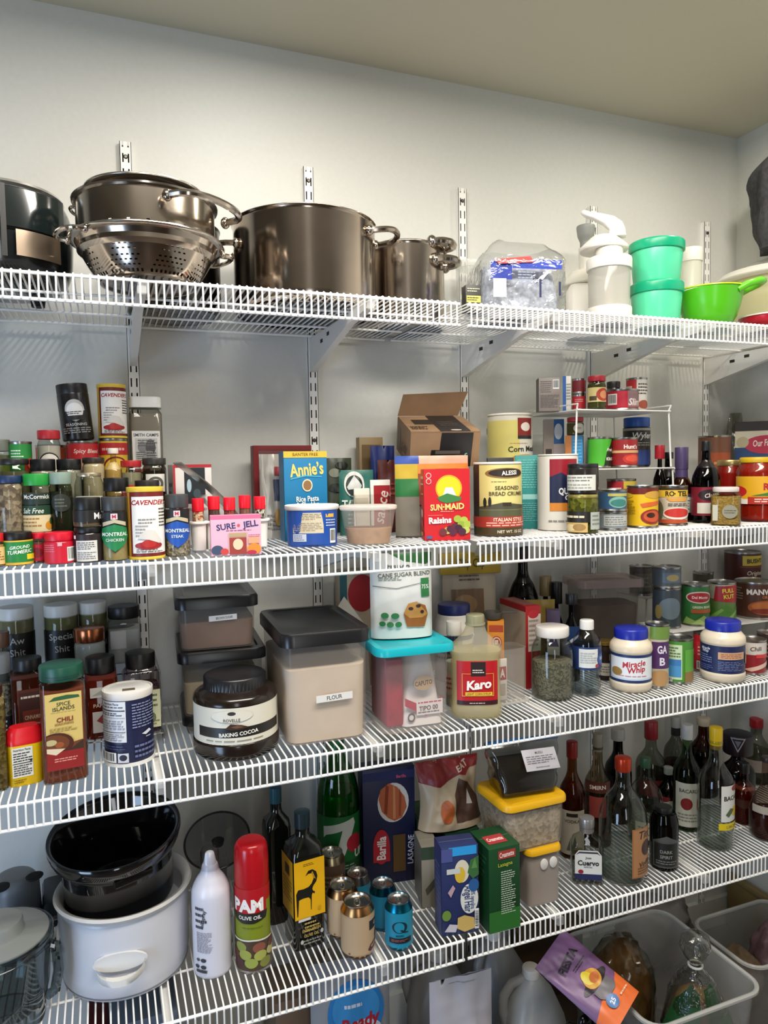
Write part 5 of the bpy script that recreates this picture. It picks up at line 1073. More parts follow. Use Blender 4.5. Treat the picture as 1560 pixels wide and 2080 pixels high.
# blue salt canister, nutrition side out
x, y, z, r0, d, h = (-0.0445,-0.3122,0.9379,-1.1951,0.0889,0.1334)
t = thing('salt_canister', 'navy salt canister with white rims, back label outward', 'canister', (x, y, z), r0); R = d / 2
LA('body', [(0, 0), (R * .97, 0), (R * .97, h * .98), (0, h * .98)], P('e3e2de', .5), t, 40, r=.001)
cyl_label(t, R * .972, h * .05, h * .85, [('r', .05, .34, .5, .99, 'd8dade'), ('t', 'Nutrition Facts', .28, .95, .035, '16161a', .38, 0, .02), ('l', .07, .88, .48, .92, 1, '55555a'), ('r', .06, .84, .49, .855, '18181c'), ('l', .07, .76, .48, .82, 2, '33333a'), ('r', .06, .73, .49, .735, '18181c'), ('l', .07, .54, .48, .7, 4, '8a8c94'), ('r', .06, .5, .49, .51, '18181c'), ('l', .07, .36, .48, .48, 4, '7a7c86'), ('l', .58, .54, .96, .95, 9, '8188ac'), ('p', [(.7, .44), (.82, .49), (.86, .45), (.76, .41)], 'd8dae2'), ('r', .76, .37, .84, .385, 'b8bcc8'), ('l', .07, .22, .48, .3, 2, '3c4266'), ('b', .05, .02, .36, .18), ('r', .38, .02, .52, .17, 'c8ccd4'), ('e', .45, .1, .05, .05, '24243a'), ('l', .6, .06, .95, .3, 3, '666d94')], 172, -6, sleeve='191d3f')
LA('top', fil([(R * .9, h * .9), (R, h * .9), (R, h), (R * .93, h), (R * .9, h - .004), (0, h - .004)], .001), P('d9d5ce', .45), t, 40)
bm = BM(); box(bm, -.009, .013, -.016, -.002, h - .0038, h - .0022); fin(bm, 'spout', P('8a7c6c', .4, .5), t)
LA('bottom_rim', [(R * .9, 0), (R, 0), (R, h * .05), (R * .9, h * .05)], P('e3e2de', .5), t, 40)

# ---------------------------------------------------------------- third shelf, middle: storage tubs, cocoa, flour
BLK = P('141416', .3)
def storage(name, lab, p, lidm, fill, fillf, body=None, lidh=.03, cr=.018, tag_=None, over=.006, taper=.95, jag=False):
    x, y, z, rot, w_, dp, h = p
    t = thing(name, lab, 'container', (x, y, z), rot); hb = h - lidh * .6; oy = dp / 2
    def RO(secs): return [[(q[0], q[1] + oy, q[2]) for q in rrect(a, b, c, zz)] for a, b, c, zz in secs]
    bm = BM(); skin(bm, RO([(w_ * taper, dp * taper, cr, 0), (w_ * (taper + .02), dp * (taper + .02), cr, .006), (w_, dp, cr, hb)])); fin(bm, 'body', body or FR('b5b2ac', .3, .2), t)
    if fill:
        k = taper + (1 - taper) * fillf
        bm = BM(); rr = RO([(w_ * taper * .97, dp * taper * .97, cr, .003), (w_ * k * .975, dp * k * .975, cr, hb * fillf)])
        V = skin(bm, rr)
        if jag:
            for i, v in enumerate(V[-1]): v.co.z += .012 * noise.noise(Vector((v.co.x * 20, v.co.y * 20, 3)))
        fin(bm, 'contents', fill, t, ang=60)
    a, b = w_ + over * 2, dp + over * 2
    bm = BM(); skin(bm, RO([(a, b, cr + .004, h - lidh), (a, b, cr + .004, h - .005), (a - .006, b - .006, cr, h), (a - .03, b - .03, cr, h), (a - .036, b - .036, cr, h - .003)])); fin(bm, 'lid', lidm, t)
    if tag_:
        tx, tz, tw, th, word, rt = tag_
        o = flat_label(t, tw, th, -.0006 + (1 - (taper + (1 - taper) * tz / hb)) * oy * .0, tz, [('p', [(0, 0), (1, .12), (1, 1), (.0, .88)], 'dcdad6')] + word, x0=tx, name='name_tag')
    return t
p = (0.1452,-0.245,0.9379,-4,0.1636,0.19,0.0428)
storage('storage_container', 'black lidded see-through container, lowest of the stack of three', (p[0], p[1], p[2], p[3], p[4], p[5], .0365), BLK, P('b9b4a4', .9), .6, lidh=.018)
p = (0.1393,-0.248,0.9749,-4,0.1601,0.2,0.1164)
c2 = storage('storage_container', 'black lidded container of pale grain, middle of the stack', (p[0], p[1], p[2], p[3], p[4], p[5], 0.1305), BLK, P('b8a684', .9), .55, lidh=.022, over=.008)
p = (0.1329,-0.24,1.1059,-4,0.1508,0.2,0.1079)
storage('storage_container', 'black lidded container of brown sugar, top of the stack', p, BLK, P('8a6246', .95, var=.12, scale=30), .62, lidh=.024, over=.007, tag_=(.01, 0.0573, 0.0554, 0.0126, [('t', 'BROWN SUGAR', .55, .5, .4, '3a3836', .6, 3, .01)], 0), jag=True)
x, y, z, r0, d, h = (0.1478,-0.334,0.9379,-9.1615,0.158,0.1443)
t = thing('cocoa_jar', 'big dark brown baking cocoa jar with black screw lid', 'jar', (x, y, z), r0 + 3); R = d / 2; DB = P('1e1611', .18)
LA('body', fil([(0, 0), (R * .95, 0), (R * 1.02, h * .05), (R * 1.02, h * .2), (R * .985, h * .22), (R * .985, h * .68), (R * 1.0, h * .7), (R * .96, h * .78), (R * .72, h * .84), (R * .7, h * .86), (0, h * .86)], .006), DB, t, 56)
fin(ribbed(R * .74, h * .82, h * .18, 60), 'lid', P('17171a', .32), t, ang=50)
cyl_label(t, R * .987, h * .215, h * .47, [('r', 0, 0, 1, 1, 'd9d5c6'), ('r', .14, .2, .88, .47, '1e1a18'), ('r', .88, 0, 1, 1, 'c8c4b4'), ('l', .9, .5, .99, .95, 7, '8a8678'), ('t', 'BAKING COCOA', .48, .3, .1, 'e8e4d8', .58, 3, .03), ('l', .22, .08, .72, .14, 1, '8a8470'), ('e', .43, .78, .16, .17, 'cfc9b6'), ('e', .43, .78, .155, .165, 'd9d5c6'), ('e', .43, .86, .03, .05, '33302c'), ('t', 'ROVELLE', .43, .68, .08, '4a463e', .28), ('l', .36, .6, .5, .62, 1, 'a8a292'), ('p', [(.38, .46), (.42, .58), (.5, .54), (.56, .46), (.5, .42), (.42, .42)], '3c2418'), ('p', [(.42, .5), (.47, .54), (.52, .48), (.46, .46)], '6a4c3c')], 178, 4)
p = (0.3155,-0.3903,0.9379,-2.3861,0.165,0.26,0.2174)
storage('flour_container', 'large flour container with black lid, tallest tub on the third shelf', p, P('19191b', .28), P('d6c4ae', .95, var=.05, scale=20), .73, body=FR('c9c0b8', .28, .2), lidh=.026, cr=.022, over=.007, jag=True, tag_=(.012, p[6] * .37, .072, .016, [('t', 'FLOUR', .5, .5, .5, '44403c', .42, 3, .01)], 0))
# teal lidded tub with bagged flour inside
p = (0.4935,-0.408,0.9379,-3.2509,0.1454,0.17,0.175)
t = storage('storage_container', 'clear container with bright teal lid holding bags of flour', p, P('12a4b0', .3), None, 0, body=FR('d8d0cc', .2, .12), lidh=.016, cr=.02, over=.011, taper=.93)
x, y, z, r0, w_, dp, h = p
BO('red_bag', (-w_ * .38, -w_ * .12, .03, dp * .8, .004, h * .82), P('a02a38', .5, var=.15, bump=.3), t, .006)
bm = BM(); rings = []
for k in range(8):
    f = k / 7; rings.append([(q[0] + w_ * .15, q[1] + dp * .42, .004 + f * h * .8) for q in rrect(w_ * (.6 - .18 * f), dp * (.55 - .35 * f), .012, 0)])
skin(bm, rings); fb = fin(bm, 'flour_bag', P('d8cfca', .55, bump=.35, scale=40), t)
flat_label(t, w_ * .56, h * .78, dp * .145, .006, [('e', .5, .62, .26, .11, 'b79a74'), ('t', 'CAPUTO', .5, .62, .07, '4a3a2a', .46, 4, .02), ('p', [(0, .42), (.55, .25), (1, .4), (1, .32), (.55, .12), (0, .3)], 'b03a48'), ('r', .3, .14, 1, .36, 'e0d6d2'), ('l', .34, .3, .96, .35, 1, 'c05060'), ('t', 'TIPO 00', .62, .24, .07, '4a3c3c', .5, 2, .02), ('l', .34, .16, .9, .2, 1, '77686a'), ('e', .16, .12, .1, .07, '55585a'), ('e', .16, .12, .06, .04, 'd8cfca')], x0=w_ * .16, name='flour_print')
zt = z + h + .0005
# sugar pouch on the teal lid
p = (0.4934,-0.345,1.0973,-12,0.1353,0.05,0.1907)
t = pouch('sugar_pouch', 'white cane sugar blend pouch standing on the teal lid', 'pouch', (p[0], p[1], zt, p[3], p[4] * .96, p[5], p[6] + p[2] - zt), 'e4e4de', .055, [('r', 0, 0, 1, 1, 'dcdcd6'), ('p', [(.3, 1), (.55, .9), (.9, .86), (1, .9), (1, 1)], '2f6a34'), ('t', 'truvia', .45, .84, .09, '5a625a', .6, 0, .02), ('t', 'CANE SUGAR BLEND', .54, .75, .05, '5a625a', .85, 2, .01), ('l', .12, .68, .55, .72, 2, '8a948a'), ('p', [(.03, .62), (.4, .585), (.95, .66), (.95, .665), (.4, .592), (.03, .628)], '3a4a3a'), ('r', .8, .48, .94, .7, '2f7a44'), ('t', '75%', .87, .6, .05, 'dfe8dc', .12), ('p', [(.55, .14), (.5, .3), (.58, .4), (.72, .42), (.86, .38), (.9, .28), (.84, .13)], '9a5c28'), ('p', [(.5, .3), (.58, .41), (.72, .43), (.9, .28), (.8, .24), (.6, .24)], 'c08a44'), ('e', .62, .35, .04, .02, '3a2418'), ('e', .74, .38, .04, .02, '3a2418'), ('e', .8, .31, .03, .02, '3a2418'), ('e', .2, .28, .06, .035, '2f7a44'), ('e', .36, .275, .065, .035, '2f7a44'), ('e', .16, .185, .05, .03, '2f7a44'), ('e', .28, .175, .055, .033, '2f7a44'), ('e', .41, .175, .055, .033, '2f7a44')], seed=31, crumple=.0025, mat=P('dcdcd6', .35, bump=.2, scale=30), sag=.0)
p = (0.4893,-0.07,0.9379,0,0.0901,0.04,0.2841)
carton('red_white_box', 'box with a large red disc at the back behind the sugar pouch', 'box', p, 'b5a894', [('e', .62, .8, .4, .16, 'a01c2a'), ('r', 0, 0, .2, 1, '2c5c66'), ('r', 0, .0, 1, .3, '8a7c68')], flaps=False)
t = thing('folded_paper', 'folded white paper sheet behind the flour container', 'paper', ((0.4379,-0.2,1.1267)[0] + .01, -.105, Z3), -14)
bm = BM(); q = [bm.verts.new(v) for v in ((-.05, 0, 0), (.055, .012, 0), (.05, .01, .15), (-.004, .004, .228), (-.036, 0, .18), (-.05, .0015, 0), (.055, .0135, 0), (.05, .0115, .15), (-.004, .0055, .228), (-.036, .0015, .18))]
for f in ((0, 1, 2, 3, 4), (9, 8, 7, 6, 5), (0, 5, 6, 1), (1, 6, 7, 2), (2, 7, 8, 3), (3, 8, 9, 4), (4, 9, 5, 0)): bm.faces.new([q[i] for i in f])
fin(bm, 'sheet', P('d5cfc6', .7), t, smooth=False)

# corn syrup bottle
x, y, z, r0, d, h = (0.6508,-0.3592,0.9379,-28.2619,0.109,0.2151)
t = thing('syrup_bottle', 'clear corn syrup bottle with fluted neck and red label', 'bottle', (x, y, z), r0 + 6); dp = d * .7
SY = FR('e8e0ac', .42, .12, 'f8f0cc')
def ov(k, kd, zz): return [(d / 2 * k * math.copysign(abs(math.cos(a)) ** .62, math.cos(a)), dp / 2 * kd * math.copysign(abs(math.sin(a)) ** .62, math.sin(a)), zz) for a in [2 * PI * i / 40 for i in range(40)]]
def fl(k, zz): return [(k * (1 - .06 * (i % 2)) * math.cos(2 * PI * i / 40), k * (1 - .06 * (i % 2)) * math.sin(2 * PI * i / 40), zz) for i in range(40)]
bm = BM(); skin(bm, [ov(.92, .9, 0), ov(1, 1, .008), ov(1, 1, h * .12), ov(.95, .95, h * .14), ov(.95, .95, h * .6), ov(1.01, 1.01, h * .63), ov(1, 1, h * .68), fl(d * .36, h * .75), fl(d * .23, h * .82), fl(d * .19, h * .87), fl(d * .165, h * .92)]); fin(bm, 'body', FR('eeece0', .24, .05, 'f4f1e0'), t, ang=50)
bm = BM(); skin(bm, [ov(.86, .86, .004), ov(.94, .94, .012), ov(.9, .9, h * .3), ov(.9, .9, h * .58), ov(.95, .95, h * .655)]); fin(bm, 'syrup', SY, t, ang=50)
fin(ribbed(d * .18, h * .905, h * .095, 24), 'cap', FR('a9a686', .8, .3), t, ang=50)
LA('cap_ring', [(d * .16, h * .9), (d * .195, h * .9), (d * .195, h * .915), (d * .16, h * .915)], FR('b8b596', .8, .3), t, 24)
def kmap(s, tt, l):
    q = min(.98, abs(s) / (d * .475)); yy = dp * .475 * (1 - q ** 3.2) ** .31
    return Vector((s, -yy - l - .0008, h * .145 + tt))
decal('label', t, d * .78, h * .43, [('r', 0, 0, 1, 1, 'b3161f'), ('r', 0, 0, 1, .1, '33131c'), ('r', .34, .66, .7, .98, '241416'), ('l', .38, .72, .66, .82, 2, 'e0d4cc'), ('r', .12, .2, .9, .215, 'e0a83c'), ('r', .12, .2, .135, .72, 'e0a83c'), ('r', .885, .2, .9, .72, 'e0a83c'), ('r', .12, .71, .34, .72, 'e0a83c'), ('r', .7, .71, .9, .72, 'e0a83c'), ('t', 'Karo', .53, .47, .2, 'f4efe8', .62, 6, .04, .15), ('r', .2, .22, .86, .3, 'e6bd3c'), ('t', 'LIGHT CORN SYRUP', .53, .26, .05, '7a2a18', .58), ('l', .3, .03, .8, .07, 1, 'd8c0b8')], kmap, cut=.006)
# behind the syrup
p = (0.6731,-0.215,0.9379,-26.5897,0.0912,0.2121)
jar('drink_mix_jar', 'white jar with navy blue lid behind the syrup bottle', 'jar', p, '1c2660', .12, .82, body=P('d2cdc6', .4), prof='jar', label=[('r', 0, .0, 1, .7, 'a89a92'), ('r', 0, .78, 1, .86, '20306c'), ('l', .1, .4, .6, .6, 2, '4a3a3a')], lz=(.2, .85))
p = (0.6362,-0.288,0.9379,-26.5783,0.0412,0.1883)
jar('spice_shaker', 'little clear shaker with white cap behind the syrup bottle', 'shaker', p, 'dedad2', .16, .8, prof='mason', fill=P('c8beb4', .8), fillf=.6, label=[('r', .0, .1, 1, .6, 'a89890'), ('l', .1, .2, .8, .5, 3, '8a2a30')])
p = (0.7921,-0.08,0.9379,-12,0.141,0.05,0.2747)
t = pouch('snack_bag', 'beige food bag closed by a yellow clip at the back', 'bag', p, 'b5a896', .045, [('r', .15, .5, .75, .78, '7c6248'), ('e', .4, .64, .22, .09, 'a0805c'), ('l', .3, .85, .7, .92, 2, '5a4c3c'), ('t', '2', .82, .48, .06, '3c342c', .1)], seed=41, mat=P('b3a896', .45, bump=.4, scale=35), crumple=.005)
w_, h = p[4], p[6]
cl = BO('bag_clip', (-w_ * .56, w_ * .58, .008, .034, h * .92, h * 1.12), P('b59a34', .35), t, .004)
decal('clip_print', cl, w_ * .9, h * .16, [('t', 'Chip Clip', .5, .4, .5, '5a4a1c', .6, 0, .02)], flatmap(.0078, h * .95))
p = (0.7546,-0.265,0.9379,-30,0.0379,0.04,0.1715)
carton('soda_box', 'orange baking soda box behind the syrup cap', 'box', p, 'd88a24', [('r', .1, .86, .95, .95, 'b8482a'), ('e', .55, .72, .3, .085, 'a83a34'), ('e', .55, .72, .25, .07, 'e8d8c4'), ('e', .55, .72, .2, .055, 'a83a34'), ('r', .45, .69, .65, .75, 'e8d8c4'), ('l', .2, .3, .8, .55, 4, 'a86020')])
t = thing('scoop', 'dark grey scoop lying on the orange baking soda box', 'scoop', (p[0] + .005, p[1] + .02, p[2] + p[6] + .0012), -20)
bm = BM(); lathe(bm, fil([(0, 0), (.018, .001), (.022, .018), (.02, .018), (.0165, .003), (0, .003)], .002), 20); fin(bm, 'cup', P('4c4842', .5), t)
BO('handle', (.018, .055, -.006, .006, .014, .018), P('4c4842', .5), t, .001)
# open clear bin behind the syrup
p = (0.7601,-0.3337,0.9379,3.2563,0.0732,0.06,0.1228)
x, y, z, r0, w_, dp, h = p
t = thing('clear_bin', 'open clear plastic bin between the syrup bottle and the red box', 'bin', (x, y, z), r0)
bm = BM(); skin(bm, [[(q[0], q[1] + dp / 2, q[2]) for q in rrect(a, b, .012, zz)] for a, b, zz in ((w_ * .92, dp * .92, 0), (w_ * .96, dp * .96, .004), (w_, dp, h), (w_ * 1.04, dp * 1.04, h))], True, False); fin(bm, 'shell', FR('d8d6d0', .22, .1), t)
bm = BM(); tube(bm, [(q[0], q[1] + dp / 2, .003) for q in rrect(w_ * 1.15, dp * 1.1, .012, 0)], .003, 6, closed=True); fin(bm, 'foot_rim', FR('d8d6d0', .4, .1), t)
pk = BO('seasoning_packet', (-w_ * .42, -w_ * .08, dp * .3, dp * .36, .005, h * .8), P('d4ccc6', .4), t, .001)
decal('print', pk, w_ * .34, h * .7, [('r', .1, .5, .9, .85, '9c2a2e'), ('t', 'A', .5, .68, .22, 'e8dcd8', .5, 0, .03), ('r', .2, .1, .8, .4, 'a89a90')], flatmap(dp * .3 - .0003, .008, -w_ * .25))
p = (0.8613,-0.255,0.9379,-2,0.0397,0.125,0.1967)
carton('baking_mix_box', 'tall red and cream box standing edge on beside the mason jar', 'box', (p[0], p[1], p[2], p[3], p[4], p[5], p[6]), 'a5141f', [('r', .15, .45, 1, .9, 'd2c6bc'), ('e', .5, .9, .35, .05, 'b82430'), ('l', .2, .5, .9, .85, 6, 'a08a84'), ('r', 0, .0, 1, .3, 'a5141f')], left=[('r', 0, 0, 1, 1, 'b8a898'), ('r', .0, .93, 1, 1, 'a5141f'), ('p', [(.1, .3), (.9, .4), (.9, .5), (.1, .42)], 'a89684')], top=[('r', .1, .1, .9, .9, '8a5a54')])
p = (0.937,-0.09,0.9379,-32.0091,0.0845,0.3197)
bottle('wine_bottle', 'round shouldered dark bottle at the back behind the red box', 'bottle', p, '1c1a18', 'squat', P('100d0b', .2), .9, '1a1614', .1, .34)
p = (1.0091,-0.085,0.9379,-33.7285,0.0391,0.2346)
bottle('vanilla_bottle', 'small dark bottle with cork coloured stopper by the round dark bottle', 'bottle', p, '3a3028', 'bottle', None, .5, '9a8458', .22, .8, label=[('r', 0, .2, 1, .8, 'a89c88')])
p = (1.0189,-0.12,0.9379,-34.5477,0.0334,0.2233)
bottle('vanilla_bottle', 'small all black bottle right of the cork stoppered one', 'bottle', p, '16140f', 'bottle', P('0e0c0a', .3), .9, '121212', .25, .9)
p = (0.9264,-0.185,0.9379,-20,0.0859,0.05,0.1908)
pouch('sugar_bag', 'dull yellow bag behind the mason jar', 'bag', p, '8e7832', .05, [('r', .1, .2, .9, .5, '7a6426')], seed=51, crumple=.006)
p = (0.931,-0.235,0.9379,-30,0.0326,0.03,0.1759)
carton('tea_box', 'small purple and white box right of the yellow bag', 'box', p, '4a3c58', [('r', .05, .05, .95, .8, 'b0a8a4'), ('p', [(.1, .5), (.5, .75), (.9, .5)], '54406c')])
x, y, z, r0, d, h = (0.867,-0.3237,0.9379,-34.2202,0.0943,0.1626)
t = jar('mason_jar', 'mason jar of dark grains with white screw lid', 'jar', (x, y, z, r0, d, h), 'dedad4', .14, .8, body=GL('e0ebe4', .03, 1.3), prof='mason', fill=GR('5c5046', '8c7c6c', 260), fillf=.58, seg=36)
x, y, z, r0, d, h = (0.9474,-0.3429,0.9379,-36.8213,0.0633,0.1726)
t = thing('water_bottle', 'small clear water bottle with white cap and blue label', 'bottle', (x, y, z), r0); R = d / 2
pr = [(0, .003), (R * .7, 0), (R * .95, .004)]
for k in range(5): zz = .012 + k * .011; pr += [(R, zz), (R * .94, zz + .0055)]
pr += [(R, h * .42), (R, h * .68), (R * .92, h * .76), (R * .6, h * .84), (R * .42, h * .88), (R * .42, h * .93), (0, h * .93)]
LA('body', pr, GL('f0f4f4', .03, 1.4), t, 36)
LA('water', [(0, .006), (R * .88, .008), (R * .9, h * .7), (0, h * .7)], GL('e8eef0', .02, .6), t, 32)
fin(ribbed(R * .5, h * .88, h * .12, 28), 'cap', P('dcdad6', .35), t, ang=50)
cyl_label(t, R * 1.008, h * .37, h * .3, [('r', 0, 0, 1, 1, '1f3566'), ('r', .3, .1, .74, .92, 'd8dad8'), ('e', .92, .45, .2, .34, '24407c'), ('e', .92, .45, .17, .28, '3a5aa0'), ('t', 'WATER', .9, .48, .16, 'dfe6f0', .2, 0, .02), ('e', .72, .18, .05, .09, '9a3a4a'), ('l', .34, .3, .7, .8, 5, 'b4b8b8')], 178, 4, sleeve='1f3566')
p = (0.9834,-0.235,0.9379,-35.6873,0.041,0.213)
bottle('sauce_bottle', 'tall slim bottle with dark blue cap and label behind the water bottle', 'bottle', p, '3c4450', 'bottle', P('2a2c38', .3), .6, '16181e', .12, .7, label=[('r', 0, 0, 1, 1, '1f3a6c'), ('p', [(.1, .3), (.5, .55), (.9, .7), (.9, .62), (.5, .42)], 'd0d4dc')], lz=(.35, .7))
p = (1.1311,-0.2,0.9379,-14,0.164,0.11,0.2318)
storage('storage_container', 'cloudy container of dark contents with clear pink tinged lid', p, FR('b5a09c', .5, .2), P('4a3c36', .8, var=.2), .75, body=FR('7a706a', .4, .2), lidh=.02, cr=.02, over=.01, taper=.88, tag_=None)
flat_label(COL.objects[-1].parent if COL.objects[-1].parent else None, .05, .03, -.002, .13, [('r', 0, 0, 1, 1, '9c3a44')], x0=.0, name='red_tab') if False else None
p = (1.0635,-0.262,0.9379,-38.205,0.0436,0.096)
jar('dark_jar', 'dark jar with gold rim half hidden behind the front whipped dressing jar', 'jar', p, '2a2018', .1, 1.0, body=P('2a1c14', .3), prof='jar', label=[('r', 0, 0, 1, 1, 'c8c4b4'), ('l', .1, .2, .9, .8, 3, '7a7668')], lz=(.15, .5), capmat=P('b89a4c', .3, .8))
def dressing(lab, p, front, turn):
    x, y, z, r0, d, h = p
    t = thing('dressing_jar', lab, 'jar', (x, y, z), r0); R = d / 2; CR = P('dccfb8', .3)
    LA('body', fil([(0, 0), (R * .85, 0), (R * .97, h * .05), (R, h * .14), (R * .96, h * .17), (R * .96, h * .62), (R, h * .65), (R * .98, h * .74), (R * .78, h * .82), (R * .74, h * .86), (0, h * .86)], .005), CR, t, 40)
    fin(ribbed(R * .78, h * .84, h * .16, 44), 'lid', P('1c2a9a', .32), t, ang=50)
    cyl_label(t, R * .964, h * .17, h * .45, front, 178, turn)
    return t
x = dressing('whipped dressing jar with blue lid, front label showing', (1.0674,-0.3485,0.9379,-40.0325,0.0971,0.1451), [('r', 0, 0, 1, 1, '1f3160'), ('r', .1, .1, .92, .9, 'c4d4e4'), ('r', .14, .16, .88, .88, 'dfe5ea'), ('t', 'Miracle', .54, .68, .2, 'b3202e', .62, 8, .025, .2), ('t', 'Whip', .58, .45, .2, 'b3202e', .42, 8, .025, .2), ('e', .26, .38, .1, .15, '9a7c44'), ('l', .3, .22, .8, .28, 1, 'c87a84'), ('r', .02, .62, .08, .85, 'b8a878')], 2)
x = dressing('second blue lidded dressing jar, navy back label showing, further right', (1.3185,-0.3784,0.9379,-46.3435,0.1031,0.1457), [('r', 0, 0, 1, 1, '1c2552'), ('t', 'Miracle', .25, .86, .1, 'd8dce8', .26, 3, .02, .2), ('t', 'Whip', .25, .75, .1, 'd8dce8', .2, 3, .02, .2), ('r', .46, .52, .88, .78, 'cda07c'), ('l', .5, .56, .84, .74, 3, '9a5a44'), ('l', .08, .34, .4, .66, 4, '7a86b4'), ('l', .46, .1, .86, .46, 6, '6a76a4'), ('l', .08, .08, .4, .28, 3, '5a669a'), ('e', .97, .5, .04, .2, 'b8a878')], -4)
# tins and stands at the right
stand('white metal stand under the green bean tins on the third shelf', 1.245, 1.735, -.297, -.17, Z3, .105, -.003)
stand('tall white wire stand at the back of the third shelf', 1.285, 1.735, -.155, -.03, Z3, .165, -.003)
p = (1.2858,-0.2686,0.9379,-43.3879,0.0807,0.1072)
x, y, z, r0, d, h = p
can('vegetable_tin', 'green tin with nutrition panel, on the deck in front of the stand', 'tin', (lambda q: q[:4] + (.072, .108))((1.2101,-0.345,0.9379,-43.3109,0.0763,0.1297)), '4a8a34', [('r', .16, .06, .6, .92, 'c4d8b0'), ('r', .18, .4, .58, .56, '3c7ab4'), ('r', .18, .12, .58, .4, '4a90c4'), ('l', .2, .6, .56, .88, 4, '55704a'), ('r', .66, .2, 1, .8, '5aa03c'), ('r', .66, 0, 1, .25, '8a6a3c'), ('b', .2, .0, .4, .1)], 176)
p = (1.1362,-0.362,0.9379,-41.9767,0.0605,0.1511)
can('vegetable_tin', 'purple and white garlic bean tin left of the nutrition panel tin', 'tin', (p[0] + .0, p[1] + .004, p[2], p[3], p[4] * .9, p[5]), 'b8b49c', [('r', .35, .3, 1, .75, '4c2a5c'), ('t', 'GA', .66, .62, .13, 'dcd4e0', .3, 0, .03), ('t', 'B', .66, .42, .13, 'dcd4e0', .2, 0, .03), ('e', .6, .14, .3, .14, 'b08a5c'), ('r', .3, .8, 1, 1, '6a8a3c')], 170)
p = (1.3301,-0.302,0.9379,-44.981,0.05,0.1025)
can('tomato_tin', 'narrow red tin right of the nutrition panel tin', 'tin', p[:4] + (.044, .1), 'b31f2a', [('r', .3, .3, .7, .8, 'c83038'), ('b', .3, .02, .7, .26), ('l', .35, .4, .65, .7, 3, 'e8c8c0')], 170)
p = (1.4287,-0.365,0.9379,-48.232,0.0667,0.0863)
can('tomato_tin', 'short red and white tin right of the second dressing jar', 'tin', p, '8e1c24', [('r', 0, .6, 1, 1, 'cfc8c0'), ('t', 'Chili', .6, .8, .14, '4a3a3a', .4, 4, .02, .2), ('p', [(.3, .1), (1, .4), (1, .25), (.5, .05)], 'd8b8a8'), ('r', .6, .5, 1, .62, 'c83a3c')], 175)
p = (1.5003,-0.355,0.9379,-49.3446,0.0604,0.0932)
can('soup_tin', 'dark tin at the right frame edge on the third shelf', 'tin', p, '3a2c26', [('l', .1, .3, .6, .8, 4, '8a7a70')])
p = (1.3624,-0.245,1.0429,-44.4928,0.0722,0.1079)
can('vegetable_tin', 'green bean tin with red oval badge up on the stand', 'tin', p, '2c6a34', [('e', .62, .72, .34, .16, 'd8c8b8'), ('e', .62, .72, .3, .13, 'a8202a'), ('t', 'Del Monte', .62, .72, .07, 'e8dcd4', .4, 0, .02), ('r', .4, .32, 1, .55, '3f7a38'), ('t', 'GREEN BEANS', .68, .46, .06, 'e0e4d0', .5), ('r', .42, .3, 1, .4, 'a8502c'), ('p', [(.2, 0), (.3, .2), (.5, .1), (.7, .24), (.9, .08), (1, .2), (1, 0)], '8aa85a'), ('p', [(.4, 0), (.6, .14), (.8, 0)], 'a8c07a')], 176)
p = (1.4536,-0.245,1.0429,-46.2567,0.0709,0.1068)
can('vegetable_tin', 'tin with red and yellow banner over green beans up on the stand', 'tin', p, '5c7a3c', [('r', 0, .6, 1, 1, 'b8b0a0'), ('p', [(.3, .55), (.35, .95), (1, 1), (1, .5)], 'a8242a'), ('t', 'FULL', .66, .84, .11, 'd8d044', .44, 5, .03), ('t', 'KUT', .68, .68, .11, 'd8d044', .34, 5, .03), ('p', [(.1, .0), (.2, .4), (.4, .3), (.6, .45), (.8, .34), (1, .4), (1, 0)], '4a7a2c'), ('p', [(.2, .1), (.5, .35), (.55, .3), (.3, .05)], '7aa04c'), ('p', [(.6, .05), (.9, .3), (.95, .26), (.7, .02)], '84a854')], 172)
p = (1.5806,-0.24,1.0429,-48.4388,0.1077,0.1)
can('soup_tin', 'wide brown tin with a burger picture on the stand', 'tin', p, '4c2a1a', [('t', 'MANWICH', .66, .78, .16, 'e0d8d0', .6, 2, .04), ('t', 'ORIGINAL', .74, .62, .08, 'c87a44', .4, 0, .02), ('e', .68, .3, .3, .22, '9c5226'), ('e', .68, .34, .24, .14, 'b86a34'), ('e', .68, .2, .26, .08, '7a2a16'), ('r', .02, .05, .1, .3, 'cfcac0'), ('l', .12, .5, .3, .9, 5, 'a08a7a')], 176)
p = (1.6951,-0.09,1.1029,-47.5705,0.1027,0.0983)
can('bean_tin', 'tall dark red baked bean tin on the back stand', 'tin', p, '4c1c18', [('r', .5, .62, 1, .95, 'c8b43c'), ('t', 'BUSH\u2019S', .75, .78, .14, '3a2418', .46, 2, .04), ('t', 'Original', .76, .35, .14, 'd8c8b8', .44, 0, .02, .2), ('r', .46, .56, 1, .6, '8a3a2a')], 176)
p = (1.7449,-0.13,1.1029,-49.0744,0.0291,0.0076)
can('bean_tin', 'dark purple tin cut by the right frame edge on the back stand', 'tin', p, '34203c', None)
for u0, lab, c in ((1282, 'silver topped tin at the left of the back stand', '55504a'),):
    p = (1.3106,-0.1,1.1029,-40.7449,0.0629,0.0811)
    can('food_tin', lab, 'tin', p, c, [('r', .3, .1, .9, .8, '6c6a60'), ('l', .35, .2, .85, .7, 3, '8c8a80')])
p = (1.2769,-0.235,1.0429,-42.5414,0.0714,0.1035)
can('food_tin', 'blue grey tin, lower of two, left of the green bean tin', 'tin', p, '3a444c', [('e', .6, .5, .3, .3, '6a7a84'), ('e', .3, .4, .1, .2, '8a7a4c')])
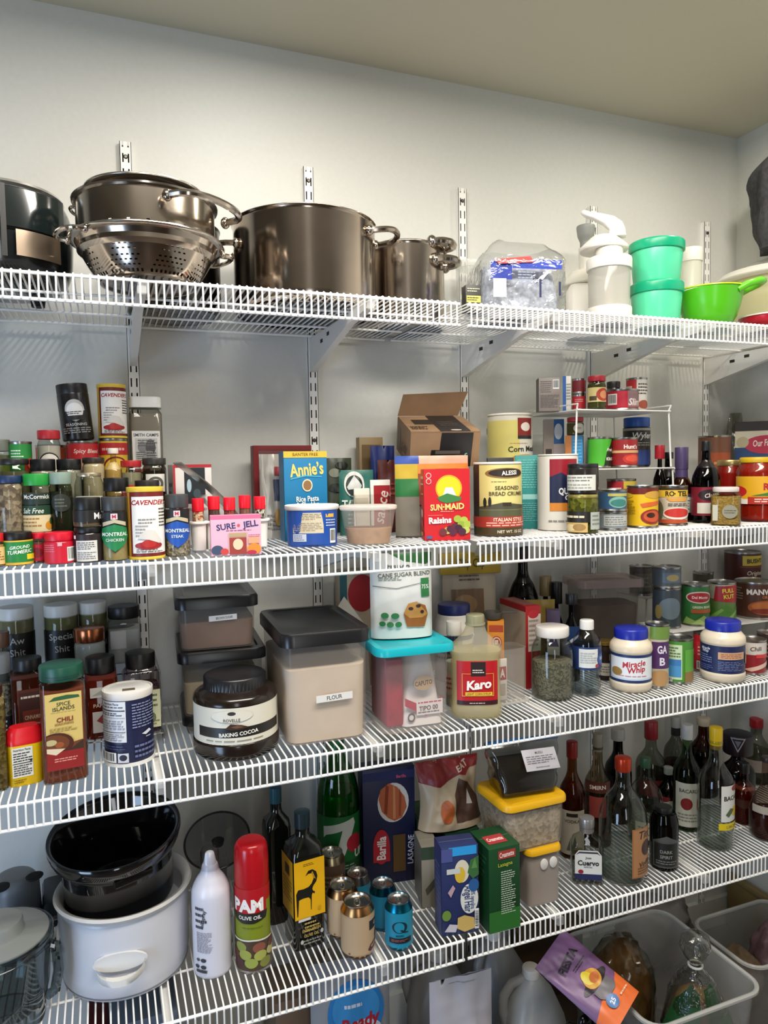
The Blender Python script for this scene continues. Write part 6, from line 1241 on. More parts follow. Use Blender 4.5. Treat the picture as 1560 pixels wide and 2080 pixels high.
q = (1.2765,-0.235,1.1575,-42.533,0.0712,0.0424)
can('food_tin', 'silver blue tin, upper of two, left of the green bean tin', 'tin', (p[0], p[1], p[2] + p[5] + .0005, p[3], p[4], q[2] + q[5] - p[2] - p[5]), '4c5458', [('r', .4, .2, .9, .8, '5c6a78'), ('e', .66, .5, .16, .2, '9a8a5c')])
p = (1.5336,-0.1,1.1029,-45.0087,0.0569,0.0485)
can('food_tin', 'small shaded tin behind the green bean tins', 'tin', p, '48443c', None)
# ---------------------------------------------------------------- lowest shelf, left
Z4 = SZ[3]
# blender jug and what stands behind it
x, y, z, r0, d, h = (-0.2748,-0.315,0.501,8.2305,0.173,0.154)
t = thing('blender_jug', 'large clear glass blender jug at the left frame edge', 'jug', (x, y, z), r0); R = d / 2
LA('glass', fil([(0, .012), (R * .7, .01), (R * .74, 0), (R * .84, 0), (R * .86, .03), (R * .94, h * .4), (R * 1.0, h * .9), (R * 1.06, h), (R * 1.02, h), (R * .96, h * .9), (R * .88, h * .4), (R * .8, .03), (0, .026)], .006), GL('cfd6d6', .03, 1.8), t, 48)
bm = BM(); lathe(bm, [(R * 1.02, h * .9), (R * 1.05, h * .91), (R * 1.02, h * .92)], 48); fin(bm, 'ring', GL('c0c8c8', .05, 2), t)
bm = BM(); tube(bm, [(R * .93, -.02, h * .82), (R * 1.05, -.024, h * .8), (R * 1.08, -.024, h * .5), (R * 1.0, -.02, h * .25), (R * .86, -.016, h * .2)], .009, 8); fin(bm, 'handle', GL('b8c0c2', .05, 2), t)
LA('lid', fil([(0, h * .99), (R * .96, h * .99), (R * .97, h * 1.03), (R * .5, h * 1.05), (R * .48, h * 1.2), (0, h * 1.22)], .006), P('7d817f', .35), t, 36)
x, y, z, r0, d, h = (-0.2656,-0.13,0.501,6.9452,0.0926,0.17)
t = thing('mixer_base', 'grey rounded appliance housing with two dark finger holes', 'appliance', (x, y, z), r0 + 10); R = d / 2
LA('body', fil([(0, 0), (R, 0), (R * 1.02, h * .5), (R * .95, h * .9), (R * .7, h), (0, h)], .02, 3), P('6c7074', .4), t, 36)
for sx in (-1, 1):
    bm = BM(); lathe(bm, [(0, .0), (.016, 0), (.017, .003), (.015, .004), (0, .002)], 18, sx=1, sy=.55, off=(sx * .03, -R * .6, 0))
    bmesh.ops.translate(bm, verts=bm.verts, vec=(0, 0, h * .965)); bmesh.ops.rotate(bm, verts=bm.verts, cent=(0, -R * .6, h * .965), matrix=Matrix.Rotation(rad(38), 3, 'X')); fin(bm, 'finger_hole', P('0c0c0d', .6), t)
p = (-0.1917,-0.175,0.501,4,0.048,0.11,0.1158)
t = carton('toaster', 'black toaster with chrome strip behind the slow cooker', 'toaster', (p[0], p[1] + .01, p[2], p[3], p[4], p[5], p[6]), '17191c', [('r', 0, .66, 1, .74, P('b8b8b8', .15, 1)), ('r', .9, .1, .96, .9, '2c2e32')], bev=.012, flaps=False)
bm = BM(); tube(bm, [(p[4] * -.3, -.001, .02), (p[4] * -.1, -.012, .008), (p[4] * .3, -.02, .004), (p[4] * .5, -.01, .004)], .003, 6); fin(bm, 'power_cord', P('131315', .5), t)
# slow cooker with its black crock set in crooked
x, y, z, r0, d, h = (-0.0627,-0.2339,0.501,-0.4239,0.2424,0.1647)
t = thing('slow_cooker', 'white oval slow cooker shell with handles, holding a black crock', 'slow cooker', (x, y, z), -8); R = d / 2; E_ = 1.0
SW = P('c9cad0', .3)
LA('shell', fil([(0, .004), (R * .88, .004), (R * .92, .0), (R * .95, .006), (R * .98, .03), (R, h * .9), (R * .96, h * .93), (R * .9, h * .9), (R * .88, h * .68), (0, h * .66)], .004), SW, t, 64, sy=E_)
bm = BM(); lathe(bm, [(R * .9, h * .9), (R * .96, h * .98), (R * 1.03, h), (R * 1.055, h * .97), (R * 1.03, h * .93), (R * .98, h * .92)], 64, sy=E_); fin(bm, 'rim', P('c4c2be', .22), t)
bm = BM(); lathe(bm, [(R * .955, .007), (R * .962, .0085), (R * .96, .010)], 64, sy=E_); fin(bm, 'base_line', P('77777a', .5), t)
for a in (-88, 188):
    ca, sa = math.cos(rad(a)), math.sin(rad(a)); c = Vector((R * 1.0 * ca, R * E_ * 1.0 * sa, h * .46)); tx = Vector((-sa, ca, 0)); ox = Vector((ca, sa, 0))
    bm = BM(); n = 12; rings = []
    for k in range(n + 1):
        f = PI * k / n; u = .042 * -math.cos(f); o_ = .034 * math.sin(f)
        rings.append([c + tx * u + ox * (o_ * q) + Vector((0, 0, zz - .012 * math.sin(f))) for q, zz in ((1.05, .006), (1.05, -.006), (.55, -.012), (.5, .001))])
    skin(bm, rings); hd_ = fin(bm, 'handle', P('e3e0da', .3), t, ang=60)
    bm = BM(); skin(bm, [[c + tx * (.047 * math.cos(q)) + ox * k + Vector((0, 0, .006 + .017 * math.sin(q))) for q in [2 * PI * i / 20 for i in range(20)]] for k in (-.004, .0015)]); fin(bm, 'handle_plate', P('d3d2d0', .3), t)
zc = z + h * .68 + .001
xi, yi, zi, ri, di, hi = (-0.0631,-0.245,0.7277,-0.4113,0.2445,0.0366)
t = thing('crock_insert', 'glossy black stoneware crock sitting crooked in the white slow cooker', 'crock', (x - .006, y + .012, zc + .018), -6, None, 9, -2); Ri = di / 2 * .98; H_ = zi + hi - zc
LA('pot', fil([(0, 0), (R * .78, 0), (R * .83, .012), (R * .845, H_ * .72), (Ri * .98, H_ * .8), (Ri * 1.03, H_ * .94), (Ri * 1.02, H_), (Ri * .95, H_ * .98), (Ri * .88, H_ * .85), (R * .76, H_ * .6), (R * .72, .014), (0, .008)], .005), P('0a0a0b', .1, coat=.5), t, 64, sy=E_)
for a in (-70, 110):
    ca, sa = math.cos(rad(a)), math.sin(rad(a))
    BO('lug', (-.035, .035, -.012, .002, H_ * .7, H_ * .8), P('0a0a0b', .15), t, .004, M=Matrix.Translation((R * .86 * ca, R * E_ * .86 * sa, 0)) @ Matrix.Rotation(rad(a + 90), 4, 'Z'))
# glass lid leaning at the back
x, y, z, r0, d, h = (0.139,-0.07,0.501,-7.3987,0.1438,0.1235)
t = thing('pot_cover', 'round glass pot cover leaning on the wall behind the white bottle', 'cover', (x, -.066, Z4), r0 * .3, rx=8)
bm = BM(); lathe(bm, [(0, .012), (d * .25, .010), (d * .49, 0)], 48); bmesh.ops.rotate(bm, verts=bm.verts, cent=(0, 0, 0), matrix=Matrix.Rotation(PI / 2, 3, 'X')); bmesh.ops.translate(bm, verts=bm.verts, vec=(0, 0, d / 2 + .06)); fin(bm, 'glass', GL('b8bcc0', .04, 1.5), t)
bm = BM(); tube(bm, arc((0, 0, d / 2 + .06), d / 2, 0, 360, 48)[:-1], .0025, 6, closed=True); fin(bm, 'steel_rim', P('4a4a4c', .3, .9), t)
LA('knob', [(0, 0), (.012, 0), (.014, .01), (0, .012)], BLACK, t, 16, off=(0, 0, 0)).location = (0, -.012, d / 2 + .06)
BO('stay', (-.02, .02, -.002, .004, 0, .062), P('77777a', .4, .6), t, .001)
# bottles
x, y, z, r0, d, h = (0.0924,-0.3169,0.501,-6.8095,0.0764,0.2338)
t = thing('oil_spray_bottle', 'white oil spray bottle with clear cap on its nozzle', 'bottle', (x, y, z), r0); R = d / 2 * .96
LA('body', fil([(0, 0), (R * .93, 0), (R, .006), (R, h * .64), (R * .97, h * .7), (R * .72, h * .78), (R * .5, h * .82), (R * .45, h * .86), (R * .4, h * .9), (0, h * .9)], .006), P('d5d4de', .3), t, 40)
LA('nozzle', fil([(R * .4, h * .86), (R * .3, h * .93), (R * .22, h * .99), (0, h)], .003), P('dcdae0', .35), t, 20)
LA('clear_cap', [(R * .5, h * .86), (R * .48, h * 1.0), (R * .42, h * 1.02)], GL('f2f2f4', .06, 1.5), t, 24)
cyl_label(t, R + .0003, h * .03, h * .62, [('l', .2, .62, .42, .95, 4, '3a3a44'), ('t', 'oil spray', .36, .78, .05, '2c2c36', .5, 80, .015), ('l', .22, .32, .5, .6, 16, '8a8a96'), ('e', .34, .22, .05, .025, '2c2c34'), ('e', .24, .22, .035, .02, '4c4c54'), ('e', .34, .13, .05, .025, '2c2c34'), ('e', .22, .13, .045, .022, '33333c'), ('r', .2, .055, .4, .09, '33333a'), ('p', [(.9, .3), (.96, .42), (1, .46), (1, .28)], '3c5a2c'), ('p', [(.88, .12), (.95, .26), (1, .28), (1, .1)], '3f5e30'), ('e', .94, .66, .03, .02, '2c2c34'), ('e', .97, .78, .03, .03, '2c2c34')], 176)
x, y, z, r0, d, h = (0.1709,-0.265,0.501,-9.6234,0.0543,0.222)
bottle('vinegar_bottle', 'amber vinegar bottle with black cap behind the red cooking spray', 'bottle', (x, y, z, r0, d, h), 'b8602c', 'wine', P('5a1f0c', .15), .8, '1a1a1c', .12, .5, label=[('r', 0, 0, 1, .75, '7a6a20')], lz=(.15, .62))
x, y, z, r0, d, h = (0.1688,-0.3345,0.501,-10.0175,0.0693,0.2492)
t = thing('cooking_spray', 'red capped olive oil cooking spray can with olives on the label', 'can', (x, y, z), r0); R = d / 2 * .97
LA('body', [(0, .002), (R * .95, .002), (R, 0), (R, .004), (R * .975, .006), (R * .975, h * .66), (R * .9, h * .7), (0, h * .7)], TIN, t, 40)
LA('cap', fil([(R * .96, h * .65), (R * .985, h * .65), (R * .985, h * .88), (R * .93, h * .965), (R * .74, h), (0, h)], .006, 3), P('b3141d', .22), t, 40)
cyl_label(t, R * .98, .007, h * .64, [('r', 0, 0, 1, 1, '7e8a1f'), ('r', 0, .82, 1, 1, 'b3141d'), ('r', 0, .68, .78, .9, 'b3141d'), ('t', 'PAM', .4, .8, .15, 'f0ece6', .7, 0, .05), ('p', [(.06, .71), (.1, .62), (.3, .585), (.52, .585), (.76, .62), (.8, .71)], '20201c'), ('t', 'OLIVE OIL', .44, .655, .045, 'e8e4dc', .5, 0, .02), ('l', .3, .52, .7, .54, 1, '5c641c'), ('p', [(0, .36), (.5, .37), (1, .33), (1, 0), (0, 0)], '4a3a2a'), ('p', [(0, .36), (.5, .37), (1, .33), (1, .35), (.5, .39), (0, .38)], 'd8d8c8')] + [('e', a, b, .12, .062, c, 16) for a, b, c in ((.25, .29, '8a9444'), (.6, .28, '8a5040'), (.34, .2, '9aa04a'), (.62, .18, 'a2a650'), (.2, .1, '4a2a2c'), (.45, .1, '94a048'), (.72, .08, '7c8038'), (.86, .2, 'b8b070'), (.9, .28, '6a4436'), (.1, .2, '5a302c'))], 178, sleeve='7e8a1f')
def square_bottle(lab, p, label=None, left=None, cap='14262c', neckf=.8):
    x, y, z, r0, w_, dp, h = p
    t = thing('olive_oil_bottle', lab, 'bottle', (x, y, z), r0); G = P('0f120e', .08, coat=.4)
    bm = BM(); skin(bm, [[(q[0], q[1] + dp / 2, q[2]) for q in rrect(a, b, c, zz, n=5)] for a, b, c, zz in ((w_ * .94, dp * .94, .01, 0), (w_, dp, .011, .006), (w_, dp, .011, h * .7), (w_ * .94, dp * .94, .016, h * .76), (w_ * .5, w_ * .5, .016, h * .81), (w_ * .44, w_ * .44, .015, h * .84), (w_ * .44, w_ * .44, .015, h * .9))]); fin(bm, 'body', G, t)
    bm = BM(); lathe(bm, [(0, h * .88), (w_ * .24, h * .88), (w_ * .24, h * .995), (w_ * .2, h), (0, h)], 24, off=(0, dp / 2, 0)); fin(bm, 'cap', P(cap, .3, coat=.3), t)
    if label: flat_label(t, w_ * .97, h * .66, -.0005, h * .02, label)
    if left: decal('side_label', t, dp * .94, h * .66, left, lambda s, tt, l: Vector((-w_ / 2 - .0004 - l, dp / 2 - s, h * .02 + tt)))
    return t
p = (0.2837,-0.3354,0.501,6.7972,0.0672,0.066,0.2713)
horn = [(.36, .82), (.46, .875), (.6, .88), (.72, .845), (.76, .79), (.72, .73), (.62, .69), (.58, .655), (.61, .63), (.67, .615), (.65, .595), (.59, .61), (.56, .585), (.55, .5), (.545, .42), (.525, .42), (.52, .54), (.46, .57), (.28, .575), (.14, .565), (.12, .47), (.1, .38), (.07, .38), (.06, .5), (.05, .64), (.12, .685), (.3, .68), (.46, .69), (.56, .72), (.63, .77), (.63, .81), (.57, .838), (.46, .84)]
t = square_bottle('tall black olive oil bottle with yellow label and black antelope', p, [('r', 0, .34, 1, 1, 'e3ab12'), ('l', .3, .93, .7, .965, 2, '6a4c14'), ('p', horn, '14130f')] + [('p', [(.56 + .03 * k, .845 - .03 * k), (.6 + .03 * k, .86 - .03 * k), (.66 + .02 * k, .8 - .02 * k)], 'b98a1c') for k in range(3)] + [('e', .8, .42, .05, .025, 'c8961c'), ('l', .3, .17, .8, .3, 3, 'b39a4c'), ('t', 'EXTRA VIRGIN', .52, .2, .035, 'b39a4c', .6, 0, .02), ('t', 'OLIVE OIL', .52, .14, .035, 'b39a4c', .5, 0, .02), ('r', .1, .315, .5, .345, 'd0d0cc'), ('l', .25, .03, .85, .1, 2, '8a8a80'), ('e', .2, .08, .05, .025, 'b8b8b0'), ('e', .86, .15, .05, .025, 'b8b8b0')], [('r', 0, .36, 1, 1, 'c8940f'), ('r', .3, .8, .7, .92, '3a2c10'), ('l', .1, .5, .9, .76, 6, '7a5a14')])
p = (0.2478,-0.235,0.501,2,0.0542,0.055,0.289)
square_bottle('dark oil bottle with teal foil cap behind the yellow labelled bottle', (p[0], p[1], p[2], p[3], p[4], p[5], p[6]), None, None, '1d4650')
# soda bottle, pasta box
x, y, z, r0, d, h = (0.4071,-0.14,0.501,-17.0564,0.0981,0.2332); h *= 1.22
t = thing('soda_bottle', 'big green plastic soda bottle at the back of the lowest shelf', 'bottle', (x, y, z), r0); R = d / 2
LA('body', fil([(0, .004), (R * .7, 0), (R * .96, .02), (R, .05), (R, h * .7), (R * .97, h * .8), (R * .8, h * .93), (R * .45, h * 1.05), (R * .3, h * 1.12), (R * .3, h * 1.18), (0, h * 1.18)], .012), GL('46b866', .05, 1.5), t, 40)
LA('liquid', fil([(0, .008), (R * .9, .03), (R * .95, h * .7), (R * .92, h * .8), (0, h * .8)], .01), P('1a7a3a', .2), t, 32)
fin(ribbed(R * .33, h * 1.14, h * .08, 24), 'cap', P('1a6a34', .35), t, ang=50)
cyl_label(t, R + .0005, h * .18, h * .46, [('p', [(.25, .62), (.25, .82), (.75, .95), (.78, .85), (.58, .3), (.44, .28), (.56, .76), (.3, .68)], 'cfd4cc'), ('e', .76, .5, .14, .16, 'b02030'), ('t', 'UP', .86, .3, .14, 'cfd4cc', .2, 0, .04), ('r', 0, .0, 1, .2, '123f1e'), ('l', .2, .06, .8, .16, 2, '8aa890')], 170, sleeve='14632c')
p = (0.5158,-0.185,0.501,-8,0.1238,0.05,0.2744)
carton('lasagne_box', 'tall navy lasagne box with a plate of pasta sheets pictured', 'box', p, '181d42', [('r', 0, .9, 1, .97, '262c58'), ('t', 'Barilla', .74, .92, .025, 'd8505c', .26, 0, .02), ('e', .58, .7, .3, .17, 'd8d2cc'), ('p', [(.3, .74), (.34, .82), (.5, .87), (.66, .83), (.8, .74), (.84, .65), (.74, .56), (.6, .54), (.48, .57), (.36, .63)], 'b8623c'), ('p', [(.44, .86), (.5, .84), (.46, .6), (.4, .62)], '8a3a20'), ('p', [(.58, .86), (.62, .82), (.62, .56), (.57, .56)], 'd08a5c'), ('p', [(.7, .82), (.74, .76), (.72, .58), (.68, .58)], '93442a'), ('e', .34, .33, .16, .15, 'b3202e'), ('r', .18, .2, .5, .34, 'b3202e'), ('t', 'Barilla', .34, .32, .075, 'efe8e4', .2, 88, .03), ('r', .56, .1, .8, .42, '5c441f'), ('t', 'LASAGNE', .9, .28, .05, 'c8ccdc', .25, 88, .015)], left=[('r', 0, 0, 1, 1, '14193a')])
# drink cans
tanlab = [('r', 0, .03, 1, .97, 'b79d7c'), ('r', .7, .6, 1, .84, '241c20'), ('t', 'G', .86, .72, .1, 'd0b08c', .14, 0, .02), ('p', [(.66, .12), (.72, .24), (.9, .32), (1, .34), (1, .18), (.86, .14), (.72, .06)], '4c2030'), ('t', 'GOSLING', .86, .23, .06, 'd8c0a8', .26, 18, .02), ('p', [(.85, .36), (.88, .5), (.96, .56), (1, .44), (1, .36)], '3a2430'), ('e', .3, .06, .02, .02, '6a5040')]
x, y, z, r0, d, h = (0.3684,-0.3808,0.501,-18.4351,0.0668,0.1011)
soda('drink_can', 'tan ginger beer can with gold shoulder, nearest the shelf edge', 'drink can', (x, y, z, r0, d, h * 1.06), 'b79d7c', tanlab, 176, 6, 'tan and blue drink cans on the lowest shelf', 'a87a4c')
x, y, z, r0, d, h = (0.3666,-0.312,0.501,-17.5161,0.0656,0.0993)
soda('drink_can', 'second tan can, behind and left of the nearest can', 'drink can', (x - .008, y, z, r0, .065, h * 1.06), 'b79d7c', tanlab, 176, 6, 'tan and blue drink cans on the lowest shelf', 'a87a4c')
x, y, z, r0, d, h = (0.3627,-0.225,0.501,-16.4079,0.0604,0.129)
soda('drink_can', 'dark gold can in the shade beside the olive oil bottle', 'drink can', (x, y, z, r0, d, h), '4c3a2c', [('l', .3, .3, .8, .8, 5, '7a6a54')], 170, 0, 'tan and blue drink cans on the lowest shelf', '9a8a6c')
qlab = [('r', 0, 0, 1, 1, '1d86a4'), ('e', .5, .6, .2, .17, '0f2a34'), ('e', .49, .6, .13, .15, '1d86a4'), ('p', [(.5, .52), (.6, .44), (.72, .43), (.72, .46), (.62, .48), (.56, .54)], '0f2a34'), ('t', 'MIXERS', .5, .36, .05, '123844', .42, 0, .02), ('r', .22, .14, .82, .29, '14181c'), ('l', .28, .18, .76, .26, 2, 'a05a5c')]
x, y, z, r0, d, h = (0.4517,-0.3934,0.501,-21.8011,0.0557,0.0939)
soda('drink_can', 'front blue mixer can with a large black letter', 'drink can', (x, y, z, r0, d, h * 1.05), '1d86a4', qlab, 160, 4, 'tan and blue drink cans on the lowest shelf', '1d86a4')
x, y, z, r0, d, h = (0.4445,-0.3239,0.501,-20.5375,0.056,0.0908)
soda('drink_can', 'second blue mixer can behind the front blue one, with a torn white tag', 'drink can', (x, y, z, r0, d, h * 1.05), '1c7294', [('r', .62, .02, .95, .3, 'c8ccd0')], 160, 0, 'tan and blue drink cans on the lowest shelf', '1c7294')
x, y, z, r0, d, h = (0.419,-0.235,0.501,-18.5061,0.0566,0.0753)
soda('drink_can', 'third blue mixer can, rearmost and mostly hidden', 'drink can', (x, y, z, r0, d, h), '1d7a98', None, 160, 0, 'tan and blue drink cans on the lowest shelf')
# pasta boxes
p = (0.5814,-0.4124,0.501,-5.3229,0.0796,0.05,0.1861)
carton('angel_hair_box', 'blue angel hair pasta box with egg and basil pictures', 'box', (p[0], p[1], p[2], p[3] - 4, p[4], p[5], p[6]), '26305c', [('r', .2, .9, .95, 1.0, '2f9adc'), ('r', 0, .84, .3, .99, '4c548c'), ('e', .55, .72, .2, .13, 'd8d0b8'), ('e', .5, .68, .14, .09, 'd8b43c'), ('r', .14, .7, .5, .76, 'c8ccc8'), ('p', [(.7, .7), (.78, .84), (1, .88), (1, .66), (.84, .62)], '3c6a3c'), ('p', [(.8, .74), (.9, .86), (.96, .74)], '5a8a4c'), ('e', .74, .4, .24, .17, 'd8d8d0'), ('t', 'Angel Hair', .68, .4, .09, '2a3a6c', .3, -90, .02), ('t', '100% semolina', .84, .4, .05, '5a648c', .24, -90), ('e', .86, .55, .14, .075, '2c5c94'), ('p', [(.16, .5), (.3, .58), (.36, .54), (.24, .44)], 'b89aa4'), ('e', .12, .24, .12, .06, '6a8a3c'), ('p', [(.4, .08), (.42, .2), (.6, .22), (.86, .18), (.88, .06), (.6, .03)], 'c8a860'), ('p', [(.06, .06), (.2, .14), (.42, .12), (.36, .04)], 'c0bcc4'), ('b', .88, .05, .99, .28, 1)], left=[('r', 0, 0, 1, 1, '303a6c'), ('l', .2, .3, .8, .8, 8, '5a648c')])
p = (0.5637,-0.305,0.501,-12,0.0397,0.075,0.1364)
carton('spaghetti_box', 'pale worn carton behind the blue angel hair box', 'box', (p[0], p[1], p[2], p[3], p[4], p[5], p[6]), '8a8578', [('p', [(.2, .3), (.8, .5), (.8, .36), (.3, .2)], '4c4a42'), ('r', 0, .8, 1, 1, '3a4a3a')], left=[('r', 0, 0, 1, 1, '7c7a70')])
p = (0.672,-0.4365,0.501,-0.8118,0.0733,0.085,0.1788)
carton('lasagne_box', 'dark green pasta box with red badge and white text, at the shelf edge', 'box', p, '10401f', [('r', 0, 0, 1, .25, '2c6a2c'), ('r', .3, .86, .85, .96, 'a83a34'), ('t', 'Creamette', .57, .91, .06, 'efe0d8', .46, 3, .02), ('t', 'Lasagna', .52, .79, .045, 'b8b83c', .5, 3, .01), ('l', .38, .2, .84, .72, 20, 'b8c8b0')], top=[('r', .15, .2, .75, .6, 'a8343a'), ('t', 'Creamette', .45, .4, .16, 'efe0d8', .5, 0, .02)], left=[('r', 0, 0, 1, 1, '0e3a1c'), ('r', .05, .22, .5, .5, 'b8bc94'), ('l', .1, .6, .9, .9, 5, '2a5a34')])
p = (0.6255,-0.2,0.501,-4,0.0892,0.1,0.1411)
t = carton('frozen_box', 'dark green and brown box lying under the almond bag', 'box', (p[0], p[1], p[2], p[3], p[4], p[5], p[6]), '14301c', [('r', .1, .3, .7, .9, '3a1c16'), ('r', .66, .05, 1, .22, 'b0b0a4')], top=[('r', .1, .1, .9, .9, '2a5a2c')])
za = p[2] + p[6]
p = (0.6609,-0.27,0.501,-6,0.0827,0.06,0.1284)
t = carton('noodle_box', 'green topped carton under the front of the almond bag', 'box', (p[0], p[1], p[2], p[3], p[4], p[5], za - p[2] - .004), '1a3a22', [('r', .1, .6, .9, .95, '2c5c34')])
p = (0.648,-0.275,0.6377,-6,0.1585,0.1,0.1545)
pouch('almond_bag', 'red and beige bag of almonds slumped on top of the green boxes', 'bag', (p[0], p[1], za + .001, p[3] + 4, p[4], .1, p[6] + p[2] - za), 'a08c74', .1, [('r', 0, 0, 1, 1, 'b09c80'), ('p', [(.0, .7), (.3, .62), (.7, .8), (1, .85), (1, 1), (0, 1)], '7a1a1e'), ('p', [(.4, 1), (.55, .8), (.75, .74), (1, .95), (1, 1)], '8e2426'), ('e', .35, .28, .11, .17, 'a8562a'), ('p', [(.5, .1), (.5, .5), (.62, .72), (.78, .64), (.95, .4), (.97, .1)], '4a3428'), ('p', [(.7, .35), (.76, .55), (.8, .35)], 'a8a098'), ('t', 'EAT', .7, .88, .09, 'd8c0b4', .3, 20, .03)], seed=61, crumple=.012, mat=P('a8957c', .3, bump=.4, scale=30), rx=-6, neckin=.25)
# yellow lidded tubs and zip bag
p = (0.8002,-0.3932,0.501,0.5511,0.0819,0.12,0.1281)
YL = P('d9a514', .35)
t = storage('storage_container', 'cloudy white container with twin round tabs, lower of the yellow lidded pair', p, YL, P('a08c80', .8), .82, body=FR('c4beb8', .5, .3), lidh=.012, cr=.012, over=.004, taper=.97)
for k in (-.012, .012):
    bm = BM(); lathe(bm, fil([(0, -.003), (.0105, -.003), (.011, 0), (0, .0015)], .001), 20, sx=.9, sy=1.15); bmesh.ops.rotate(bm, verts=bm.verts, cent=(0, 0, 0), matrix=Matrix.Rotation(PI / 2, 3, 'X')); bmesh.ops.translate(bm, verts=bm.verts, vec=(k + .008, -.002, p[6] * .72)); fin(bm, 'round_tab', P('d8d4ce', .3), t)
zt = p[2] + p[6] + .0005
q = (0.7653,-0.39,0.6208,-4,0.1551,0.15,0.1163)
storage('storage_container', 'container of oats with bright yellow lid, upper of the pair', (p[0] - .018, p[1] + .004, zt, p[3], q[4] * .98, .13, q[6] + q[2] - zt), YL, GR('8a7a64', 'b8aa94', 130), .86, body=FR('c8bfae', .3, .2), lidh=.014, cr=.018, over=.006, taper=.94)
zt2 = q[2] + q[6] + .0005
q = (0.7815,-0.37,0.6912,-6,0.1778,0.08,0.1545)
t = thing('zip_bag', 'clear zip bag with blue seal and white label on the yellow lid', 'bag', (p[0] - .014, q[1] + .01, zt2), q[3]); w_, h = q[4], q[6] + q[2] - zt2
def zb(k, off, crm):
    bm = BM(); rings = []
    for i in range(13):
        f = i / 12; a = w_ * (.72 + .3 * f) * k; b = (.085 * (1 - f) ** .6 + .006) * k
        rings.append([(qq[0] + crm * noise.noise(Vector((qq[0] * 40, qq[1] * 40, f * 6))), .045 + qq[1] + crm * noise.noise(Vector((qq[1] * 40 + 5, qq[0] * 40, f * 6))), off + f * h) for qq in rrect(a, b, .012, 0, n=5)])
    return bm, rings
bm, rg = zb(.93, .002, .004); skin(bm, rg[:8]); fin(bm, 'contents', P('33291f', .3, var=.3, bump=.5, scale=30), t, ang=60)
bm, rg = zb(1, .0, .006); skin(bm, rg); fin(bm, 'film', GL('d8dce0', .1, 2.4), t, ang=30)
BO('zip_seal', (-w_ * .5, w_ * .5, .040, .050, h * .94, h * 1.03), P('1f5a94', .3), t, .002)
decal('label', t, w_ * .46, h * .34, [('r', 0, 0, 1, 1, 'c8c4c8'), ('t', 'MUESLI', .5, .82, .12, '55525a', .4), ('l', .08, .3, .92, .7, 4, '77747c'), ('l', .3, .1, .7, .2, 1, '8a8890')], lambda s, tt, l: Vector((s + w_ * .16, -.0 - l + .03 * (tt / (h * .34)) - .004, h * .5 + tt)), lift=.0004)
# ---------------------------------------------------------------- lowest shelf, right: bottles
def liquor(lab, p, **k): return bottle('liquor_bottle', lab, 'bottle', p, **k)
x, y, z, r0, d, h = (0.9419,-0.3496,0.501,-36.8063,0.0731,0.1498)
t = thing('liquor_bottle', 'small square tequila bottle with silver cap, front of the lowest shelf', 'bottle', (x, y, z), r0 + 8); dp = d * .62
RL('body', [(d * .9, dp * .9, .01, 0), (d, dp, .012, .005), (d, dp, .014, h * .58), (d * .86, dp * .86, .014, h * .68), (d * .44, d * .44, .012, h * .74), (d * .4, d * .4, .012, h * .82)], GL('e6eae8', .03, 1.7), t, n=5)
RL('liquid', [(d * .86, dp * .86, .01, .004), (d * .93, dp * .93, .012, .008), (d * .93, dp * .93, .012, h * .4)], GL('d8dcd4', .03), t)
LA('cap', fil([(0, h * .78), (d * .23, h * .78), (d * .22, h * .86), (d * .24, h * .865), (d * .235, h), (0, h)], .002), P('a8a6a4', .3, .7), t, 24)
flat_label(t, d * .82, h * .46, -dp / 2 - .0006, h * .09, [('r', 0, 0, 1, .2, '1c2450'), ('p', [(0, .2), (0, .84), (.14, 1), (.86, 1), (1, .84), (1, .2)], 'd0d0cc'), ('p', [(.04, .84), (.16, .96), (.84, .96), (.96, .84), (.84, .9), (.16, .9)], '3a3c44'), ('t', 'Jose', .5, .74, .08, '33343a', .3, 0, .02), ('t', 'Cuervo', .5, .58, .17, '2a2b30', .8, 0, .035), ('t', 'ESPECIAL', .5, .44, .05, '55565c', .5), ('e', .22, .28, .1, .07, '8a1c28')])
x, y, z, r0, d, h = (1.0334,-0.3634,0.501,-39.4908,0.1098,0.2819)
liquor('big clear vodka jug with copper red cap and tan label', (x, y, z, r0, d, h), glass=GL('eaeeea', .03, 1.7), prof='squat', liquid=GL('e6eae8', .02, .8), lf=.3, cap='a8341f', caph=.11, capr=.34, capmat=P('b0381f', .25, .5), label=[('r', .62, .0, 1, 1, '9c6a44'), ('r', .64, .03, 1, .97, 'a87850'), ('t', 'Tito', .84, .86, .16, '2a1c14', .24, 0, .02, .2), ('e', .86, .58, .1, .16, '3a1c14'), ('t', 'Vodka', .84, .28, .1, '3a2418', .26, 8, .02, .2), ('l', .7, .06, .96, .22, 3, '6a4a30')], lz=(.08, .52), arcdeg=178, turn=0, seg=40)
p = (1.1489,-0.3698,0.501,-42.4393,0.0661,0.146)
liquor('small black bottle with grey embossed label', p, glass='141512', prof='jar', liquid=P('0c0d0b', .15), lf=.8, cap='151614', caph=.12, capr=.56, label=[('r', .2, 0, .95, .8, '4c4e4a'), ('r', .24, .04, .91, .76, '1a1c1a'), ('p', [(.2, .8), (.57, 1), (.95, .8)], '4c4e4a'), ('t', 'DARK', .57, .5, .1, '8a8c84', .5), ('t', 'SPIRIT', .57, .34, .1, '8a8c84', .5), ('l', .3, .1, .85, .24, 2, '6a6c66')], lz=(.08, .66), arcdeg=150)
p = (1.3393,-0.3405,0.501,-45.9623,0.0872,0.3011)
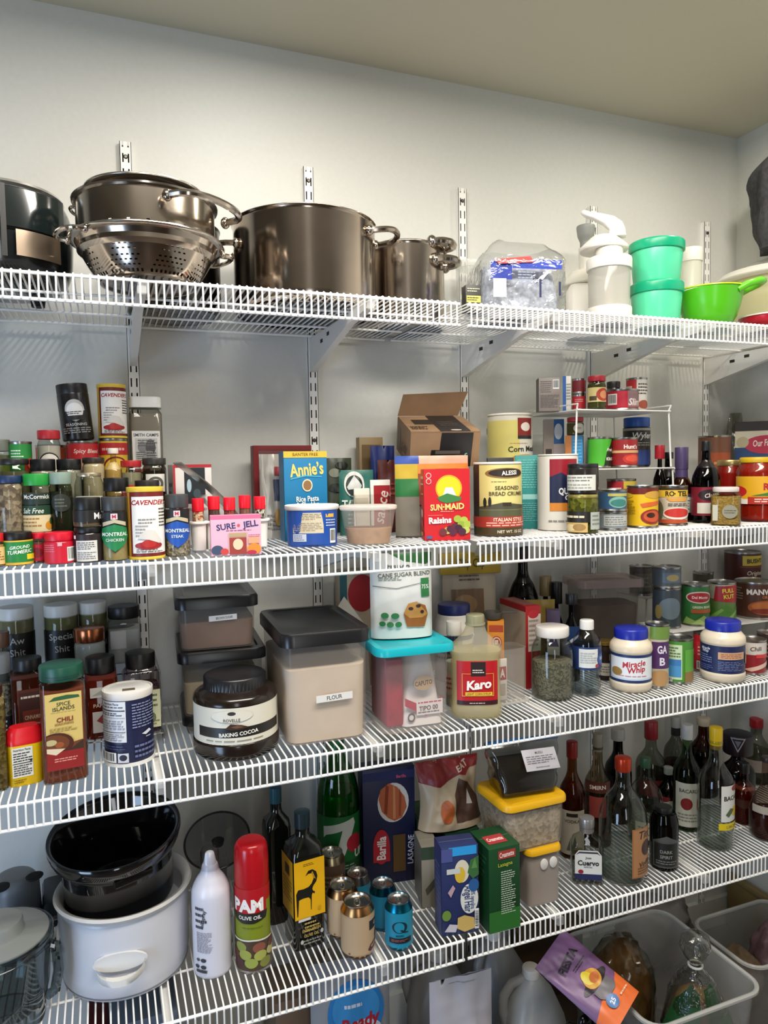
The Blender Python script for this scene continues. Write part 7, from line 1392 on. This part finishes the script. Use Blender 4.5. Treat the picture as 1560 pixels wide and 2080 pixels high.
liquor('tall clear lemon rum bottle with bright yellow cap', p, glass=GL('ecf0ec', .03, 1.7), prof='wine', liquid=GL('e8ecea', .02, .6), lf=.3, cap='d8b414', caph=.15, capr=.36, label=[('r', .52, .2, 1, 1, 'cfcfc8'), ('t', 'BACARDI', .8, .72, .1, '2c2a22', .46, 0, .035), ('e', .84, .93, .11, .07, '8a2a22'), ('e', .84, .42, .13, .1, 'd0b034'), ('p', [(.6, .36), (.7, .5), (.8, .46), (.66, .3)], '4a5a3a'), ('r', .48, .02, .98, .17, 'd0b81c'), ('t', 'LIMON', .74, .09, .07, '8a7a10', .3)], lz=(.2, .62), arcdeg=178, turn=14, neck=('8a6a1c', .03))
p = (1.5019,-0.28,0.501,-47.8376,0.0608,0.1603)
liquor('slender amber rum bottle right of the yellow capped bottle', p, glass='c88a4c', prof='bottle', liquid=P('5a2410', .12), lf=.7, cap='1c1614', caph=.18, capr=.42, label=[('p', [(.2, .2), (.5, .05), (.8, .2), (.8, .6), (.2, .6)], '3a1a0e')], lz=(.3, .62))
p = (1.4871,-0.365,0.501,-49.3152,0.0859,0.2096)
liquor('stout clear bottle of dark red liquor at the right frame edge', p, glass='d8ccc4', prof='globe', liquid=P('3a1410', .12), lf=.34, cap='2a2422', caph=.06, capr=.34, label=[('r', .1, .1, .9, .8, 'a0988c')], lz=(.36, .5))
p = (1.3386,-0.245,0.501,-44.0132,0.0703,0.277)
liquor('green tinged rum bottle with white cap and red emblem', p, glass='a8c0a0', prof='wine', liquid=GL('90a888', .03, .6), lf=.5, cap='c8c8c4', caph=.14, capr=.42, label=[('r', .1, 0, 1, .95, 'b8b8ac'), ('t', 'BACARDI', .6, .78, .08, '3a3a34', .7, 0, .02), ('e', .5, .5, .2, .13, '7a1c20'), ('l', .2, .1, .9, .3, 3, '7a7a70')], lz=(.06, .55))
p = (1.1936,-0.255,0.501,-41.1172,0.0883,0.2153)
liquor('round shouldered clear bottle with red seal and green cap', p, glass='eef0ec', prof='squat', liquid=GL('d8dcd4', .02, .6), lf=.45, cap='2c4a34', caph=.12, capr=.3, label=[('r', .3, 0, .95, .5, 'b5b29a'), ('l', .36, .1, .9, .4, 3, '6a685a'), ('e', .86, .85, .14, .16, '8a1c2c')], lz=(.1, .55), arcdeg=160)
p = (1.341,-0.175,0.501,-42.7235,0.054,0.1345)
liquor('dark green bottle with white cap behind the small black bottle', p, glass='2c5a3a', prof='wine', liquid=P('12301c', .15), lf=.6, cap='b4b4ae', caph=.14, capr=.45, label=[('r', .1, .1, .9, .8, 'a8aca4'), ('e', .3, .9, .3, .2, '7a1c24')], lz=(.1, .5))
p = (1.0723,-0.22,0.501,-37.6246,0.0676,0.284)
liquor('clear vodka bottle with a brown lettered banner', p, glass='c8bca8', prof='wine', liquid=GL('a89078', .03, .6), lf=.5, cap='8a8478', caph=.16, capr=.36, label=[('r', 0, .7, 1, 1, '4a2418'), ('t', 'SMIRN', .5, .85, .11, 'c8bcb0', .8, 3, .02), ('r', .2, .05, .8, .6, '8a3a34')], lz=(.3, .68))
p = (0.9803,-0.24,0.501,-35.6998,0.0645,0.2846)
liquor('amber bottle with cream label beside the zip bag', p, glass='b88a5c', prof='wine', liquid=P('54290f', .15), lf=.72, cap='7a1a1a', caph=.14, capr=.42, label=[('r', 0, 0, 1, 1, 'b3aa98'), ('r', .3, .86, .7, .94, '24201c'), ('t', 'VODKA', .5, .76, .07, '3a342c', .7), ('p', [(.3, .1), (.45, .4), (.5, .2), (.6, .44), (.7, .1)], '5a5c50'), ('e', .7, .1, .2, .08, '8a7a54')], lz=(.05, .48))
p = (1.2003,-0.14,0.501,-39.1157,0.0721,0.2515)
liquor('dark green bottle with ribbed white cap at the back', p, glass='1c3a28', prof='wine', liquid=P('10241a', .15), lf=.6, cap='b5b5b0', caph=.12, capr=.5, ribs=True)
p = (1.3301,-0.12,0.501,-41.4976,0.0829,0.2458)
liquor('back row bottle with dull red cap', p, glass='c8ccc4', prof='wine', liquid=GL('a8a090', .03, .6), lf=.5, cap='8a1a22', caph=.2, capr=.44, label=[('r', .1, .1, .9, .8, '6a2420')], lz=(.2, .5))
p = (1.4649,-0.07,0.501,-43.2287,0.0666,0.2241)
liquor('back row bottle with black neck band and clear cap', p, glass='b8bab4', prof='wine', liquid=P('4a1f16', .2), lf=.45, cap='a8a8a4', caph=.14, capr=.42, neck=('1c1c1e', .1))
p = (1.5297,-0.11,0.501,-45.1191,0.0834,0.2249)
liquor('back row amber bottle with pale stopper', p, glass='8a5a34', prof='wine', liquid=P('3a1a0c', .15), lf=.62, cap='b8a890', caph=.1, capr=.44)
p = (1.5493,-0.215,0.501,-47.4121,0.0908,0.2113)
liquor('plum coloured bottle with broad dark cap and triangle badge', p, glass='4a2434', prof='wine', liquid=P('1c0c14', .15), lf=.5, cap='1f1018', caph=.26, capr=.85, label=[('r', .2, .1, .8, .9, '2a1520')], lz=(.1, .5))
decal('triangle_badge', [o for o in COL.objects if o.get('label', '').startswith('plum coloured')][0], .04, .04, [('p', [(0, 1), (1, 1), (.5, 0)], 'a8a0a4'), ('p', [(.12, .92), (.88, .92), (.5, .16)], '1f1018'), ('p', [(.3, .8), (.7, .8), (.5, .36)], '77707a')], cylmap(p[4] * .5 * .85 + .0004, p[5] * .8), cut=.008)
p = (1.7419,-0.105,0.501,-48.5813,0.0867,0.1904)
liquor('back row clear bottle with red cap near the right frame edge', p, glass='d4d4cc', prof='wine', liquid=GL('c8c8bc', .03, .6), lf=.6, cap='9c1c26', caph=.14, capr=.44, label=[('r', .1, .1, .9, .8, 'a89a90')], lz=(.2, .5))
# ---------------------------------------------------------------- on the floor under the shelves
def jug(lab, x, y, z, d, h, rot, m, cap='dcdad4'):
    t = thing('water_jug', lab, 'jug', (x, y, z), rot); R = d / 2
    bm = BM(); secs = [(d * .94, d * .94, .025, 0), (d, d, .03, .008), (d, d, .035, h * .5), (d * .96, d * .96, .045, h * .6), (d * .72, d * .72, .05, h * .78), (d * .4, d * .4, .03, h * .89), (d * .26, d * .26, .02, h * .92), (d * .26, d * .26, .02, h * .95)]
    skin(bm, [rrect(*s, n=6) for s in secs]); fin(bm, 'body', m, t)
    bm = BM(); tube(bm, [(-R * .28, 0, h * .9), (-R * .7, 0, h * .88), (-R * .98, 0, h * .78), (-R * 1.02, 0, h * .64), (-R * .9, 0, h * .5)], [.01, .011, .012, .012, .011], 10); fin(bm, 'handle', m, t)
    fin(ribbed(d * .145, h * .92, h * .08, 24), 'cap', P(cap, .4), t, ang=50)
    return t
JM = FR('c9c9c6', .82, .3)
jug('white plastic gallon jug with cream cap, front of the floor row', .845, -.262, 0, .145, .26, -6, JM, 'd8d2c8')
jug('gallon jug standing behind the tan cans, left of the pair at the back', .655, -.135, 0, .15, .275, -25, FR('a9a9a8', .85, .3))
jug('gallon jug at the back below the green pasta box', .835, -.095, 0, .15, .255, 30, FR('a0a0a0', .85, .3))
p = (0.6215,-0.36,0,-4,0.1483,0.07,0.343)
pouch('paper_bag', 'white folded paper bag in front of the gallon jugs', 'bag', p, 'c4c0c6', .07, [('l', .3, .96, .7, .97, 1, 'a8a4aa')], seed=71, mat=P('c6c2c8', .7, bump=.5, scale=25), crumple=.008)
p = (0.3843,-0.3,0,-6,0.1757,0.08,0.4062)
pouch('detergent_pouch', 'clear grey pouch with blue oval and red lettering on the floor', 'bag', p, '9a9ca4', .08, [('e', .55, .72, .36, .17, '2a78b8'), ('e', .55, .74, .3, .12, '3c90cc'), ('e', .6, .62, .26, .06, 'c8ccd8'), ('t', 'Ready', .6, .66, .07, 'b3202e', .5, 6, .03, .2), ('l', .4, .74, .7, .78, 1, 'd8e0ec')], seed=73, mat=P('8f9298', .25, bump=.3, scale=25), crumple=.004)
p = (0.28,-0.2,0,0,0.0891,0.12,0.3009)
carton('cardboard_box', 'brown cardboard box on the floor left of the clear pouch', 'carton', p, '7c6450', None)
t = thing('cardboard_box', 'brown cardboard box at the back wall behind the gallon jugs', 'carton', (.93, -.07, 0), -3)
BO('body', (.0, .2, 0, .05, 0, .2), P('4f3b26', .8, var=.1, scale=20), t, .002); BO('flap', (.0, .2, -.03, -.0005, .196, .199), P('4f3b26', .8), t, 0)
for u0, c, lab, w_ in ((-.12, '5a1a20', 'dark red box under the slow cooker end of the lowest shelf', .035), (-.035, '6a7684', 'blue grey board under the slow cooker on the floor', .12)):
    t = thing('stored_box', lab, 'box', (u0, -.27, 0), 0)
    BO('body', (-w_ / 2, w_ / 2, 0, .2, 0, .40), P(c, .5, var=.1, scale=15), t, .002); BO('lid_edge', (-w_ / 2 - .001, w_ / 2 + .001, -.001, .201, .385, .402), P(c, .45), t, .001)
# black glossy bag
t = thing('bin_liner_bag', 'glossy black plastic bag beside the orange pouch', 'bag', (.875, -.43, 0), 0)
bm = BM(); bmesh.ops.create_icosphere(bm, subdivisions=4, radius=1)
for v in bm.verts:
    n = noise.noise(v.co * 2.2) + .5 * noise.noise(v.co * 5 + Vector((3, 1, 2)))
    v.co = Vector((v.co.x * .075, v.co.y * .08, .11 + v.co.z * .11)) * (1 + .12 * n); v.co.z = max(v.co.z, 0)
fin(bm, 'body', P('0d0d0f', .12), t, ang=60)
bm = BM(); bmesh.ops.create_icosphere(bm, subdivisions=2, radius=.018, matrix=Matrix.Translation((.0, 0, .232)) @ Matrix.Diagonal((1, .7, 1.2, 1))); fin(bm, 'knot', P('0d0d0f', .12), t)
# big clear bins
def bin_(lab, x0, x1, y0, y1, h, m, holes):
    cx, cy = (x0 + x1) / 2, (y0 + y1) / 2; w_, dp = x1 - x0, y1 - y0
    t = thing('storage_bin', lab, 'bin', (cx, cy, 0), 0)
    bm = BM(); skin(bm, [rrect(w_ * a, dp * a, .04, z, n=6) for a, z in ((.86, 0), (.88, .006), (.98, h - .012), (1, h))] + [rrect(w_ * a, dp * a, .04, z, n=6) for a, z in ((.99, h), (.97, h - .014), (.87, .01))], True, True); fin(bm, 'shell', m, t)
    bm = BM(); r = rrect(w_ * 1.02, dp * 1.02, .045, h, n=6); tube(bm, r, .0055, 6, closed=True); fin(bm, 'rim', FR('d8d8d4', .6, .2), t)
    if holes:
        bm = BM(); tube(bm, [(w_ * .5 + .012, -.05, h - .0), (w_ * .5 + .03, -.045, h + .002), (w_ * .5 + .034, 0, h + .003), (w_ * .5 + .03, .045, h + .002), (w_ * .5 + .012, .05, h)], .006, 8); fin(bm, 'handle', FR('d8d8d4', .6, .2), t)
    return t
BINM = FR('c9cac8', .26, .15)
bin_('large clear plastic bin holding bread bags, right of the orange pouch', .985, 1.305, -.52, -.19, .25, BINM, False)
bin_('second clear bin with hooped handle in the corner', 1.41, 1.70, -.40, -.19, .185, FR('a8a8a4', .4, .2), True)
# purple and orange pouch leaning over the bin edge
p = (0, 0, 0, 0, .125, .05, .195)
t = pouch('rice_pouch', 'purple and orange pouch with a yellow bowl picture, leaning on the bin', 'bag', p, '6a4a72', .045, [('r', 0, 0, 1, 1, '6f4f78'), ('p', [(0, 0), (0, .2), (.3, .26), (.6, .22), (1, .32), (1, 0)], 'd8682c'), ('t', 'FIESTA', .5, .76, .09, '241a2c', .66, 8, .05), ('l', .4, .62, .8, .67, 2, '2c2030'), ('e', .52, .42, .36, .06, '2a2028'), ('e', .52, .46, .2, .1, 'c8912c'), ('e', .46, .5, .11, .08, 'd0bc34'), ('e', .56, .45, .12, .05, 'b8642c'), ('p', [(.3, .36), (.74, .36), (.76, .26), (.66, .22), (.38, .22), (.3, .28)], '6a6468'), ('e', .42, .17, .12, .07, '4a74a8'), ('t', '25', .42, .17, .05, 'd8e0e8', .1, 10, .02), ('l', .6, .12, .9, .16, 1, 'e8b898')], seed=81, crumple=.004, mat=P('6a4a72', .3, bump=.3, scale=25))
Wd = Vector((.877, .38, .29)).normalized(); Hd = Vector((-.475, .778, .394)).normalized(); Hd = (Hd - Wd * Hd.dot(Wd)).normalized(); Yd = Hd.cross(Wd)
t.matrix_world = Matrix(((Wd.x, Yd.x, Hd.x, .945), (Wd.y, Yd.y, Hd.y, -.49), (Wd.z, Yd.z, Hd.z, .285), (0, 0, 0, 1)))
# bread and bags in and behind the bins
def blob(name, lab, cat, c, s, m, seed, amp=.14, sub=4, part='body', tie=None):
    t = thing(name, lab, cat, c, 0)
    bm = BM(); bmesh.ops.create_icosphere(bm, subdivisions=sub, radius=1)
    for v in bm.verts:
        n = noise.noise(v.co * 1.8 + Vector((seed, 0, 0))) + .6 * noise.noise(v.co * 4.5 + Vector((0, seed, 0)))
        q = v.co * (1 + amp * n); v.co = Vector((q.x * s[0], q.y * s[1], max(0, s[2] * (1 + q.z))))
    fin(bm, part, m, t, ang=60); return t
t = blob('bread_bag', 'brown loaf in a clear bag at the back of the big bin', 'bag', (1.09, -.29, .012), (.072, .072, .13), P('6a4f2c', .4, var=.3, bump=.6, scale=25), 3, part='loaf')
bm = BM(); bmesh.ops.create_icosphere(bm, subdivisions=4, radius=1)
for v in bm.verts:
    n = noise.noise(v.co * 2 + Vector((5, 0, 0))) + noise.noise(v.co * 6); q = v.co * (1.06 + .1 * n); v.co = Vector((q.x * .077, q.y * .077, max(-.002, .135 * (1 + q.z))))
fin(bm, 'clear_film', GL('d8d0bc', .12, 1.5), t, ang=30)
t = thing('bread_bag', 'bread in a clear bag with green print and tied top, in the big bin', 'bag', (1.205, -.415, .012), -25)
bm = BM(); rings = []; prof = [(.07, 0), (.085, .02), (.09, .1), (.08, .17), (.05, .225), (.016, .25), (.014, .258), (.03, .275), (.042, .3), (.036, .325), (.012, .338)]
for r_, z_ in prof:
    rings.append([((r_ * .85 * (1 + .16 * noise.noise(Vector((math.cos(a) * 2, math.sin(a) * 2, z_ * 20))))) * math.cos(a), .8 * (r_ * (1 + .16 * noise.noise(Vector((math.cos(a) * 2, math.sin(a) * 2, z_ * 20 + 4))))) * math.sin(a), z_) for a in [2 * PI * i / 28 for i in range(28)]])
skin(bm, rings); fin(bm, 'film', GL('e6e8e2', .1, 3, .8, 25), t, ang=40)
LA('loaf', fil([(0, .004), (.05, .004), (.062, .03), (.062, .13), (.04, .19), (0, .2)], .02, 3), P('7c6240', .6, var=.2), t, 24, sy=.8)
decal('green_print', t, .24, .2, [('p', [(0, .3), (.05, .75), (.3, 1), (.46, .9), (.44, .5), (.3, .2), (.1, .1)], '15421c'), ('p', [(.54, .95), (.75, 1), (1, .7), (.98, .3), (.8, .2), (.66, .4), (.56, .55)], '184a20'), ('r', .42, .1, .66, .3, 'a8a06c')], lambda s, tt, l: Vector(((.088 - max(0, tt - .08) * .4) * math.sin(s / .09), -.92 * (.088 - max(0, tt - .08) * .4) * math.cos(s / .09), .05 + tt * .9)), cut=.008, cuty=.02)
bm = BM(); tube(bm, arc((0, 0, .255), .0155, 0, 360, 14, 'xy')[:-1], .003, 6, closed=True); fin(bm, 'tie', P('d8d8d4', .4), t)
blob('plastic_bag', 'crumpled grey carrier bag behind the big bin', 'bag', (1.37, -.095, 0), (.13, .07, .11), P('6f6866', .35, var=.15, bump=.6, scale=20), 9, .25)
blob('plastic_bag', 'pinkish crumpled bag inside the second bin', 'bag', (1.6, -.295, .012), (.062, .06, .085), P('5c4448', .4, var=.2, bump=.6, scale=20), 12, .25)
blob('brown_bag', 'brown paper bag inside the second clear bin', 'bag', (1.485, -.295, .012), (.05, .06, .07), P('5c4a34', .7, var=.15, bump=.5, scale=18), 15, .2)
t = thing('wooden_board', 'pale wooden board leaning against the right wall near the corner', 'board', (1.735, -.3, 0), 0)
BO('panel', (-.012, .004, -.2, .28, .0, .17), P('8a7448', .6, var=.15, scale=6), t, .002); BO('edge_strip', (-.015, -.0125, -.2, .28, .155, .172), P('9a8456', .6), t, .001)
t = thing('black_pole', 'black pole standing by the right wall at the frame edge', 'pole', (1.709, -.43, 0), 0)
LA('pole', [(0, 0), (.008, 0), (.008, .42), (0, .42)], BLACK, t, 16); LA('foot', [(0, 0), (.011, 0), (.011, .03), (0, .03)], P('0c0c0c', .6), t, 16)
